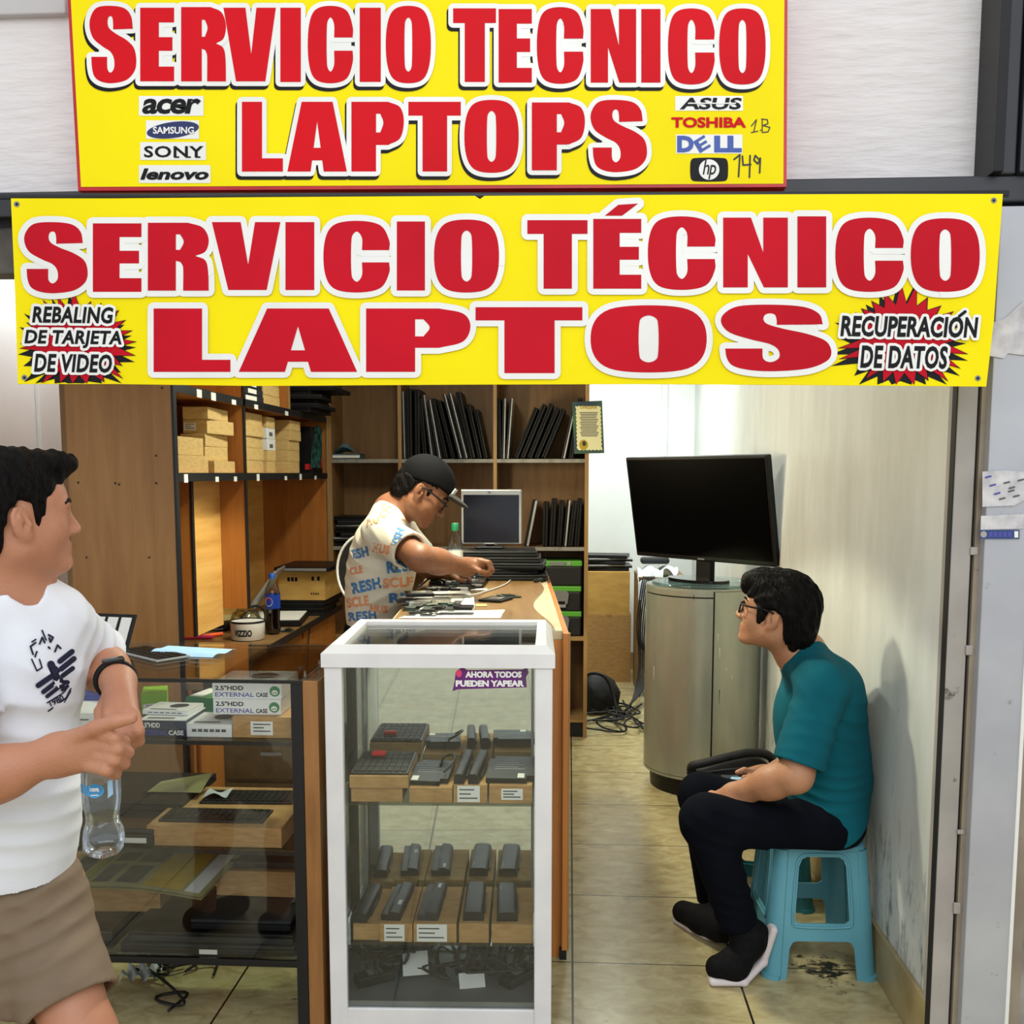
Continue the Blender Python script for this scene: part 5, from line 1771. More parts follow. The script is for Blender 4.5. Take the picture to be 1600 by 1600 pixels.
# ---- back corner: cartons, pile of thin laptops, leads
KX0, KX1, KY = 0.135, 0.455, 7.22
t = box_thing('carton', 'large brown carton on the floor at the back, under the lit one', 'box', ((KX0 + KX1) / 2, KY + 0.2, 0), KX1 - KX0, 0.40, 0.50, 'carton', 0, 'stacked cartons at the back', 'x')
t = box_thing('carton', 'large yellow lit carton on top of the brown one at the back', 'box', ((KX0 + KX1) / 2 - .01, KY + 0.2, 0.501), KX1 - KX0 - .01, 0.39, 0.315, 'carton_big', R(1), 'stacked cartons at the back')
for k in range(5):
    t = thing('laptop', '%s thin laptop of the pile on the lit carton at the back' % ('lowest', 'second', 'third', 'fourth', 'topmost')[k], 'laptop', (0.28 + (0, .015, -.02, .02, 0)[k], KY + 0.17, 0.8165 + 0.0235 * k), R((0, 4, -5, 3, -8)[k]), 'laptops piled at the back')
    MB().box(-0.16, 0.16, -0.12, 0.12, 0, 0.013, 'black', 0.003).build('base', t, True)
    MB().box(-0.16, 0.16, -0.12, 0.12, 0.0135, 0.0225, ('black_matt', 'silver', 'dark_grey', 'silver', 'black')[k], 0.003).build('lid', t, True)
st = thing('side_table', 'narrow brown wooden stand between the carton and the drum cabinet', 'stand', (0.57, 7.05, 0))
MB().box(0.475, 0.80, 6.75, 7.25, 0.80, 0.825, 'shelf_wood').build('top', st)
for x in (0.475, 0.78):
    MB().box(x, x + 0.02, 6.75, 7.25, 0, 0.80, 'shelf_wood').build('side_panel', st)
mb = MB().grid(lambda u, v: Vector((0.47 + 0.27 * u, 6.70 + 0.30 * v, 0.835 + 0.06 * abs(math.sin(7 * u + 3 * v)) * abs(math.sin(9 * v + 2 * u)) - (0.16 * (1 - v) ** 4 if u < .6 else 0))), 26, 20, 'bagplastic')
tag(mb.build('plastic_bag', fix=True), 'crumpled white plastic bag on the wooden stand at the back', 'bag')
t = thing('pouch', 'small dark pouch on top of the crumpled white bag', 'pouch', (0.60, 6.98, 0.90))
MB().box(-0.10, 0.10, -0.05, 0.05, 0, 0.045, 'dark_grey', 0.018).build('body', t, True)
mb = MB()
for k in range(7):
    x = 0.46 + 0.012 * k
    mb.tube([(x + .04, 6.68, 0.84), (x + .02, 6.64, 0.75), (x - .01, 6.62, 0.5 - .03 * k), (x + .02, 6.6, 0.3), (x - .01, 6.5, 0.12), (x - .06 - .03 * k, 6.35 - .05 * k, 0.012)], 0.005, 'cord', 6)
o = mb.build('hanging_leads')
tag(o, 'tangle of black leads hanging from the wooden stand to the floor', 'cables', None, 'stuff')
mb = MB()
r4 = random.Random(5)
for k in range(9):
    c = Vector((0.20 + r4.uniform(-.05, .16), 6.05 + r4.uniform(-.3, .35), 0.01))
    mb.tube([c + Vector((r4.uniform(-.13, .13), r4.uniform(-.22, .22), r4.uniform(0, .05))) for _ in range(7)], 0.006, 'cord', 6)
tag(mb.build('floor_cables'), 'tangle of black cables on the floor behind the bookcase end', 'cables', None, 'stuff')
t = thing('black_bag', 'slumped black shoulder bag on the floor behind the bookcase end', 'bag', (0.18, 6.35, 0))
mb = MB().lathe([(0.10, 0), (0.14, 0.03), (0.14, 0.12), (0.10, 0.20), (0.05, 0.235)], (0, 0, 0), 'bag', 20, None, True, True, lambda a, z: 1 + 0.15 * math.sin(3 * a + 9 * z))
mb.build('body', t, True)
MB().tube([(-.08, -.05, .2), (-.05, -.12, .27), (.05, -.13, .26), (.1, -.1, .15), (.13, -.16, .03)], 0.01, 'bag', 7).build('strap', t, True)

# ---- drawer unit on the floor behind the glass counter
du = thing('drawer_unit', 'dull brown drawer unit on the floor behind the glass counter', 'drawers', (-0.96, 3.26, 0))
MB().box(-1.13, -0.80, 3.125, 3.42, 0.02, 0.70, 'shelf_wood', 0.002).build('body', du)
MB().box(-1.145, -0.785, 3.105, 3.43, 0.70, 0.722, 'desk_wood', 0.003).build('top', du)
MB().box(-1.11, -0.82, 3.14, 3.41, 0.0, 0.02, 'black_edge').build('plinth', du)
for k in range(4):
    dr = MB().box(-1.118, -0.812, 3.108, 3.125, 0.045 + 0.163 * k, 0.195 + 0.163 * k, 'desk_wood', 0.003).build('drawer', du)
    MB().box(-1.0, -0.93, 3.098, 3.108, 0.125 + 0.163 * k, 0.138 + 0.163 * k, 'silver', 0.003).build('handle', dr)

# ---- bag on the teal stool
t = thing('shoulder_bag', 'black nylon bag with a strap lying on the deep teal stool', 'bag', (0.60, 3.54, 0.4205))
mb = MB().grid(lambda u, v: Vector((-0.16 + 0.32 * u, -0.09 + 0.19 * v, 0.125 * (math.sin(math.pi * u) ** .38) * (math.sin(math.pi * v) ** .5) * (0.70 + 0.34 * math.sin(math.pi * min(1, u * 1.15)) * u + 0.07 * math.sin(7 * u + 4 * v)))), 30, 20, 'bag')
mb.grid(lambda u, v: Vector((-0.16 + 0.32 * u, 0.10 - 0.19 * v, 0.0)), 4, 4, 'bag')
mb.build('body', t, True)
MB().tube([(-.15, -.03, .03), (-.165, -.05, .07), (-.12, -.07, .085), (-0.03, -.06, .108), (.06, -.04, .122), (.13, 0, .10), (.15, .02, .05)], 0.016, 'bag', 8).build('strap', t, True)
MB().box(-0.06, 0.0, -0.095, -0.088, 0.03, 0.05, 'grey', 0.002).build('logo_tab', t, True)
MB().tube([(-.12, -.08, .055), (-.02, -.098, .075), (.1, -.08, .08)], 0.004, 'dark_grey', 6).build('zipper', t, True)
t = thing('tissue_pack', 'pale blue tissue pack beside the black bag', 'packet', (0.60, 3.425, 0.4205))
MB().box(-0.03, 0.02, -0.02, 0.012, 0, 0.05, 'mask_blue', 0.006).build('packet', t, True)

# ================================================================== GLASS COUNTER CONTENTS
def front_box(px0, py0, px1, py1, y, zb):
    """size and place of a box whose front face shows between these pixels at depth y, standing at zb"""
    a, b_ = PY(px0, py1, y), PY(px1, py0, y)
    return Vector(((a.x + b_.x) / 2, y, zb)), b_.x - a.x, (b_.z - a.z)


S1, S2, S3 = 0.8265, 0.5285, 0.2245


def hdd(label, px, y, zb, dp, h, front, lid, txt, rz=0):
    c, wd, _ = front_box(px[0], 1100, px[1], 1130, y, zb)
    t = thing('drive_case_box', label, 'box', c + Vector((0, dp / 2, 0)), rz, 'external drive case boxes')
    MB().box(-wd / 2, wd / 2, -dp / 2, dp / 2, 0, h - 0.0012, front, 0.001).build('carton', t, True)
    MB().box(-wd / 2, wd / 2, -dp / 2, dp / 2, h - 0.0012, h, lid).build('printed_lid', t, True)
    mb = MB()
    f = lambda x, y_: Vector((x, -dp / 2 - 0.0006, y_))
    light = front == 'hdd_navy'
    if txt:
        put_text(mb, '2.5"HDD', (-wd * .46, h * .85, -wd * .05, h * .55), f, 'white_print' if light else 'black_print', 0.03)
        put_text(mb, 'EXTERNAL', (-wd * .46, h * .40, wd * .10, h * .12), f, 'blue_text', 0.015)
        put_text(mb, 'CASE', (wd * .13, h * .40, wd * .45 if light else wd * .30, h * .12), f, 'white_print' if light else 'black_print', 0.03)
        mb.build('front_print', t, True)
        if not light:
            mb = MB().poly([ellipse(wd * .40, h * .5, h * .34, h * .34)], f, 'logo_green')
            g = lambda x, y_: Vector((x, -dp / 2 - 0.0012, y_))
            mb.poly([ellipse(wd * .40, h * .42, h * .2, h * .16)], g, 'white_print')
            mb.poly([ellipse(wd * .40 - h * .07, h * .40, h * .05, h * .05)], lambda x, y_: Vector((x, -dp / 2 - 0.0016, y_)), 'logo_green')
            mb.poly([ellipse(wd * .40 + h * .07, h * .40, h * .05, h * .05)], lambda x, y_: Vector((x, -dp / 2 - 0.0016, y_)), 'logo_green')
            mb.build('round_logo', t, True)
    else:
        for k in range(6):
            plate(mb, -wd * .38 + k * wd * .13, h * .4, -wd * .28 + k * wd * .13, h * .62, f, 'label_ink')
        mb.build('front_print', t, True)
    mb = MB()
    f2 = lambda x, y_: Vector((x, y_, h + 0.0006))
    mb.poly([ellipse(wd * .1, dp * .1, wd * .2, dp * .22, 0.4)], f2, 'dark_grey')
    plate(mb, -wd * .38, -dp * .40, wd * .2, -dp * .30, f2, 'label_ink')
    mb.build('lid_print', t, True)
    return t


hdd('navy fronted drive case box with a grey lid beside the man’s hand', (217, 289), 2.545, S1, 0.15, 0.046, 'hdd_navy', 'hdd_grey', True)
hdd('grey lidded case box stacked on the navy fronted box', (224, 296), 2.60, S1 + 0.0465, 0.10, 0.012, 'hdd_white', 'hdd_grey', False, R(-4))
hdd('flat white box with small print between the navy box and brown carton', (291, 361), 2.55, S1, 0.13, 0.036, 'hdd_white', 'hdd_grey', False)
hdd('lower white drive case box with a green round logo', (334, 439), 2.57, S1 + 0.058, 0.17, 0.042, 'hdd_white', 'hdd_white', True)
hdd('upper white drive case box with a green round logo', (333, 440), 2.575, S1 + 0.1005, 0.17, 0.042, 'hdd_white', 'hdd_grey', True, R(0.6))
c, wd, h = front_box(364, 1134, 455, 1167, 2.55, S1)
box_thing('carton', 'brown carton with a white label under the white drive case boxes', 'box', c + Vector((0, 0.10, 0)), wd, 0.20, 0.057, 'carton', 0, None, None, (('f', -0.03, 0.008, 0.03, 0.045),))
c, wd, h = front_box(214, 1100, 250, 1135, 2.80, S1)
box_thing('lime_box', 'lime green printed box behind the navy fronted box', 'box', c + Vector((0, 0.05, 0)), 0.07, 0.11, 0.06, 'lime', R(20), None, None, (('f', -0.03, 0.01, 0.03, 0.03),))
c, wd, h = front_box(296, 1120, 345, 1150, 2.80, S1)
box_thing('green_box', 'green and white printed box behind the flat white box', 'box', c + Vector((0, 0.06, 0)), 0.09, 0.13, 0.05, 'logo_green', R(-12), None, None, (('t', -0.04, -0.05, 0.0, 0.05, 'hdd_white'),), lid=None)
c, wd, h = front_box(128, 1095, 165, 1122, 2.70, S1)
box_thing('blue_box', 'royal blue box behind the standing man’s forearm', 'box', c + Vector((0, 0.06, 0)), 0.10, 0.12, 0.075, 'label_royal', 0)
c, wd, h = front_box(96, 1125, 145, 1165, 2.55, S1)
box_thing('white_box', 'white printed box beside the standing man’s shirt in the counter', 'box', c + Vector((0, 0.08, 0)), 0.12, 0.15, 0.06, 'hdd_white', 0, None, None, (('f', -0.04, 0.01, 0.04, 0.05),))
t = thing('label_scrap', 'yellow label scrap on the brown carton behind the boxes', 'scrap', (-1.02, 2.93, S1))
MB().box(-0.05, 0.05, -0.02, 0.02, 0, 0.012, 'news_yellow', 0.005).build('scrap', t, True)

# middle shelf: long carton with keyboards on it
c, wd, h = front_box(231, 1318, 440, 1353, 2.535, S2)
box_thing('carton', 'long shallow brown carton on the middle glass shelf', 'box', c + Vector((0, 0.17, 0)), wd, 0.34, 0.055, 'carton', 0)
kz = S2 + 0.0555


def keyboard(label, cx, cy, z, w_, d_, rz, frame, caps, rows=5, cols=14, grp=None, tilt=0.0, gap=0.0015, rx=0.0):
    t = thing('keyboard', label, 'keyboard', (cx, cy, z), rz, grp, (rx, tilt, rz))
    MB().box(-w_ / 2, w_ / 2, -d_ / 2, d_ / 2, 0, 0.006, frame, 0.002).build('plate', t, True)
    mb = MB()
    cw, chh = (w_ - 0.012) / cols, (d_ - 0.012) / rows
    for i in range(cols):
        for j in range(rows):
            x0, y0 = -w_ / 2 + 0.006 + i * cw, -d_ / 2 + 0.006 + j * chh
            mb.box(x0 + gap, x0 + cw - gap, y0 + gap, y0 + chh - gap, 0.006, 0.009, caps)
    mb.build('keys', t, True)
    return t


keyboard('dark laptop keyboard at the front of the long carton', c.x - 0.02, 2.615, kz, 0.29, 0.10, R(0), 'dark_grey', 'black_matt', grp='spare laptop keyboards')
keyboard('dark laptop keyboard at the back of the long carton', c.x + 0.025, 2.775, kz, 0.27, 0.11, R(2), 'dark_grey', 'black_matt', grp='spare laptop keyboards')
t = thing('laptop', 'black laptop with a white sticker left of the long carton', 'laptop', (-1.245, 2.70, S2))
MB().box(-0.15, 0.13, -0.17, 0.13, 0, 0.032, 'black', 0.004).build('base', t, True)
MB().box(-0.15, 0.13, -0.17, 0.13, 0.0325, 0.046, 'black_gloss', 0.004).build('lid', t, True)
MB().box(0.045, 0.11, -0.1712, -0.17, 0.008, 0.022, 'label').build('sticker', t, True)
t = thing('laptop', 'thin black laptop lying on the stickered one left of the long carton', 'laptop', (-1.235, 2.82, S2 + 0.047))
MB().box(-0.16, 0.14, -0.14, 0.14, 0, 0.014, 'black_matt', 0.003).build('base', t, True)
MB().box(-0.16, 0.14, -0.14, 0.14, 0.0145, 0.024, 'black', 0.003).build('lid', t, True)
mb = MB().grid(lambda u, v: Vector((-1.23 + 0.16 * u, 2.76 + 0.10 * v, S2 + 0.0735 + 0.03 * u * v)), 8, 6, 'paper_old')
tag(mb.build('leaflet', fix=True), 'folded cream leaflet on the thin black laptop', 'leaflet')
mb = MB().grid(lambda u, v: Vector((-1.06 + 0.07 * u + 0.01 * v, 2.74 + 0.05 * v, kz + 0.0102 + 0.014 * math.sin(3 * u + 2 * v) ** 2)), 10, 8, 'bagplastic')
tag(mb.build('plastic_wrap', fix=True), 'scrap of clear white wrap at the left of the keyboards', 'wrap')
# bottom shelf: laptops, carton, newspaper
for k, (x0, x1, z0, y, m) in enumerate(((-1.22, -0.735, 0, 2.70, 'black'), (-1.20, -0.74, 0.031, 2.705, 'dark_grey'), (-1.03, -0.75, 0.062, 2.72, 'black_matt'))):
    t = thing('laptop', '%s dark machine of the wide pile on the bottom glass shelf' % ('lowest', 'middle', 'topmost')[k], 'laptop', ((x0 + x1) / 2, y, S3 + z0), 0, 'machines on the bottom glass shelf')
    wx = (x1 - x0) / 2
    MB().box(-wx, wx, -0.17, 0.14, 0, 0.018, m, 0.004).build('base', t, True)
    MB().box(-wx, wx, -0.17, 0.14, 0.0185, 0.030, 'dark_grey' if k != 1 else 'black', 0.004).build('lid', t, True)
    if k == 0:
        MB().box(-0.022, 0.028, -0.1712, -0.17, 0.003, 0.016, 'label').build('sticker', t, True)
t = thing('laptop', 'black laptop with a pale sticker at the left of the bottom shelf', 'laptop', (-1.40, 2.72, S3), 0, 'machines on the bottom glass shelf')
MB().box(-0.15, 0.15, -0.17, 0.13, 0, 0.03, 'black', 0.004).build('base', t, True)
MB().box(-0.15, 0.15, -0.17, 0.13, 0.0305, 0.05, 'black_gloss', 0.004).build('lid', t, True)
box_thing('carton', 'brown carton standing on the dark machines of the bottom shelf', 'box', (-0.885, 2.78, S3 + 0.0935), 0.25, 0.16, 0.075, 'carton', R(-1), None, None)
t = thing('laptop_battery', 'long dark battery lying on the brown carton of the bottom shelf', 'battery', (-0.87, 2.745, S3 + 0.169))
MB().box(-0.12, 0.12, -0.03, 0.03, 0, 0.022, 'dark_grey', 0.006).build('body', t, True)
MB().box(-0.03, 0.03, -0.0305, -0.0298, 0.005, 0.015, 'black').build('contacts', t, True)
box_thing('carton', 'brown carton under the newspapers on the bottom shelf', 'box', (-1.34, 2.78, S3 + 0.0505), 0.34, 0.22, 0.10, 'carton', R(2), None, None)
nw = thing('newspaper', 'yellowed folded newspaper with pictures lying under the middle shelf', 'newspaper', (-1.25, 2.70, S3 + 0.152))
nf = lambda u, v, k=0.0: Vector((-0.20 + 0.46 * u + 0.04 * v, -0.15 + 0.26 * v - 0.02 * u, 0.012 + 0.02 * math.sin(3.2 * u) + 0.035 * v + k))
MB().grid(lambda u, v: nf(u, v), 20, 10, 'paper_old').build('sheet', nw, True)
MB().grid(lambda u, v: nf(u, v, -0.008), 20, 10, 'paper_old').build('sheet', nw, True)
mb = MB()
for (u0, v0, u1, v1, m) in ((.03, .10, .17, .8, 'news_ink'), (.20, .05, .26, .95, 'news_green'), (.29, .52, .42, .92, 'news_ink'), (.29, .08, .40, .45, 'news_ink'), (.45, .50, .60, .92, 'news_ink'), (.44, .08, .58, .42, 'news_ink'),
                            (.62, .05, .86, .95, 'news_yellow'), (.88, .05, .97, .95, 'paper')):
    mb.grid(lambda u, v, a=u0, b_=v0, c2=u1, d2=v1: nf(a + (c2 - a) * u, b_ + (d2 - b_) * v, 0.0012), 6, 4, m)
mb.build('print', nw, True)
mb = MB()
r5 = random.Random(6)
for k in range(6):
    c = Vector((-1.30 + r5.uniform(-.12, .2), 2.78 + r5.uniform(-.08, .15), 0.008))
    mb.tube([c + Vector((r5.uniform(-.13, .13), r5.uniform(-.1, .1), r5.uniform(0, .03))) for _ in range(6)], 0.0045, 'cord', 6)
tag(mb.build('floor_cables'), 'black cables on the floor under the glass counter', 'cables', None, 'stuff')
mb = MB().grid(lambda u, v: Vector((-1.33 + 0.10 * u, 2.74 + 0.08 * v, 0.02 + 0.03 * abs(math.sin(8 * u + 5 * v)))), 12, 10, 'bagplastic')
tag(mb.build('plastic_wrap', fix=True), 'crumpled clear wrap among the cables on the floor', 'wrap')

# on the counter top
c = PZ(238, 1024, GZ)
keyboard('black laptop keyboard with a silver frame on the glass counter top', c.x, c.y, GZ + 0.0015, 0.24, 0.105, R(-38), 'silver', 'black', 4, 7, None, 0, 0.002)
c = PZ(300, 1020, GZ)
mb = MB().grid(lambda u, v: Vector((c.x - 0.11 + 0.20 * u + 0.03 * v, c.y - 0.055 + 0.12 * v - 0.02 * u, GZ + 0.001 + 0.016 * math.sin(math.pi * v) * (1 - .7 * u) + 0.004 * math.sin(9 * v))), 14, 12, 'mask_blue')
o = mb.build('face_mask', fix=True)
tag(o, 'pale blue and white face mask lying beside the keyboard on the counter', 'mask')
gx = PY(172, 990, 2.92)
keyboard('black and white gadget propped up behind the standing man’s sleeve on the counter', gx.x, 2.93, GZ + 0.049, 0.15, 0.11, R(-10), 'black', 'white_plastic', 1, 3, None, 0, 0.006, R(62))

# ================================================================== WHITE CASE CONTENTS
A0, C0 = 0.6605, 0.2735


def case_box(label, x0, x1, z, h, d0=0.035, d1=0.25, lab=None, rz=0.0, mat='carton'):
    t = thing('battery_box', label, 'box', cp((x0 + x1) / 2, (d0 + d1) / 2, z), R(2.0 + rz), 'battery boxes in the white case')
    w_, d_ = x1 - x0, d1 - d0
    MB().box(-w_ / 2, w_ / 2, -d_ / 2, d_ / 2, 0, h, mat, 0.0012).build('carton', t, True)
    if lab:
        u0, v0, u1, v1 = lab
        MB().box(u0 * w_ - w_ / 2, u1 * w_ - w_ / 2, -d_ / 2 - 0.0008, -d_ / 2, v0 * h, v1 * h, 'label').build('label', t, True)
        mb = MB()
        for k in range(3):
            z0 = h * (v0 + (v1 - v0) * (0.2 + 0.26 * k))
            mb.box(u0 * w_ - w_ / 2 + 0.005, (u0 + (u1 - u0) * (.9, .6, .75)[k]) * w_ - w_ / 2, -d_ / 2 - 0.0013, -d_ / 2 - 0.0008, z0, z0 + h * .07, 'label_ink')
        mb.build('label_print', t, True)
    return t


def battery(label, x, y, z, L, w_, h, rz=0.0, rx=0.0, kind=0, mat='black', wl=None):
    """bar battery lying along the depth of the case"""
    t = thing('laptop_battery', label, 'battery', cp(x, y, z), 0, 'laptop batteries in the white case', (R(rx), 0, R(2.0 + rz)))
    pr = [(-w_ / 2, 0), (w_ / 2, 0), (w_ / 2, h * .55), (w_ * .34, h), (-w_ * .36, h), (-w_ / 2, h * .6)] if kind != 1 else \
        [(-w_ / 2, 0), (w_ / 2, 0), (w_ / 2, h * .5), (w_ * .40, h * .85), (w_ * .2, h), (-w_ * .1, h), (-w_ * .14, h * .72), (-w_ / 2, h * .68)]
    pr = smooth_loop([(a, b_, 1) if b_ > h * .6 else (a, b_) for a, b_ in pr])
    MB().slab(pr, lambda a, b_, k: Vector((a, -L / 2 + k, b_)), L, mat).build('body', t, True, True)
    if kind == 1:
        MB().box(-w_ * .5, -w_ * .18, -L * .42, L * .42, h * .68, h * .72, 'dark_grey').build('contact_strip', t, True)
    else:
        MB().box(w_ * .5, w_ * .5 + 0.004, -L * .3, L * .3, h * .1, h * .4, 'dark_grey', 0.001).build('contact_strip', t, True)
    if wl:
        u, v = wl
        MB().box(u * w_ - w_ * .10, u * w_ + w_ * .10, v * L - L * .07, v * L + L * .07, h * .985, h * 1.02, 'label').build('label', t, True)
    mb = MB()
    for k in range(4):
        mb.box(-w_ * .12, w_ * .14, -L * .15 + k * L * .07, -L * .12 + k * L * .07, h * .99, h * 1.012, 'grey')
    mb.build('printing', t, True)
    return t


# upper shelf
case_box('lower flat box at the left of the upper case shelf', 0.058, 0.195, A0, 0.040, 0.04, 0.26)
case_box('upper flat box at the left of the upper case shelf', 0.056, 0.212, A0 + 0.0405, 0.033, 0.03, 0.25)
t = keyboard('black keyboard lying on the flat boxes at the left of the case', *(cp(0.134, 0.14, 0).xy), A0 + 0.074, 0.155, 0.20, R(2), 'black', 'black_matt', 5, 8)
mb = MB().box(-0.02, 0.02, -0.012, 0.012, 0, 0.012, 'red', 0.005)
t = thing('red_clip', 'small red clip on the black keyboard in the white case', 'clip', cp(0.11, 0.19, A0 + 0.0835))
mb.build('body', t, True)
case_box('plain brown box under the flat battery with a cable loop', 0.214, 0.328, A0, 0.041)
case_box('brown box with a printed white label under the twin bars', 0.331, 0.421, A0, 0.050, lab=(.12, .06, .78, .95))
case_box('brown box with a pale label under the wide dark battery', 0.426, 0.540, A0, 0.050, lab=(.28, .2, .78, .8))


def pack(label, x, z, w_, d_, h, rx, rz, labpos, notch=True):
    t = thing('laptop_battery', label, 'battery', cp(x, 0.13, z), 0, 'laptop batteries in the white case', (R(rx), 0, R(2 + rz)))
    pl = [(-w_ / 2, -d_ / 2), (w_ / 2 - .02, -d_ / 2), (w_ / 2 - .02, -d_ / 2 + .02), (w_ / 2, -d_ / 2 + .02), (w_ / 2, d_ / 2), (-w_ / 2 + .015, d_ / 2), (-w_ / 2 + .015, d_ / 2 - .02), (-w_ / 2, d_ / 2 - .02)] if notch else \
        [(-w_ / 2, -d_ / 2), (w_ / 2, -d_ / 2), (w_ / 2, d_ / 2), (-w_ / 2, d_ / 2)]
    MB().slab(pl, lambda a, b_, k: Vector((a, b_, k)), h, 'black').build('body', t, True, True)
    MB().box(labpos[0], labpos[0] + 0.018, labpos[1], labpos[1] + 0.03, h - 0.0002, h + 0.0006, 'label').build('label', t, True)
    mb = MB()
    for k in range(4):
        mb.box(-w_ * .35, w_ * .3 - (k % 2) * .02, -d_ * .1 + k * .014, -d_ * .1 + k * .014 + .005, h, h + 0.0005, 'grey')
    mb.build('printing', t, True)
    return t


pack('flat black battery with a cable loop on the plain brown box', 0.265, A0 + 0.044, 0.105, 0.15, 0.016, 5, -4, (-0.045, -0.07))
mb = MB().tube([cp(0.30, 0.10, A0 + .064), cp(0.328, 0.13, A0 + .085), cp(0.322, 0.19, A0 + .09), cp(0.29, 0.21, A0 + .075), cp(0.285, 0.16, A0 + .066)], 0.0035, 'cord', 6)
tag(mb.build('cable'), 'short black cable loop on the flat battery', 'cable')
battery('left bar battery of the twin bars on the labelled box', 0.352, 0.14, A0 + 0.0515, 0.20, 0.026, 0.03, -4, 3)
battery('right bar battery of the twin bars on the labelled box', 0.392, 0.14, A0 + 0.0515, 0.20, 0.028, 0.03, -5, 3)
pack('wide dark battery with printed side on the pale labelled box', 0.483, A0 + 0.053, 0.128, 0.16, 0.018, 5, -2, (0.02, -0.075))
# lower shelf
spec = [(0.056, 0.130, 0.045, None), (0.130, 0.218, 0.052, (.14, .06, .76, .95)), (0.221, 0.337, 0.053, (.08, .05, .78, .96)), (0.344, 0.424, 0.054, None), (0.431, 0.543, 0.053, None)]
nm = ['leftmost plain', 'second left labelled', 'middle wide white labelled', 'narrow plain', 'rightmost plain']
for k, (x0, x1, h, lab) in enumerate(spec):
    case_box('%s battery box on the lower shelf of the white case' % nm[k], x0, x1, C0, h, 0.035 + (0.01 if k == 0 else 0), 0.275, lab)
for k, (x, kind, w_, m, wl) in enumerate(((0.078, 0, 0.042, 'black', None), (0.165, 1, 0.052, 'black', (.25, -.18)), (0.262, 1, 0.056, 'dark_grey', (.15, .38)), (0.380, 0, 0.056, 'black', (-.2, .33)), (0.470, 0, 0.056, 'black', (-.2, .33)))):
    battery('dark bar battery on the %s box of the lower case shelf' % nm[k].replace('labelled', 'box') .replace(' box', ''), x, 0.15, C0 + spec[k][2] + 0.001, 0.20, w_, 0.024, (-3, -4, -2, 1, 2)[k], 0, kind, m, wl)
# bottom: adapters and a tangle of leads
for k, (x, y, a) in enumerate(((0.10, 0.12, 30), (0.40, 0.20, -15), (0.50, 0.13, 50))):
    t = thing('power_adapter', 'black power adapter at the %s of the case floor' % ('left', 'middle', 'right')[k], 'adapter', cp(x, y, 0.116), R(a), 'power adapters on the case floor')
    MB().box(-0.055, 0.055, -0.024, 0.024, 0, 0.03, 'black', 0.006).build('brick', t, True)
    MB().box(-0.02, 0.02, -0.014, 0.014, 0.0298, 0.0306, 'grey').build('label', t, True)
for k, (x, y, a) in enumerate(((0.21, 0.16, 20), (0.375, 0.10, -8))):
    t = MB()
    t.obox(cp(x, y, 0.15 - k * .03), (0.035, 0.008, 0), (-.006, .03, .02), (0, -.0002, .0004), 'paper')
    tag(t.build('paper_tag', fix=True), 'white paper tag among the leads at the %s of the case floor' % ('left', 'right')[k], 'tag')
mb = MB()
r6 = random.Random(9)
for k in range(17):
    c = Vector((r6.uniform(.10, .50), r6.uniform(.10, .22), 0.125))
    pts = [cp(min(.56, max(.04, c.x + r6.uniform(-.10, .10))), min(.285, max(.045, c.y + r6.uniform(-.07, .07))), 0.121 + r6.uniform(0, .10) * (1 if k % 3 else .3)) for _ in range(7)]
    mb.tube(pts, r6.choice((0.003, 0.0036, 0.0045)), 'cord', 6)
for k in range(5):
    x = 0.34 + 0.045 * k
    for j in range(4):
        q = [cp(x + 0.018 * math.cos(a) + .003 * j, 0.17 + 0.03 * math.sin(a), 0.165 + 0.042 * math.sin(a + .6) + .004 * j) for a in [2 * math.pi * i / 10 for i in range(10)]]
        mb.tube(q, 0.0032, 'cord', 6, None, 1, True)
tag(mb.build('adapter_leads'), 'tangle of black adapter leads on the floor of the white case', 'cables', None, 'stuff')

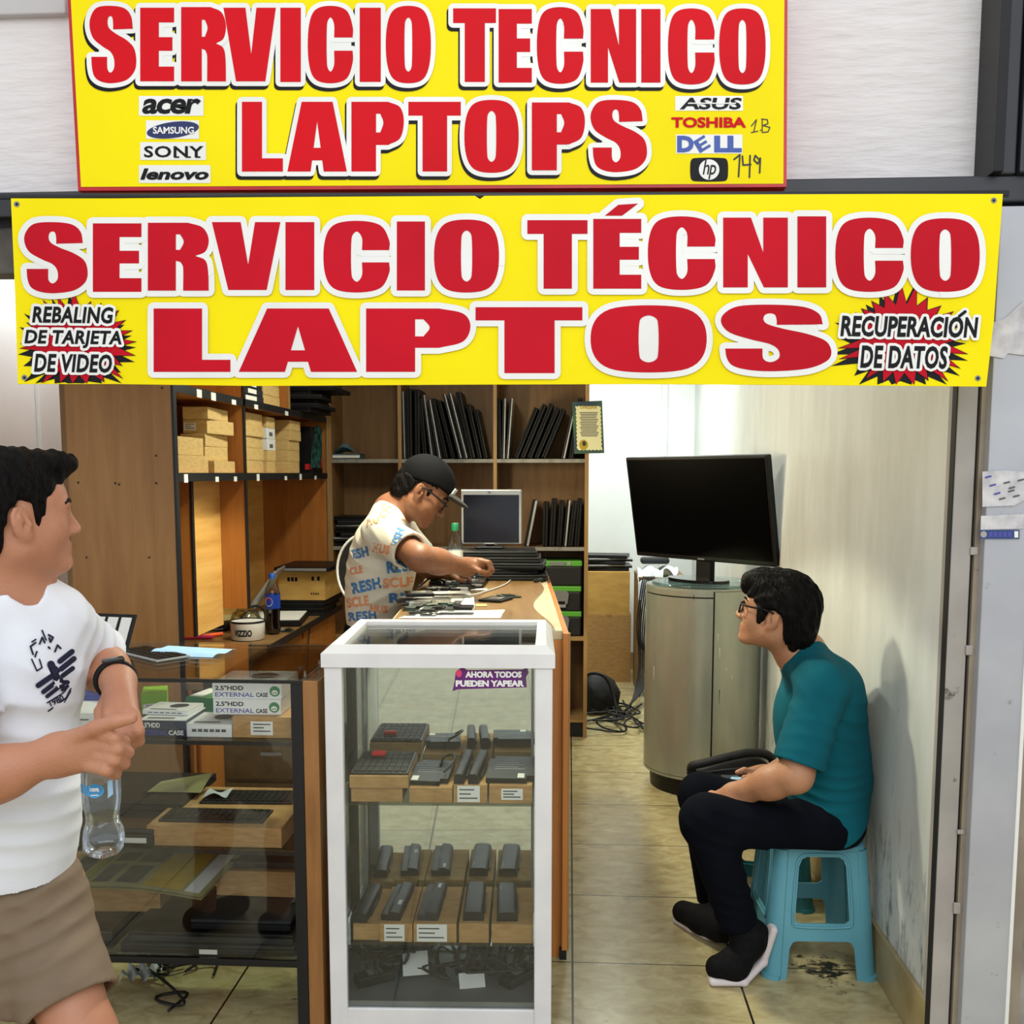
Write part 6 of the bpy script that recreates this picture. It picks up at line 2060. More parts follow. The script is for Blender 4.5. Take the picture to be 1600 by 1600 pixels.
# ================================================================== PEOPLE
class Vol:
    """signed distance field on a grid; smooth unions of limbs, then one continuous surface"""

    def __init__(s, lo, hi, h):
        s.lo = np.array(lo, np.float32)
        s.h = h
        s.n = [int(math.ceil((hi[i] - lo[i]) / h)) + 1 for i in range(3)]
        s.ax = [s.lo[i] + h * np.arange(s.n[i], dtype=np.float32) for i in range(3)]
        s.f = np.full(s.n, 0.5, np.float32)

    def _put(s, lo, hi, fn, k, op):
        i0 = [max(0, int((lo[i] - s.lo[i]) / s.h)) for i in range(3)]
        i1 = [min(s.n[i], int((hi[i] - s.lo[i]) / s.h) + 2) for i in range(3)]
        if any(i1[i] <= i0[i] for i in range(3)):
            return s
        sl = tuple(slice(a, b) for a, b in zip(i0, i1))
        x = s.ax[0][sl[0]][:, None, None]
        y = s.ax[1][sl[1]][None, :, None]
        z = s.ax[2][sl[2]][None, None, :]
        d = fn(x, y, z)
        a = s.f[sl]
        if op == 'add':
            h = np.maximum(k - np.abs(a - d), 0) / k
            s.f[sl] = np.minimum(a, d) - h * h * k * 0.25
        elif op == 'sub':
            d = -d
            h = np.maximum(k - np.abs(a - d), 0) / k
            s.f[sl] = np.maximum(a, d) + h * h * k * 0.25
        return s

    def cap(s, a, b, ra, rb=None, k=0.02, op='add', flat=False, flata=False):
        a, b = np.array(a, float), np.array(b, float)
        rb = ra if rb is None else rb
        m = max(ra, rb) + k + 3 * s.h
        ab = b - a
        L2 = max(float(ab @ ab), 1e-12)
        L = math.sqrt(L2)

        def fn(x, y, z):
            px, py, pz = x - a[0], y - a[1], z - a[2]
            t0 = (px * ab[0] + py * ab[1] + pz * ab[2]) / L2
            t = np.clip(t0, 0, 1)
            d = np.sqrt((px - t * ab[0])**2 + (py - t * ab[1])**2 + (pz - t * ab[2])**2) - (ra + (rb - ra) * t)
            if flat:
                d = np.maximum(d, (t0 - 1) * L)
            if flata:
                d = np.maximum(d, -t0 * L)
            return d
        return s._put(np.minimum(a, b) - m, np.maximum(a, b) + m, fn, k, op)

    def ell(s, c, r, Rm=None, k=0.02, op='add'):
        c = np.array(c, float)
        r = np.array(r, float)
        Q = np.eye(3) if Rm is None else np.array(Rm)[:3, :3]
        m = max(r) + k + 3 * s.h

        def fn(x, y, z):
            px, py, pz = x - c[0], y - c[1], z - c[2]
            q = [(px * Q[0][i] + py * Q[1][i] + pz * Q[2][i]) for i in range(3)]
            k0 = np.sqrt((q[0] / r[0])**2 + (q[1] / r[1])**2 + (q[2] / r[2])**2)
            k1 = np.sqrt((q[0] / r[0]**2)**2 + (q[1] / r[1]**2)**2 + (q[2] / r[2]**2)**2) + 1e-9
            return k0 * (k0 - 1) / k1
        return s._put(c - m, c + m, fn, k, op)

    def plane(s, p, n, k=0.004):
        """keep what lies behind the plane"""
        p, n = np.array(p, float), np.array(Vector(n).normalized())
        d = (s.ax[0][:, None, None] - p[0]) * n[0] + (s.ax[1][None, :, None] - p[1]) * n[1] + (s.ax[2][None, None, :] - p[2]) * n[2]
        h = np.maximum(k - np.abs(s.f - d), 0) / k
        s.f = (np.maximum(s.f, d) + h * h * k * 0.25).astype(np.float32)
        return s

    def keep_poly(s, Mi, poly, axes=(0, 2), k=0.006):
        """intersect with a polygon given in two local axes, extruded along the third"""
        Mi = np.array(Mi)
        x = s.ax[0][:, None, None]; y = s.ax[1][None, :, None]; z = s.ax[2][None, None, :]
        u = Mi[axes[0]][0] * x + Mi[axes[0]][1] * y + Mi[axes[0]][2] * z + Mi[axes[0]][3]
        v = Mi[axes[1]][0] * x + Mi[axes[1]][1] * y + Mi[axes[1]][2] * z + Mi[axes[1]][3]
        d = np.full(u.shape, 1e9, np.float32)
        ins = np.zeros(u.shape, bool)
        n = len(poly)
        for i in range(n):
            ax_, ay = poly[i]
            bx, by = poly[(i + 1) % n]
            ex, ey = bx - ax_, by - ay
            wx, wy = u - ax_, v - ay
            t = np.clip((wx * ex + wy * ey) / (ex * ex + ey * ey + 1e-12), 0, 1)
            d = np.minimum(d, (wx - ex * t)**2 + (wy - ey * t)**2)
            c = ((ay > v) != (by > v)) & (u < ex * (v - ay) / (ey if abs(ey) > 1e-9 else 1e-9) + ax_)
            ins ^= c
        d = np.sqrt(d) * np.where(ins, -1, 1)
        h = np.maximum(k - np.abs(s.f - d), 0) / k
        s.f = (np.maximum(s.f, d) + h * h * k * 0.25).astype(np.float32)
        return s

    def seat(s, x0, z0):
        """flattened where it rests on the seat"""
        m = s.ax[0] > x0
        s.f[m] = np.maximum(s.f[m], (z0 - s.ax[2])[None, None, :])
        return s

    def wrinkle(s, amp, dirs):
        """shallow folds: sums of plane waves broken up by slower ones"""
        x = s.ax[0][:, None, None]; y = s.ax[1][None, :, None]; z = s.ax[2][None, None, :]
        for (a, b, c, ph, a2, b2, c2) in dirs:
            s.f += (amp * np.sin(a * x + b * y + c * z + ph + 1.3 * np.sin(a2 * x + b2 * y + c2 * z)) * (0.5 + 0.5 * np.sin(a2 * 1.3 * x + b2 * 0.7 * y - c2 * z + ph))).astype(np.float32)
        return s

    def fold(s, amp, d, wl, c, rad):
        """cloth folds: sharp-crested waves along d, warped, fading out round c"""
        d = np.array(Vector(d).normalized())
        c = np.array(c, float)
        x = s.ax[0][:, None, None] - c[0]; y = s.ax[1][None, :, None] - c[1]; z = s.ax[2][None, None, :] - c[2]
        e = np.cross(d, (0.3, 0.9, 0.2))
        u = d[0] * x + d[1] * y + d[2] * z
        t = e[0] * x + e[1] * y + e[2] * z
        ph = 2 * math.pi / wl * (u + 0.22 * wl * np.sin(t * 21 + 1.0) + 0.35 * wl * np.sin(t * 8 + u * 9))
        wv = 1 - np.abs(np.sin(ph / 2)) * 1.6
        g = np.exp(-(x * x + y * y + z * z) / (rad * rad)) * (0.6 + 0.4 * np.sin(17 * t + 11 * u))
        s.f -= (amp * wv * g).astype(np.float32)
        return s

    def mesh(s):
        f = s.f
        ins = f < 0
        n0, n1, n2 = s.n
        cnt = np.zeros((n0 - 1, n1 - 1, n2 - 1), np.int8)
        for i in (0, 1):
            for j in (0, 1):
                for k in (0, 1):
                    cnt += ins[i:n0 - 1 + i, j:n1 - 1 + j, k:n2 - 1 + k]
        act = (cnt > 0) & (cnt < 8)
        I, J, K = np.nonzero(act)
        idx = np.full(act.shape, -1, np.int32)
        idx[I, J, K] = np.arange(len(I))
        acc = np.zeros((len(I), 3))
        num = np.zeros(len(I))
        C = [(i, j, k) for i in (0, 1) for j in (0, 1) for k in (0, 1)]
        val = {c: f[I + c[0], J + c[1], K + c[2]] for c in C}
        for a in C:
            for d in range(3):
                if a[d] == 0:
                    b = list(a); b[d] = 1; b = tuple(b)
                    fa, fb = val[a], val[b]
                    mk = (fa < 0) != (fb < 0)
                    t = np.where(mk, fa / np.where(mk, fa - fb, 1), 0)
                    for e in range(3):
                        acc[:, e] += np.where(mk, a[e] + (t if e == d else 0), 0)
                    num += mk
        V = (np.stack([I, J, K], 1) + acc / num[:, None]) * s.h + s.lo
        F = []
        for d in range(3):
            u, v = (d + 1) % 3, (d + 2) % 3
            sa = [slice(1, -1)] * 3
            sb = [slice(1, -1)] * 3
            sa[d] = slice(0, -1); sb[d] = slice(1, None)
            A, B = ins[tuple(sa)], ins[tuple(sb)]
            for flip, mk in ((False, A & ~B), (True, ~A & B)):
                p = np.stack(np.nonzero(mk), 1)
                off = np.ones(3, int); off[d] = 0
                p = p + off
                def cell(du, dv):
                    q = p.copy(); q[:, u] -= du; q[:, v] -= dv
                    return idx[q[:, 0], q[:, 1], q[:, 2]]
                q = np.stack([cell(1, 1), cell(0, 1), cell(0, 0), cell(1, 0)], 1)
                F.append(q[:, ::-1] if flip else q)
        F = np.concatenate(F)
        F = F[(F >= 0).all(1)]
        return V, F


def relax(V, F, it=2, w=0.5):
    n = len(V)
    for _ in range(it):
        s_ = np.zeros_like(V); c = np.zeros(n)
        for i in range(4):
            a, b = F[:, i], F[:, (i + 1) % 4]
            for e in range(3):
                s_[:, e] += np.bincount(a, V[b, e], n) + np.bincount(b, V[a, e], n)
            c += np.bincount(a, minlength=n) + np.bincount(b, minlength=n)
        V = V * (1 - w) + w * s_ / np.maximum(c, 1)[:, None]
    return V


def np_obj(name, V, F, mats, parent, mi=None):
    inv = np.array(mat4(parent).inverted())
    W = V @ inv[:3, :3].T + inv[:3, 3]
    me = bpy.data.meshes.new(name)
    me.vertices.add(len(W)); me.vertices.foreach_set('co', W.astype(np.float32).ravel())
    me.loops.add(F.size); me.loops.foreach_set('vertex_index', F.astype(np.int32).ravel())
    me.polygons.add(len(F)); me.polygons.foreach_set('loop_start', np.arange(0, F.size, 4, dtype=np.int32))
    for m in mats:
        me.materials.append(M[m])
    if mi is not None:
        me.polygons.foreach_set('material_index', np.asarray(mi, np.int32))
    me.polygons.foreach_set('use_smooth', np.ones(len(F), bool))
    me.update(calc_edges=True)
    me.validate()
    o = bpy.data.objects.new(name, me)
    o.parent = parent
    COL.objects.link(o)
    return o


def surf(name, vol, mats, parent, it=1, pick=None):
    V, F = vol.mesh()
    V = relax(V, F, it)
    mi = pick(V[F].mean(1)) if pick else None
    return np_obj(name, V, F, mats if isinstance(mats, list) else [mats], parent, mi), V, F


def skin_mat(name, a, b):
    m = pm(name, a, 0.5, 0, b, 9, (1, 1, 1), 0.12, 160, 0.3, 0.7)
    p = m.node_tree.nodes['Principled BSDF']
    p.inputs['Subsurface Weight'].default_value = 0.12
    p.inputs['Subsurface Radius'].default_value = (0.012, 0.005, 0.003)
    return m


M['skin_a'] = skin_mat('warm tan skin', (190, 134, 104), (176, 118, 90))
M['skin_b'] = skin_mat('brown skin', (142, 94, 66), (128, 82, 56))
M['skin_c'] = skin_mat('light brown skin', (188, 136, 102), (172, 120, 88))
M['lip_a'] = pm('lip', (172, 108, 92), 0.5)
M['lip_b'] = pm('brown lip', (126, 74, 60), 0.45)
M['hair'] = pm('black hair', (9, 8, 8), 0.55, 0, (20, 17, 16), 60, (1, 1, 0.3), 0.6, 110, spec=0.08)
M['eye'] = pm('eye white', (220, 214, 206), 0.2)
M['iris'] = pm('dark iris', (28, 18, 12), 0.15)
M['shirt_white'] = pm('white cotton', (232, 236, 244), 0.85, 0, (224, 228, 238), 5, bump=0.06, bscale=240)
M['shorts'] = pm('khaki brown cotton', (128, 110, 90), 0.85, 0, (116, 98, 80), 6, bump=0.08, bscale=260)
M['shirt_cream'] = pm('off white cotton', (228, 222, 204), 0.85, 0, (220, 212, 192), 5, bump=0.06, bscale=240)
M['shirt_teal'] = pm('teal cotton', (6, 92, 106), 0.9, 0, (4, 82, 96), 5, bump=0.06, bscale=260, spec=0.2)
M['trousers'] = pm('navy black trousers', (8, 11, 18), 0.9, 0, (12, 15, 24), 6, spec=0.08)
M['shoe'] = pm('black knit shoe', (8, 8, 10), 0.8, 0, (16, 16, 18), 60, spec=0.15)
M['sole'] = pm('pale shoe sole', (214, 204, 204), 0.6)
M['cap'] = pm('black cap cloth', (9, 9, 12), 0.85, spec=0.1)
M['brim'] = pm('dark olive brim', (44, 42, 38), 0.7)
M['tee_blue'] = pm('blue shirt print', (70, 124, 180), 0.85)
M['tee_orange'] = pm('orange shirt print', (226, 150, 104), 0.85)
M['logo_ink'] = pm('navy shirt print', (22, 24, 52), 0.85)
M['lens'] = glass('spectacle lens', (0.94, 0.95, 0.96), 0.06)


def head_matrix(ear_px, y, fwd, up_tilt, roll, side, s=1.0):
    """place a head so that its ear (side +1 left, -1 right) shows at a pixel; fwd is a horizontal heading in degrees from +X"""
    Rz = Matrix.Rotation(R(fwd), 4, 'Z')
    Ry = Matrix.Rotation(R(-up_tilt), 4, 'Y')
    Rx = Matrix.Rotation(R(roll), 4, 'X')
    Rm = Rz @ Ry @ Rx @ Matrix.Scale(s, 4)
    e = PY(ear_px[0], ear_px[1], y)
    return Matrix.Translation(e - Rm @ Vector((-0.012, side * 0.080, -0.008))) @ Rm


def add_head(v, H, jaw=1.0, k0=0.03):
    Q = H.to_3x3().normalized()
    P = lambda x, y, z: H @ Vector((x, y, z))
    v.ell(P(-0.012, 0, 0.030), (0.097, 0.076, 0.086), Q, 0.02)
    v.ell(P(0.033, 0, 0.030), (0.055, 0.062, 0.060), Q, 0.03)
    v.ell(P(0.034, 0, -0.036), (0.050, 0.057 * jaw, 0.066), Q, 0.03)
    for s in (1, -1):
        v.cap(P(-0.006, s * 0.050 * jaw, -0.056), P(0.058, s * 0.019, -0.096), 0.020, 0.016, 0.03)
        v.ell(P(0.050, s * 0.036 * jaw, -0.030), (0.022, 0.022, 0.026), Q, 0.03)
        v.cap(P(0.073, s * 0.044, 0.020), P(0.085, s * 0.012, 0.019), 0.008, 0.008, 0.014)
        v.ell(P(0.096, s * 0.031, 0.000), (0.016, 0.017, 0.012), Q, 0.012, 'sub')
        v.ell(P(0.0735, s * 0.031, 0.001), (0.0125, 0.0140, 0.0118), Q, 0.005)
        v.ell(P(0.0890, s * 0.0325, -0.0005), (0.0085, 0.0115, 0.0046), Q, 0.0015, 'sub')
    v.ell(P(0.073, 0, -0.097), (0.019, 0.022, 0.016), Q, 0.022)
    v.ell(P(0.070, 0, -0.064), (0.018, 0.030, 0.020), Q, 0.02)
    v.cap(P(0.084, 0, 0.014), P(0.106, 0, -0.032), 0.0075, 0.0105, 0.014)
    for s in (1, -1):
        v.ell(P(0.096, s * 0.0125, -0.036), (0.011, 0.008, 0.008), Q, 0.008)
        v.cap(P(0.079, s * 0.023, -0.0640), P(0.0875, s * 0.004, -0.0605), 0.0042, 0.0052, 0.008)
        v.cap(P(0.078, s * 0.020, -0.0695), P(0.0862, s * 0.003, -0.0725), 0.0042, 0.0056, 0.008)
        v.cap(P(0.083, s * 0.024, -0.0668), P(0.0945, s * 0.003, -0.0664), 0.0014, 0.0018, 0.003, 'sub')
        E_ = Matrix.Rotation(s * R(-24), 3, 'Z') @ Matrix.Rotation(R(-12), 3, 'Y')
        E3 = Q @ E_
        v.ell(P(-0.014, s * 0.080, -0.006), (0.0195, 0.0080, 0.0320), E3, 0.006)
        v.ell(P(-0.012, s * 0.0885, 0.004), (0.0125, 0.0080, 0.0185), E3, 0.002, 'sub')
        v.ell(P(-0.004, s * 0.0865, -0.012), (0.0090, 0.0120, 0.0110), E3, 0.002, 'sub')
        v.ell(P(-0.014, s * 0.0845, 0.000), (0.0060, 0.0040, 0.0120), E3, 0.003)
        v.ell(P(-0.004, s * 0.075, -0.032), (0.009, 0.006, 0.010), E3, 0.008)
        v.ell(P(0.002, s * 0.079, -0.010), (0.005, 0.005, 0.008), E3, 0.005)
    return v


def face_extras(H, parent, lipname):
    """eyes, with their dark irises, set into the sockets"""
    mb = MB()
    for s in (1, -1):
        c = H @ Vector((0.0718, s * 0.031, 0.0005))
        sc = H.to_scale()[0]
        f = H.to_3x3() @ Vector((1, -s * 0.05, 0))
        f.normalize()
        X = Matrix.Translation(c) @ Vector((0, 0, 1)).rotation_difference(f).to_matrix().to_4x4()
        mb.lathe([(0.0001, 0.0122 * sc), (0.003 * sc, 0.0118 * sc), (0.0055 * sc, 0.0108 * sc)], (0, 0, 0), 'iris', 14, X, True, False)
        mb.lathe([(0.0055 * sc, 0.0107 * sc), (0.0085 * sc, 0.0086 * sc), (0.0108 * sc, 0.0055 * sc)], (0, 0, 0), 'eye', 14, X, False, False)
    mb.build('eyes', parent)


def lip_pick(H):
    Mi = np.array(H.inverted())

    def pick(c):
        q = c @ Mi[:3, :3].T + Mi[:3, 3]
        lip = (q[:, 0] > 0.078) & (np.abs(q[:, 1]) < 0.025) & (q[:, 2] < -0.0565) & (q[:, 2] > -0.0775)
        return lip.astype(int)
    return pick


def brows(mb, H, m='hair'):
    for s in (1, -1):
        mb.tube([H @ Vector(p) for p in ((0.0735, s * 0.052, 0.022), (0.088, s * 0.036, 0.030), (0.0945, s * 0.014, 0.025))], 0.0042, m, 6)


def finger(v, pts, r0, r1, k=0.004):
    n = len(pts) - 1
    for i in range(n):
        v.cap(pts[i], pts[i + 1], r0 + (r1 - r0) * i / n, r0 + (r1 - r0) * (i + 1) / n, k)


def hair_vol(H, poly, r, c, extra=(), h=0.0045, amp=0.0028, seed=0.0):
    Q = H.to_3x3().normalized()
    C = H @ Vector((-0.01, 0, 0.03))
    v = Vol(np.array(C) - 0.19, np.array(C) + 0.19, h)
    v.ell(H @ Vector(c), r, Q, 0.01)
    v.ell(H @ Vector((-0.045, 0, -0.02)), (0.072, 0.070, 0.085), Q, 0.03)
    for e in extra:
        v.ell(H @ Vector(e[0]), e[1], Q, 0.02)
    v.keep_poly(H.inverted(), poly)
    v.wrinkle(amp, [(160, 90, 60, seed, 40, 30, 22), (70, 170, 110, 1 + seed, 33, 25, 50), (230, 190, 40, 2 + seed, 61, 47, 30)])
    return v


# ------------------------------------------------------------------ the standing man in the white shirt
VA = lambda px, py, y=1.84: np.array(PY(px, py, y))
man = thing('person', 'standing man in a white T-shirt and brown shorts holding a bottle at the glass counter', 'person', (VA(20, 1400, 1.86)[0], 1.86, 0.0))
HA = head_matrix((34, 818), 1.80, 43, 3, 0, -1, 1.0)
phi = R(30)
LAT = Vector((math.cos(phi), math.sin(phi), 0))
FRN = Vector((math.sin(phi), -math.cos(phi), 0))
QA = Matrix((LAT, FRN, Vector((0, 0, 1)))).transposed()
body = Vol((-1.50, 1.40, 0.0), (-0.68, 2.28, 1.66), 0.0042)
add_head(body, HA, 1.06)
nb = VA(12, 925, 1.88)
body.cap(HA @ Vector((-0.022, 0, -0.05)), nb, 0.060, 0.066, 0.04)
Ls, El, Wl = VA(86, 968, 1.94), VA(156, 1036, 2.10), VA(182, 1064, 1.93)
Rs, Er, Wr = VA(-98, 975, 1.76), VA(-52, 1228, 1.66), VA(88, 1178, 1.68)
chest, belly, hip = VA(8, 1050, 1.88), VA(22, 1240, 1.88), VA(28, 1400, 1.89)
body.ell(chest, (0.145, 0.10, 0.17), QA, 0.05).ell(belly, (0.128, 0.10, 0.15), QA, 0.05).ell(hip, (0.13, 0.10, 0.12), QA, 0.05)
body.cap(nb, Ls, 0.05, 0.05, 0.05).cap(nb, Rs, 0.05, 0.05, 0.05)
for a, b, c in ((Ls, El, Wl), (Rs, Er, Wr)):
    body.cap(a, b, 0.056, 0.048, 0.03)
    body.cap(b, b + (c - b) * 0.4, 0.047, 0.044, 0.025)
    body.cap(b + (c - b) * 0.35, c, 0.045, 0.033, 0.03)
# left hand lies over the right one, back of the hand to the viewer
for a, b, r_ in (((184, 1066, 1.925), (176, 1116, 1.80), .026), ((186, 1066, 1.925), (190, 1120, 1.79), .027), ((190, 1066, 1.925), (203, 1116, 1.79), .024)):
    body.cap(VA(*a), VA(*b), r_, r_ * 0.72, 0.018)
for k, (x, y) in enumerate(((170, 1116), (184, 1121), (198, 1121), (209, 1116))):
    finger(body, [VA(x, y, 1.785), VA(x + 7, y + 26, 1.765), VA(x + 8, y + 42, 1.785), VA(x + 3, y + 46, 1.81)], 0.0125, 0.0095)
finger(body, [VA(172, 1085, 1.90), VA(158, 1112, 1.83), VA(156, 1136, 1.80)], 0.015, 0.011)
# right hand round the bottle
for a, b, r_ in (((90, 1172, 1.68), (148, 1146, 1.665), .028), ((90, 1180, 1.68), (150, 1166, 1.660), .029), ((92, 1190, 1.68), (146, 1188, 1.665), .026)):
    body.cap(VA(*a), VA(*b), r_, r_ * 0.72, 0.02)
for k, (x, y, l) in enumerate(((156, 1146, 38), (158, 1163, 42), (154, 1180, 40), (146, 1196, 34))):
    finger(body, [VA(x - 6, y, 1.655), VA(x + l * .62, y + 7, 1.635), VA(x + l, y + 13, 1.665), VA(x + l * .75, y + 15, 1.70)], 0.0125, 0.0095)
finger(body, [VA(112, 1158, 1.66), VA(148, 1138, 1.64), VA(182, 1127, 1.63), VA(206, 1122, 1.635)], 0.0155, 0.0105)
# legs
Lh, Lk, La = VA(60, 1440, 1.90), VA(132, 1625, 1.80), VA(118, 1625, 1.86)
La = np.array((Lk[0] - 0.01, Lk[1] + 0.10, 0.09))
Rh, Rk = VA(-40, 1435, 1.86), VA(-78, 1650, 1.76)
Ra = np.array((Rk[0] - 0.02, Rk[1] + 0.12, 0.09))
for a, b, c in ((Lh, Lk, La), (Rh, Rk, Ra)):
    body.cap(a, b, 0.085, 0.060, 0.04)
    body.cap(b, b + (c - b) * 0.35, 0.058, 0.060, 0.03)
    body.cap(b + (c - b) * 0.35, c, 0.058, 0.036, 0.03)
    f_ = np.array(FRN)
    body.cap(c + np.array((0, 0, -0.04)), c + f_ * 0.13 + np.array((0, 0, -0.06)), 0.035, 0.026, 0.03)
_, VBa, FBa = surf('body', body, ['skin_a', 'lip_a'], man, 1, lip_pick(HA))
face_extras(HA, man, 'lip_a')
hp = [(0.090, 0.062), (0.130, 0.085), (0.125, 0.17), (-0.16, 0.18), (-0.17, -0.05), (-0.095, -0.092), (-0.055, -0.075), (-0.040, -0.035), (-0.036, 0.012), (-0.016, 0.034), (0.010, 0.028),
      (0.014, -0.026), (0.030, -0.028), (0.036, 0.018), (0.048, 0.044), (0.066, 0.056)]
hv = hair_vol(HA, hp, (0.109, 0.087, 0.098), (-0.016, 0, 0.040), [((0.055, 0, 0.098), (0.055, 0.060, 0.030)), ((0.085, -0.015, 0.098), (0.030, 0.035, 0.018))])
surf('hair', hv, 'hair', man, 1)
mb = MB()
brows(mb, HA)
mb.build('eyebrows', man)
# T-shirt
sh = Vol((-1.50, 1.55, 0.72), (-0.72, 2.28, 1.42), 0.0048)
sh.ell(chest, (0.150, 0.122, 0.20), QA, 0.03).ell(belly, (0.128, 0.122, 0.19), QA, 0.06)
hem = VA(20, 1372, 1.89)
sh.cap(VA(8, 1180, 1.88), VA(4, 1420, 1.89), 0.112, 0.116, 0.05)
sh.ell(VA(0, 1330, 1.89), (0.130, 0.122, 0.16), QA, 0.05)
sh.cap(nb + np.array((0, 0, -0.01)), Ls, 0.054, 0.060, 0.05).cap(nb, Rs, 0.062, 0.068, 0.05)
up = np.array((0, 0, 1.0))
cuffL = Ls + (El - Ls) * 0.88
sh.cap(Ls, cuffL, 0.060, 0.072, 0.04, flat=True)
cuffR = Rs + (Er - Rs) * 0.62
sh.cap(Rs, cuffR, 0.070, 0.078, 0.04, flat=True)
sh.cap(HA @ Vector((-0.022, 0, -0.03)), nb + np.array((0, 0, -0.01)) + np.array(FRN) * 0.012, 0.074, 0.070, 0.01, 'sub')
sh.fold(0.0065, (0.25, 0, 1), 0.055, VA(70, 1285, 1.77), 0.17).fold(0.005, (0.9, 0.2, 0.55), 0.065, VA(62, 985, 1.80), 0.15).fold(0.005, (0.5, 0, 1), 0.075, VA(20, 1150, 1.75), 0.2)
sh.fold(0.005, cuffL - Ls, 0.05, (Ls + cuffL) / 2, 0.13)
sh.plane(VA(60, 1382, 1.86), (0.05, 0, -1))
sh.cap(cuffL + (Ls - cuffL) * 0.25, cuffL + (cuffL - Ls) * 0.3, 0.058, 0.064, 0.004, 'sub')
sh.cap(cuffR + (Rs - cuffR) * 0.2, cuffR + (cuffR - Rs) * 0.3, 0.060, 0.064, 0.004, 'sub')
shirtA, VSa, FSa = surf('t_shirt', sh, 'shirt_white', man, 1)


def decal(Vv, Ff, off=0.003):
    bv = BVHTree.FromPolygons([Vector(p) for p in Vv], [list(map(int, q)) for q in Ff])
    o = Vector((0, 0, EYE))

    def mp(x, y):
        d = ray(x, y).normalized()
        h = bv.ray_cast(o, d)
        if h[0] is None:
            h = bv.find_nearest(PY(x, y, 1.75 if x < 300 else 3.7))
        return h[0] - d * off
    return mp


dm = decal(VSa, FSa)
mb = MB()
for pl, r_ in (([(94, 1033), (113, 1018)], 4.2), ([(96, 1045), (116, 1029)], 4.2), ([(98, 1056), (114, 1044)], 3.6), ([(60, 1071), (86, 1053)], 4.2), ([(68, 1081), (90, 1064)], 3.6),
               ([(80, 1038), (90, 1062)], 6.0), ([(86, 1046), (96, 1070)], 6.0), ([(92, 1066), (106, 1066)], 3.4), ([(74, 1088), (92, 1074)], 3.0), ([(98, 1078), (106, 1072)], 2.5),
               ([(76, 1111), (104, 1090), (111, 1076)], 1.2), ([(74, 1098), (100, 1082), (106, 1074)], 1.0), ([(101, 1097), (111, 1080)], 0.9),
               ([(50, 1030), (58, 1048), (66, 1043), (62, 1030)], 1.2), ([(52, 1022), (48, 1010), (56, 1004)], 1.5), ([(58, 1018), (55, 1026)], 1.4), ([(56, 999), (50, 1003)], 1.2),
               ([(62, 1006), (66, 996), (70, 1004)], 1.5), ([(66, 985), (72, 1000)], 1.3), ([(76, 992), (83, 996), (79, 1003), (77, 997)], 1.6), ([(86, 1018), (90, 1008), (95, 1013)], 1.5), ([(76, 1011), (78, 1013)], 1.5)):
    stroke(mb, pl, r_, dm, 'logo_ink', False)
dm2 = decal(VSa, FSa, 0.0045)
star = []
for k in range(10):
    a = -1.2 + k * math.pi / 5
    q = 8 if k % 2 == 0 else 3.6
    star.append((90 + q * math.cos(a), 1068 + q * math.sin(a)))
mb.poly([star], dm2, 'shirt_white')
tx = lambda x, y: dm2(x * math.cos(-.45) - y * math.sin(-.45) + 88, x * math.sin(-.45) + y * math.cos(-.45) + 1096)
put_text(mb, '1980', (-11, -6, 13, 4), tx, 'logo_ink', 0.03)
mb.build('chest_print', man)['label'] = 'navy winged emblem printed on the chest'
# shorts
so = Vol((-1.48, 1.50, 0.42), (-0.66, 2.22, 1.0), 0.005)
so.ell(hip, (0.125, 0.112, 0.15), QA, 0.04)
hL, hR = Lh + (Lk - Lh) * 0.72, Rh + (Rk - Rh) * 0.72
so.cap(Lh, hL, 0.100, 0.094, 0.05, flat=True)
so.cap(Rh, hR, 0.100, 0.094, 0.05, flat=True)
so.fold(0.007, (-0.35, 0, 1), 0.05, VA(95, 1450, 1.80), 0.13).fold(0.004, (-0.2, 0, 1), 0.06, VA(110, 1530, 1.78), 0.10).fold(0.005, (0.8, 0, 0.6), 0.06, VA(20, 1440, 1.80), 0.1)
so.cap(hL + (Lh - hL) * .2, hL + (hL - Lh) * .3, 0.082, 0.084, 0.004, 'sub')
so.cap(hR + (Rh - hR) * .2, hR + (hR - Rh) * .3, 0.082, 0.084, 0.004, 'sub')
so.plane(VA(30, 1360, 1.86), (0, 0, 1))
_, VOa, FOa = surf('shorts', so, 'shorts', man, 1)
for c in (La, Ra):
    v = Vol(c - 0.20, c + np.array((0.22, 0.2, 0.1)), 0.005)
    f_ = np.array(FRN)
    v.cap(c + np.array((0, 0, -0.042)) - f_ * .03, c + f_ * 0.15 + np.array((0, 0, -0.052)), 0.046, 0.038, 0.02)
    v.plane((0, 0, 0.001), (0, 0, -1))
    surf('shoe', v, 'shoe', man)
# wrist watch
ax = Vector(Wl - El).normalized()
wc = Vector(Wl) - ax * 0.012
e1 = ax.cross(Vector((0, 0, 1))).normalized()
e2 = e1.cross(ax)
ringp = [wc + (e1 * math.cos(a) + e2 * math.sin(a)) * 0.0385 for a in [2 * math.pi * k / 20 for k in range(20)]]
wt = MB()
for dd in (-0.006, 0.0, 0.006):
    wt.tube([p + ax * dd for p in ringp], 0.0042, 'black_matt', 6, None, 1, True)
wo = wt.build('wrist_watch', man)
wo['label'] = 'black wrist watch'
up2 = (e2 * (1 if e2.z > 0 else -1) - Vector((0, 0.5, 0)) + Vector((0.25, 0, 0))).normalized()
up2 = (up2 - ax * up2.dot(ax)).normalized()
MB().obox(wc + up2 * 0.041, ax.cross(up2) * 0.021, ax * 0.0105, up2 * 0.005, 'black_gloss', 0.003).build('watch_face', wo)
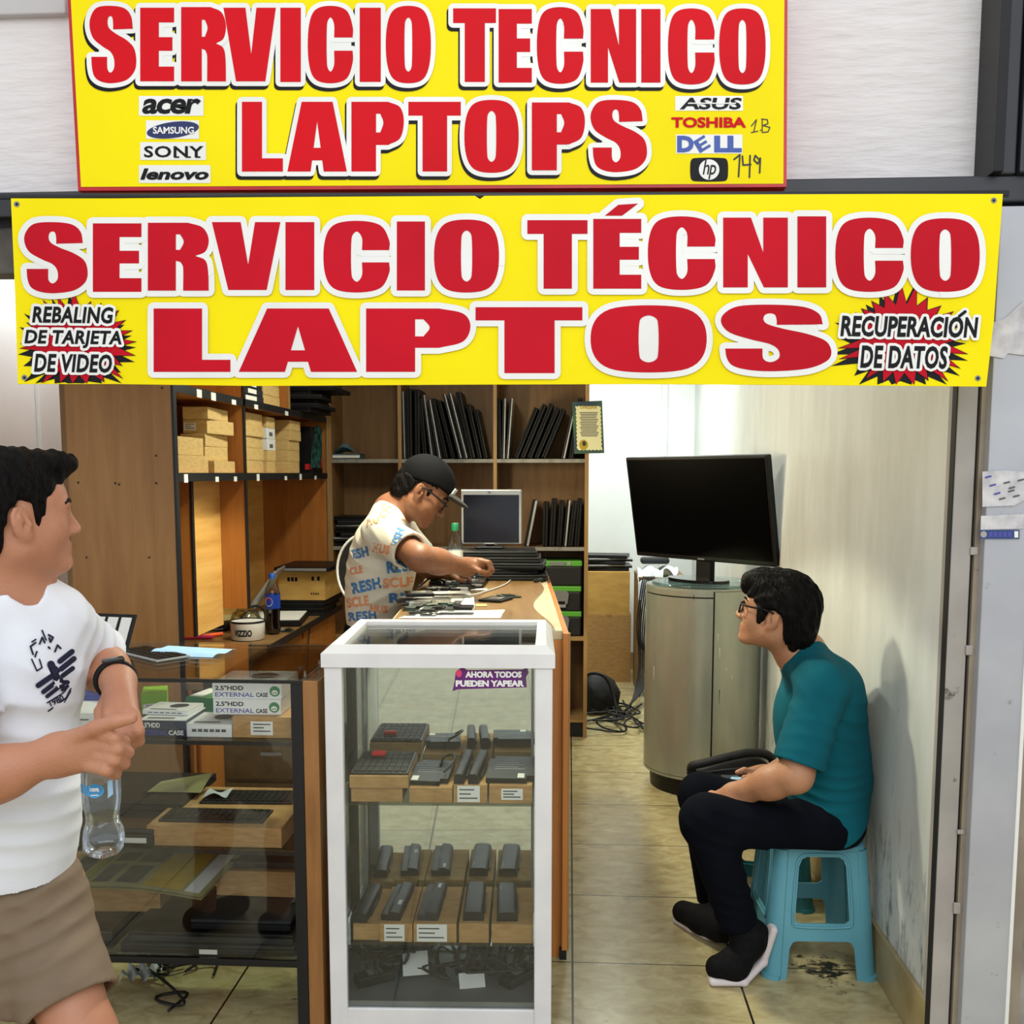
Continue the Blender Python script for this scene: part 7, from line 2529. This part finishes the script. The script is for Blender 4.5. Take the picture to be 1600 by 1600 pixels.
# the bottle he holds
bc = PY(163, 1333, 1.71)
bt = thing('water_bottle', 'crumpled clear water bottle with a sky blue label held by the standing man', 'bottle', bc)
dent = lambda a, z: 1 + 0.035 * math.sin(3 * a + 60 * z) * math.sin(90 * z + a) + 0.02 * math.sin(7 * a - 50 * z)
MB().lathe([(0.012, 0.008), (0.026, 0.0), (0.034, 0.012), (0.0365, 0.028), (0.034, 0.045), (0.0285, 0.06), (0.0295, 0.075), (0.033, 0.095), (0.034, 0.115), (0.034, 0.15), (0.031, 0.17), (0.02, 0.195), (0.013, 0.205), (0.013, 0.22)], (0, 0, 0), 'pet', 36, None, True, True,
           lambda a, z: (dent(a, z) if 0.02 < z < 0.11 else 1) * (1 + (0.07 * math.cos(5 * a) if z < 0.02 else 0))).build('body', bt, True)
mb = MB()
q = lambda r_: (lambda x, y: Vector((r_ * math.sin(x / r_), -r_ * math.cos(x / r_), y)))
mb.poly([ellipse(0.004, 0.128, 0.016, 0.0125, 0.1)], q(0.0347), 'label_blue')
mb.poly([[(-0.036, 0.120), (-0.010, 0.118), (-0.010, 0.137), (-0.036, 0.136)]], q(0.0346), 'label_blue')
put_text(mb, '100%', (-0.004, 0.134, 0.012, 0.127), q(0.0351), 'white_print', 0.03)
plate(mb, -0.003, 0.1195, 0.011, 0.1212, q(0.0351))
mb.poly([[(0.026, 0.112), (0.036, 0.118), (0.036, 0.148), (0.026, 0.144)]], q(0.0347), 'mask_blue')
mb.build('label', bt, True)
MB().lathe([(0.0145, 0.213), (0.0145, 0.232)], (0, 0, 0), 'cap_blue', 20).build('cap', bt, True)

# ------------------------------------------------------------------ the technician bending over the counter
VB = lambda px, py, y=3.80: np.array(PY(px, py, y))
tec = thing('person', 'man in a black cap and cream printed T-shirt bending over the repair counter', 'person', (VB(585, 980)[0] - .02, 3.82, 0))
HB = head_matrix((655, 768), 3.72, 8, -36, 0, -1, 1.03)
body = Vol((-1.15, 3.30, 0.0), (-0.20, 4.20, 1.62), 0.0045)
add_head(body, HB, 1.08)
nb = VB(612, 800, 3.82)
body.cap(HB @ Vector((-0.025, 0, -0.05)), nb, 0.058, 0.064, 0.04)
Rs, Er, Wr = VB(596, 832, 3.64), VB(656, 872, 3.48), VB(728, 886, 3.66)
Ls, El, Wl = VB(620, 826, 3.99), VB(668, 885, 4.12), VB(700, 893, 3.98)
chest, belly, hip = VB(600, 872, 3.82), VB(586, 950, 3.82), np.array((VB(582, 980)[0], 3.82, 0.90))
for c, r_ in ((chest, (0.105, 0.15, 0.15)), (belly, (0.095, 0.14, 0.15)), (hip, (0.10, 0.14, 0.12))):
    body.ell(c, r_, None, 0.05)
body.cap(nb, Rs, 0.05, 0.05, 0.05).cap(nb, Ls, 0.05, 0.05, 0.05)
for a, b, c in ((Rs, Er, Wr), (Ls, El, Wl)):
    body.cap(a, b, 0.052, 0.046, 0.03)
    body.cap(b, b + (c - b) * 0.4, 0.046, 0.044, 0.025)
    body.cap(b + (c - b) * 0.35, c, 0.043, 0.030, 0.03)
for dy in (-0.022, 0.0, 0.02):
    body.cap(Wr, VB(751, 881, 3.68 + dy), 0.028, 0.020, 0.02)
for k, (x, y, dy) in enumerate(((753, 876, -.03), (755, 878, -.012), (754, 880, .008), (750, 882, .028))):
    finger(body, [VB(x - 4, y, 3.68 + dy), VB(x + 10, y + 3, 3.67 + dy), VB(x + 14, y + 13, 3.67 + dy), VB(x + 8, y + 19, 3.68 + dy)], 0.0115, 0.009)
finger(body, [VB(737, 886, 3.64), VB(750, 893, 3.63), VB(762, 897, 3.65)], 0.013, 0.010)
body.cap(Wl, VB(716, 899, 3.96), 0.030, 0.022, 0.02)
for k in range(4):
    finger(body, [VB(714, 897, 3.93 + .018 * k), VB(728, 899, 3.93 + .018 * k), VB(734, 906, 3.93 + .018 * k)], 0.011, 0.009)
finger(body, [VB(706, 898, 3.93), VB(716, 905, 3.91), VB(724, 908, 3.92)], 0.012, 0.009)
for s in (-0.10, 0.10):
    a, b, c = hip + (0, s, -0.03), np.array((hip[0] + 0.0, 3.82 + s * 1.1, 0.48)), np.array((hip[0] - 0.04, 3.82 + s * 1.1, 0.09))
    body.cap(a, b, 0.075, 0.052, 0.04).cap(b, c, 0.050, 0.036, 0.03).cap(c + (0, 0, -.05), c + (0.12, 0, -.06), 0.03, 0.024, 0.03)
_, Vb, Fb = surf('body', body, ['skin_b', 'lip_b'], tec, 1, lip_pick(HB))
face_extras(HB, tec, 'lip_b')
hp = [(0.06, 0.06), (0.05, 0.10), (-0.16, 0.14), (-0.17, -0.05), (-0.095, -0.085), (-0.055, -0.070), (-0.040, -0.035), (-0.036, 0.012), (-0.016, 0.034), (0.012, 0.028), (0.016, -0.018), (0.030, -0.018), (0.038, 0.03)]
surf('hair', hair_vol(HB, hp, (0.103, 0.081, 0.092), (-0.015, 0, 0.032), (), 0.0045, 0.0018), 'hair', tec, 1)
QH = HB.to_3x3().normalized()
v = Vol(np.array(HB @ Vector((0.0, 0, 0.06))) - 0.20, np.array(HB @ Vector((0, 0, 0.06))) + 0.20, 0.0045)
v.ell(HB @ Vector((-0.010, 0, 0.040)), (0.112, 0.089, 0.100), QH, 0.01)
v.keep_poly(HB.inverted(), [(0.15, 0.040), (0.15, 0.25), (-0.2, 0.25), (-0.2, 0.0), (-0.06, 0.018), (0.03, 0.046)])
_, Vc, Fc = surf('cap', v, 'cap', tec)
v = Vol(np.array(HB @ Vector((0.11, 0, 0.04))) - 0.13, np.array(HB @ Vector((0.11, 0, 0.04))) + 0.13, 0.004)
v.ell(HB @ Vector((0.095, 0, 0.045)), (0.082, 0.080, 0.013), QH, 0.004)
v.keep_poly(HB.inverted(), [(0.085, 0.0), (0.3, -0.01), (0.3, 0.1), (0.085, 0.1)], k=0.004)
surf('cap_brim', v, 'brim', tec)
MB().obox(HB @ Vector((0.095, -0.035, 0.066)), HB.to_3x3() @ Vector((0.002, -0.001, 0)), HB.to_3x3() @ Vector((0.005, .012, 0)), HB.to_3x3() @ Vector((0, 0, 0.012)), 'white_print', 0.001).build('cap_badge', tec)
mb = MB()
brows(mb, HB)
mb.build('eyebrows', tec)


def glasses(H, parent, m='black'):
    fr = MB()
    hx = H.to_3x3()
    ln = MB()
    for s in (1, -1):
        pts = [H @ Vector((0.103 - abs(dy) * 0.35 + (0 if dy * s < 0 else 0), s * 0.033 + dy, dz)) for dy, dz in ((-.024, .015), (.024, .015), (.026, -.010), (.018, -.018), (-.018, -.018), (-.024, -.010))]
        fr.tube(pts, 0.0030, m, 6, None, 2, True)
        ln.add([p for p in pts], [list(range(6))], 'lens')
        fr.tube([H @ Vector(p) for p in ((0.094, s * 0.060, 0.010), (0.060, s * 0.079, 0.012), (0.0, s * 0.083, 0.016), (-0.022, s * 0.083, 0.004))], 0.0032, m, 6)
    fr.tube([H @ Vector(p) for p in ((0.101, 0.010, 0.004), (0.108, 0, 0.007), (0.101, -0.010, 0.004))], 0.0022, m, 6)
    g = fr.build('glasses', parent)
    ln.build('lenses', g)
    return g


glasses(HB, tec)
sh = Vol((-1.10, 3.40, 0.78), (-0.40, 4.25, 1.46), 0.005)
sh.ell(chest, (0.128, 0.178, 0.18), None, 0.03).ell(belly, (0.112, 0.165, 0.20), None, 0.10)
sh.cap(nb, Rs, 0.060, 0.066, 0.05).cap(nb, Ls, 0.060, 0.066, 0.05)
cR, cL = Rs + (Er - Rs) * 0.74, Ls + (El - Ls) * 0.7
sh.cap(Rs, cR, 0.067, 0.072, 0.04, flat=True).cap(Ls, cL, 0.067, 0.072, 0.04, flat=True)
sh.cap(HB @ Vector((-0.025, 0, -0.04)), nb, 0.070, 0.068, 0.01, 'sub')
sh.fold(0.0055, (0.6, 0, 1), 0.06, VB(570, 900, 3.68), 0.16).fold(0.005, (0.8, 0, 0.5), 0.05, VB(610, 845, 3.66), 0.11).fold(0.005, (-0.3, 0, 1), 0.055, VB(600, 950, 3.66), 0.13)
sh.plane((0, 0, 0.84), (0, 0, -1))
sh.cap(cR + (Rs - cR) * .2, cR + (cR - Rs) * .3, 0.058, 0.062, 0.004, 'sub').cap(cL + (Ls - cL) * .2, cL + (cL - Ls) * .3, 0.058, 0.062, 0.004, 'sub')
_, Vs, Fs = surf('t_shirt', sh, 'shirt_cream', tec, 1)
dm = decal(Vs, Fs, 0.0035)
mb = MB()


def word(t_, x0, y0, x1, y1, m, a):
    cx, cy = (x0 + x1) / 2, (y0 + y1) / 2
    w_, h_ = (x1 - x0) / 2, (y1 - y0) / 2
    c, s = math.cos(R(a)), math.sin(R(a))
    put_text(mb, t_, (-w_, -h_, w_, h_), lambda x, y: dm(cx + x * c - y * s, cy + x * s + y * c), m, 0.045, 0.0, 1.1)


for args in (('RESH', 604, 875, 652, 894, 'tee_blue', -6), ('ESH', 549, 856, 575, 872, 'tee_blue', -14), ('SCLE', 598, 902, 646, 918, 'tee_orange', -4), ('RESH', 549, 906, 595, 924, 'tee_blue', -12),
             ('SCLE', 541, 932, 576, 948, 'tee_orange', -8), ('RESH', 544, 955, 588, 969, 'tee_blue', -5), ('RE', 608, 926, 640, 941, 'tee_blue', -4), ('HU', 571, 803, 592, 819, 'tee_orange', -14),
             ('HUS', 582, 850, 609, 865, 'tee_orange', 10), ('HSH', 606, 833, 636, 846, 'tee_blue', -68), ('SC', 596, 789, 612, 800, 'tee_orange', 20), ('LE', 628, 806, 642, 815, 'tee_orange', 30), ('CLE', 546, 885, 566, 897, 'tee_orange', -12),
             ('HUS', 578, 945, 606, 957, 'tee_orange', 4), ('C', 593, 795, 604, 808, 'tee_orange', 8)):
    word(*args)
mb.build('shirt_print', tec)['label'] = 'scattered blue and orange words on the shirt'
tr = Vol((-1.0, 3.5, 0.0), (-0.52, 4.15, 1.0), 0.006)
tr.ell(hip, (0.115, 0.16, 0.13), None, 0.03)
for s in (-0.10, 0.10):
    a, b, c = hip + (0, s, -0.03), np.array((hip[0] + 0.0, 3.82 + s * 1.1, 0.48)), np.array((hip[0] - 0.04, 3.82 + s * 1.1, 0.09))
    tr.cap(a, b, 0.088, 0.068, 0.04).cap(b, c, 0.066, 0.062, 0.03, flat=True)
tr.plane((0, 0, 0.95), (0, 0, 1))
surf('trousers', tr, 'trousers', tec)
for s in (-0.11, 0.11):
    c = np.array((hip[0] - 0.04, 3.82 + s, 0.09))
    v = Vol(c + (-0.1, -0.08, -0.1), c + (0.24, 0.08, 0.04), 0.006)
    v.cap(c + (-.02, 0, -.045), c + (0.14, 0, -.052), 0.043, 0.037, 0.02).plane((0, 0, 0.001), (0, 0, -1))
    surf('shoe', v, 'shoe', tec)

# ------------------------------------------------------------------ the seated man in teal
VC = lambda px, py, y=3.05: np.array(PY(px, py, y))
sit = thing('person', 'seated man in a teal T-shirt, dark trousers and glasses on the light blue stool', 'person', (0.76, 3.05, 0))
HC = head_matrix((1207, 968), 2.965, 157, 11, 0, 1, 1.0)
body = Vol((0.24, 2.60, 0.0), (0.95, 3.55, 1.30), 0.0042)
add_head(body, HC, 1.08)
nb = VC(1252, 1022, 3.07)
body.cap(HC @ Vector((-0.024, 0, -0.05)), nb, 0.060, 0.066, 0.045)
Ls, El, Wl = VC(1285, 1072, 2.90), VC(1243, 1212, 2.83), VC(1146, 1240, 2.97)
Rs, Er, Wr = VC(1272, 1066, 3.22), VC(1248, 1205, 3.30), VC(1192, 1212, 3.24)
tq = Matrix.Rotation(R(14), 3, 'Y')
chest, belly, hip = VC(1277, 1110, 3.07), VC(1290, 1225, 3.07), VC(1292, 1282, 3.06)
body.ell(chest, (0.105, 0.145, 0.15), tq, 0.05).ell(belly, (0.11, 0.14, 0.12), None, 0.05).ell(hip, (0.10, 0.15, 0.075), None, 0.05)
body.cap(nb, Ls, 0.055, 0.05, 0.05).cap(nb, Rs, 0.055, 0.05, 0.05)
for a, b, c in ((Ls, El, Wl), (Rs, Er, Wr)):
    body.cap(a, b, 0.055, 0.048, 0.03)
    body.cap(b, b + (c - b) * 0.4, 0.047, 0.046, 0.025)
    body.cap(b + (c - b) * 0.35, c, 0.045, 0.031, 0.03)
# near hand hangs between the knees, far hand lies on the far thigh
body.cap(Wl, VC(1112, 1252, 3.02), 0.030, 0.024, 0.02)
for k in range(4):
    finger(body, [VC(1115, 1250, 2.99 + .02 * k), VC(1094, 1258, 3.00 + .02 * k), VC(1084, 1272, 3.01 + .02 * k)], 0.011, 0.009)
finger(body, [VC(1130, 1244, 3.02), VC(1112, 1240, 3.06), VC(1098, 1246, 3.07)], 0.012, 0.009)
for dy in (-0.022, 0.0, 0.022):
    body.cap(Wr, VC(1174, 1209, 3.22 + dy), 0.027, 0.018, 0.02)
for k, dy in enumerate((-0.036, -0.013, 0.010, 0.032)):
    finger(body, [VC(1177, 1207, 3.22 + dy), VC(1163, 1203 + k, 3.215 + dy), VC(1152 + 2 * k, 1207 + k, 3.21 + dy)], 0.011, 0.0085)
finger(body, [VC(1186, 1214, 3.18), VC(1172, 1214, 3.165), VC(1162, 1215, 3.165)], 0.012, 0.009)
NH, NK, NA = VC(1285, 1292, 2.955), VC(1104, 1282, 2.93), VC(1154, 1444, 2.955)
FH, FK, FA = VC(1280, 1280, 3.17), VC(1096, 1243, 3.24), VC(1118, 1412, 3.33)
for a, b, c in ((NH, NK, NA), (FH, FK, FA)):
    body.cap(a, b, 0.066, 0.052, 0.04).cap(b, c, 0.050, 0.036, 0.03)
nheel, nball, ntoe = VC(1180, 1460, 2.945), np.array(PZ(1146, 1508, 0.052)), np.array(PZ(1122, 1512, 0.042))
body.cap(NA, nheel, 0.034, 0.03, 0.02).cap(nheel, nball, 0.028, 0.026, 0.02).cap(nball, ntoe, 0.024, 0.020, 0.02)
fheel, ftoe = np.array(PZ(1128, 1450, 0.060)), np.array(PZ(1068, 1425, 0.046))
body.cap(FA, fheel, 0.034, 0.03, 0.02).cap(fheel, ftoe, 0.028, 0.022, 0.02)
body.seat(0.60, 0.417)
_, Vd, Fd = surf('body', body, ['skin_c', 'lip_a'], sit, 1, lip_pick(HC))
face_extras(HC, sit, 'lip_a')
hp = [(0.100, 0.040), (0.14, 0.075), (0.12, 0.17), (-0.18, 0.18), (-0.19, -0.05), (-0.12, -0.105), (-0.070, -0.098), (-0.048, -0.045), (-0.038, 0.006), (-0.018, 0.026), (0.008, 0.020),
      (0.010, -0.030), (0.030, -0.034), (0.040, 0.010), (0.058, 0.034), (0.078, 0.036)]
surf('hair', hair_vol(HC, hp, (0.118, 0.094, 0.104), (-0.018, 0, 0.036), [((0.05, 0, 0.088), (0.066, 0.066, 0.036)), ((0.09, 0.0, 0.068), (0.026, 0.050, 0.024)), ((-0.075, 0, -0.035), (0.062, 0.07, 0.070))], 0.0045, 0.0034, 2.0), 'hair', sit, 1)
mb = MB()
brows(mb, HC)
mb.build('eyebrows', sit)
glasses(HC, sit)
sh = Vol((0.44, 2.62, 0.36), (0.95, 3.46, 1.12), 0.0048)
sh.ell(chest, (0.128, 0.172, 0.175), tq, 0.03).ell(VC(1286, 1195, 3.07), (0.122, 0.165, 0.15), None, 0.08).ell(VC(1296, 1262, 3.06), (0.108, 0.172, 0.11), None, 0.07).ell(VC(1308, 1292, 3.05), (0.072, 0.168, 0.075), None, 0.05)
sh.cap(nb, Ls, 0.064, 0.068, 0.05).cap(nb, Rs, 0.064, 0.068, 0.05)
sh.cap(VC(1300, 1080, 3.07), VC(1318, 1210, 3.07), 0.07, 0.07, 0.08)
cL, cR = Ls + (El - Ls) * 0.88, Rs + (Er - Rs) * 0.85
sh.cap(Ls, cL, 0.070, 0.076, 0.04, flat=True).cap(Rs, cR, 0.070, 0.076, 0.04, flat=True)
sh.cap(HC @ Vector((-0.024, 0, -0.05)), nb + np.array((-0.014, 0, 0.0)), 0.068, 0.066, 0.01, 'sub')
sh.fold(0.006, (0.15, 0, 1), 0.04, VC(1315, 1262, 2.93), 0.13).fold(0.005, (0.9, 0, 0.45), 0.06, VC(1235, 1095, 2.93), 0.13).fold(0.005, (0.5, 0, 1), 0.07, VC(1330, 1150, 2.95), 0.14).fold(0.004, cL - Ls, 0.05, (cL + Ls) / 2, 0.12)
sh.plane(VC(1310, 1326, 2.9), (-0.74, 0, -1)).plane(VC(1322, 1322, 2.9), (0.7, 0, -1))
sh.cap(cL + (Ls - cL) * .2, cL + (cL - Ls) * .3, 0.060, 0.066, 0.004, 'sub').cap(cR + (Rs - cR) * .2, cR + (cR - Rs) * .3, 0.060, 0.066, 0.004, 'sub')
surf('t_shirt', sh, 'shirt_teal', sit, 1)
tr = Vol((0.26, 2.76, 0.06), (0.95, 3.55, 0.72), 0.005)
tr.ell(VC(1296, 1278, 3.06), (0.105, 0.168, 0.085), None, 0.04)
tr.cap(NH, NK, 0.080, 0.074, 0.05).cap(FH, FK, 0.080, 0.070, 0.05)
tr.cap(NK, NA, 0.074, 0.060, 0.04, flat=True).cap(FK, FA, 0.070, 0.060, 0.04, flat=True)
tr.fold(0.006, (0.5, 0, 1), 0.05, VC(1135, 1310, 2.9), 0.12).fold(0.006, (0.4, 0, 1), 0.045, NA + np.array((0, 0, 0.05)), 0.12).fold(0.005, (1, 0, 0.3), 0.06, VC(1240, 1280, 2.9), 0.12)
tr.seat(0.60, 0.4165)
surf('trousers', tr, 'trousers', sit, 1)
for a_, (h_, b_, t_, an, sp) in enumerate(((nheel, nball, ntoe, NA, (VC(1207, 1448, 2.94), VC(1190, 1496, 2.95), np.array(PZ(1160, 1527, 0.013)), np.array(PZ(1112, 1529, 0.013)))),
                                         (fheel, (fheel + ftoe) / 2, ftoe, FA, [np.array(PZ(*q, 0.012)) for q in ((1132, 1466), (1108, 1457), (1084, 1446), (1060, 1434))]))):
    lo = np.minimum(np.minimum(h_, t_), an) - 0.13
    hi = np.maximum(np.maximum(h_, t_), an) + 0.13
    v = Vol(lo, hi, 0.004)
    v.cap(h_, b_, 0.043, 0.046, 0.02).cap(b_, t_, 0.046, 0.038, 0.02).cap(h_ + (b_ - h_) * .2, an, 0.042, 0.043, 0.03)
    v.plane((0, 0, 0.004), (0, 0, -1))
    so_, _, _ = surf('shoe', v, 'shoe', sit, 1)
    v = Vol(lo, hi, 0.004)
    S = sp
    for dy in (-0.030, -0.01, 0.01, 0.030):
        q = np.array((0, dy, 0)) if a_ == 0 else np.array((dy * .5, dy * .8, 0))
        for i in range(3):
            v.cap(S[i] + q * (0.8 if i == 0 else 1), S[i + 1] + q * (0.75 if i == 2 else 1), 0.0115, 0.0115, 0.010)
    v.plane((0, 0, 0.001), (0, 0, -1))
    surf('sole', v, 'sole', so_, 1)
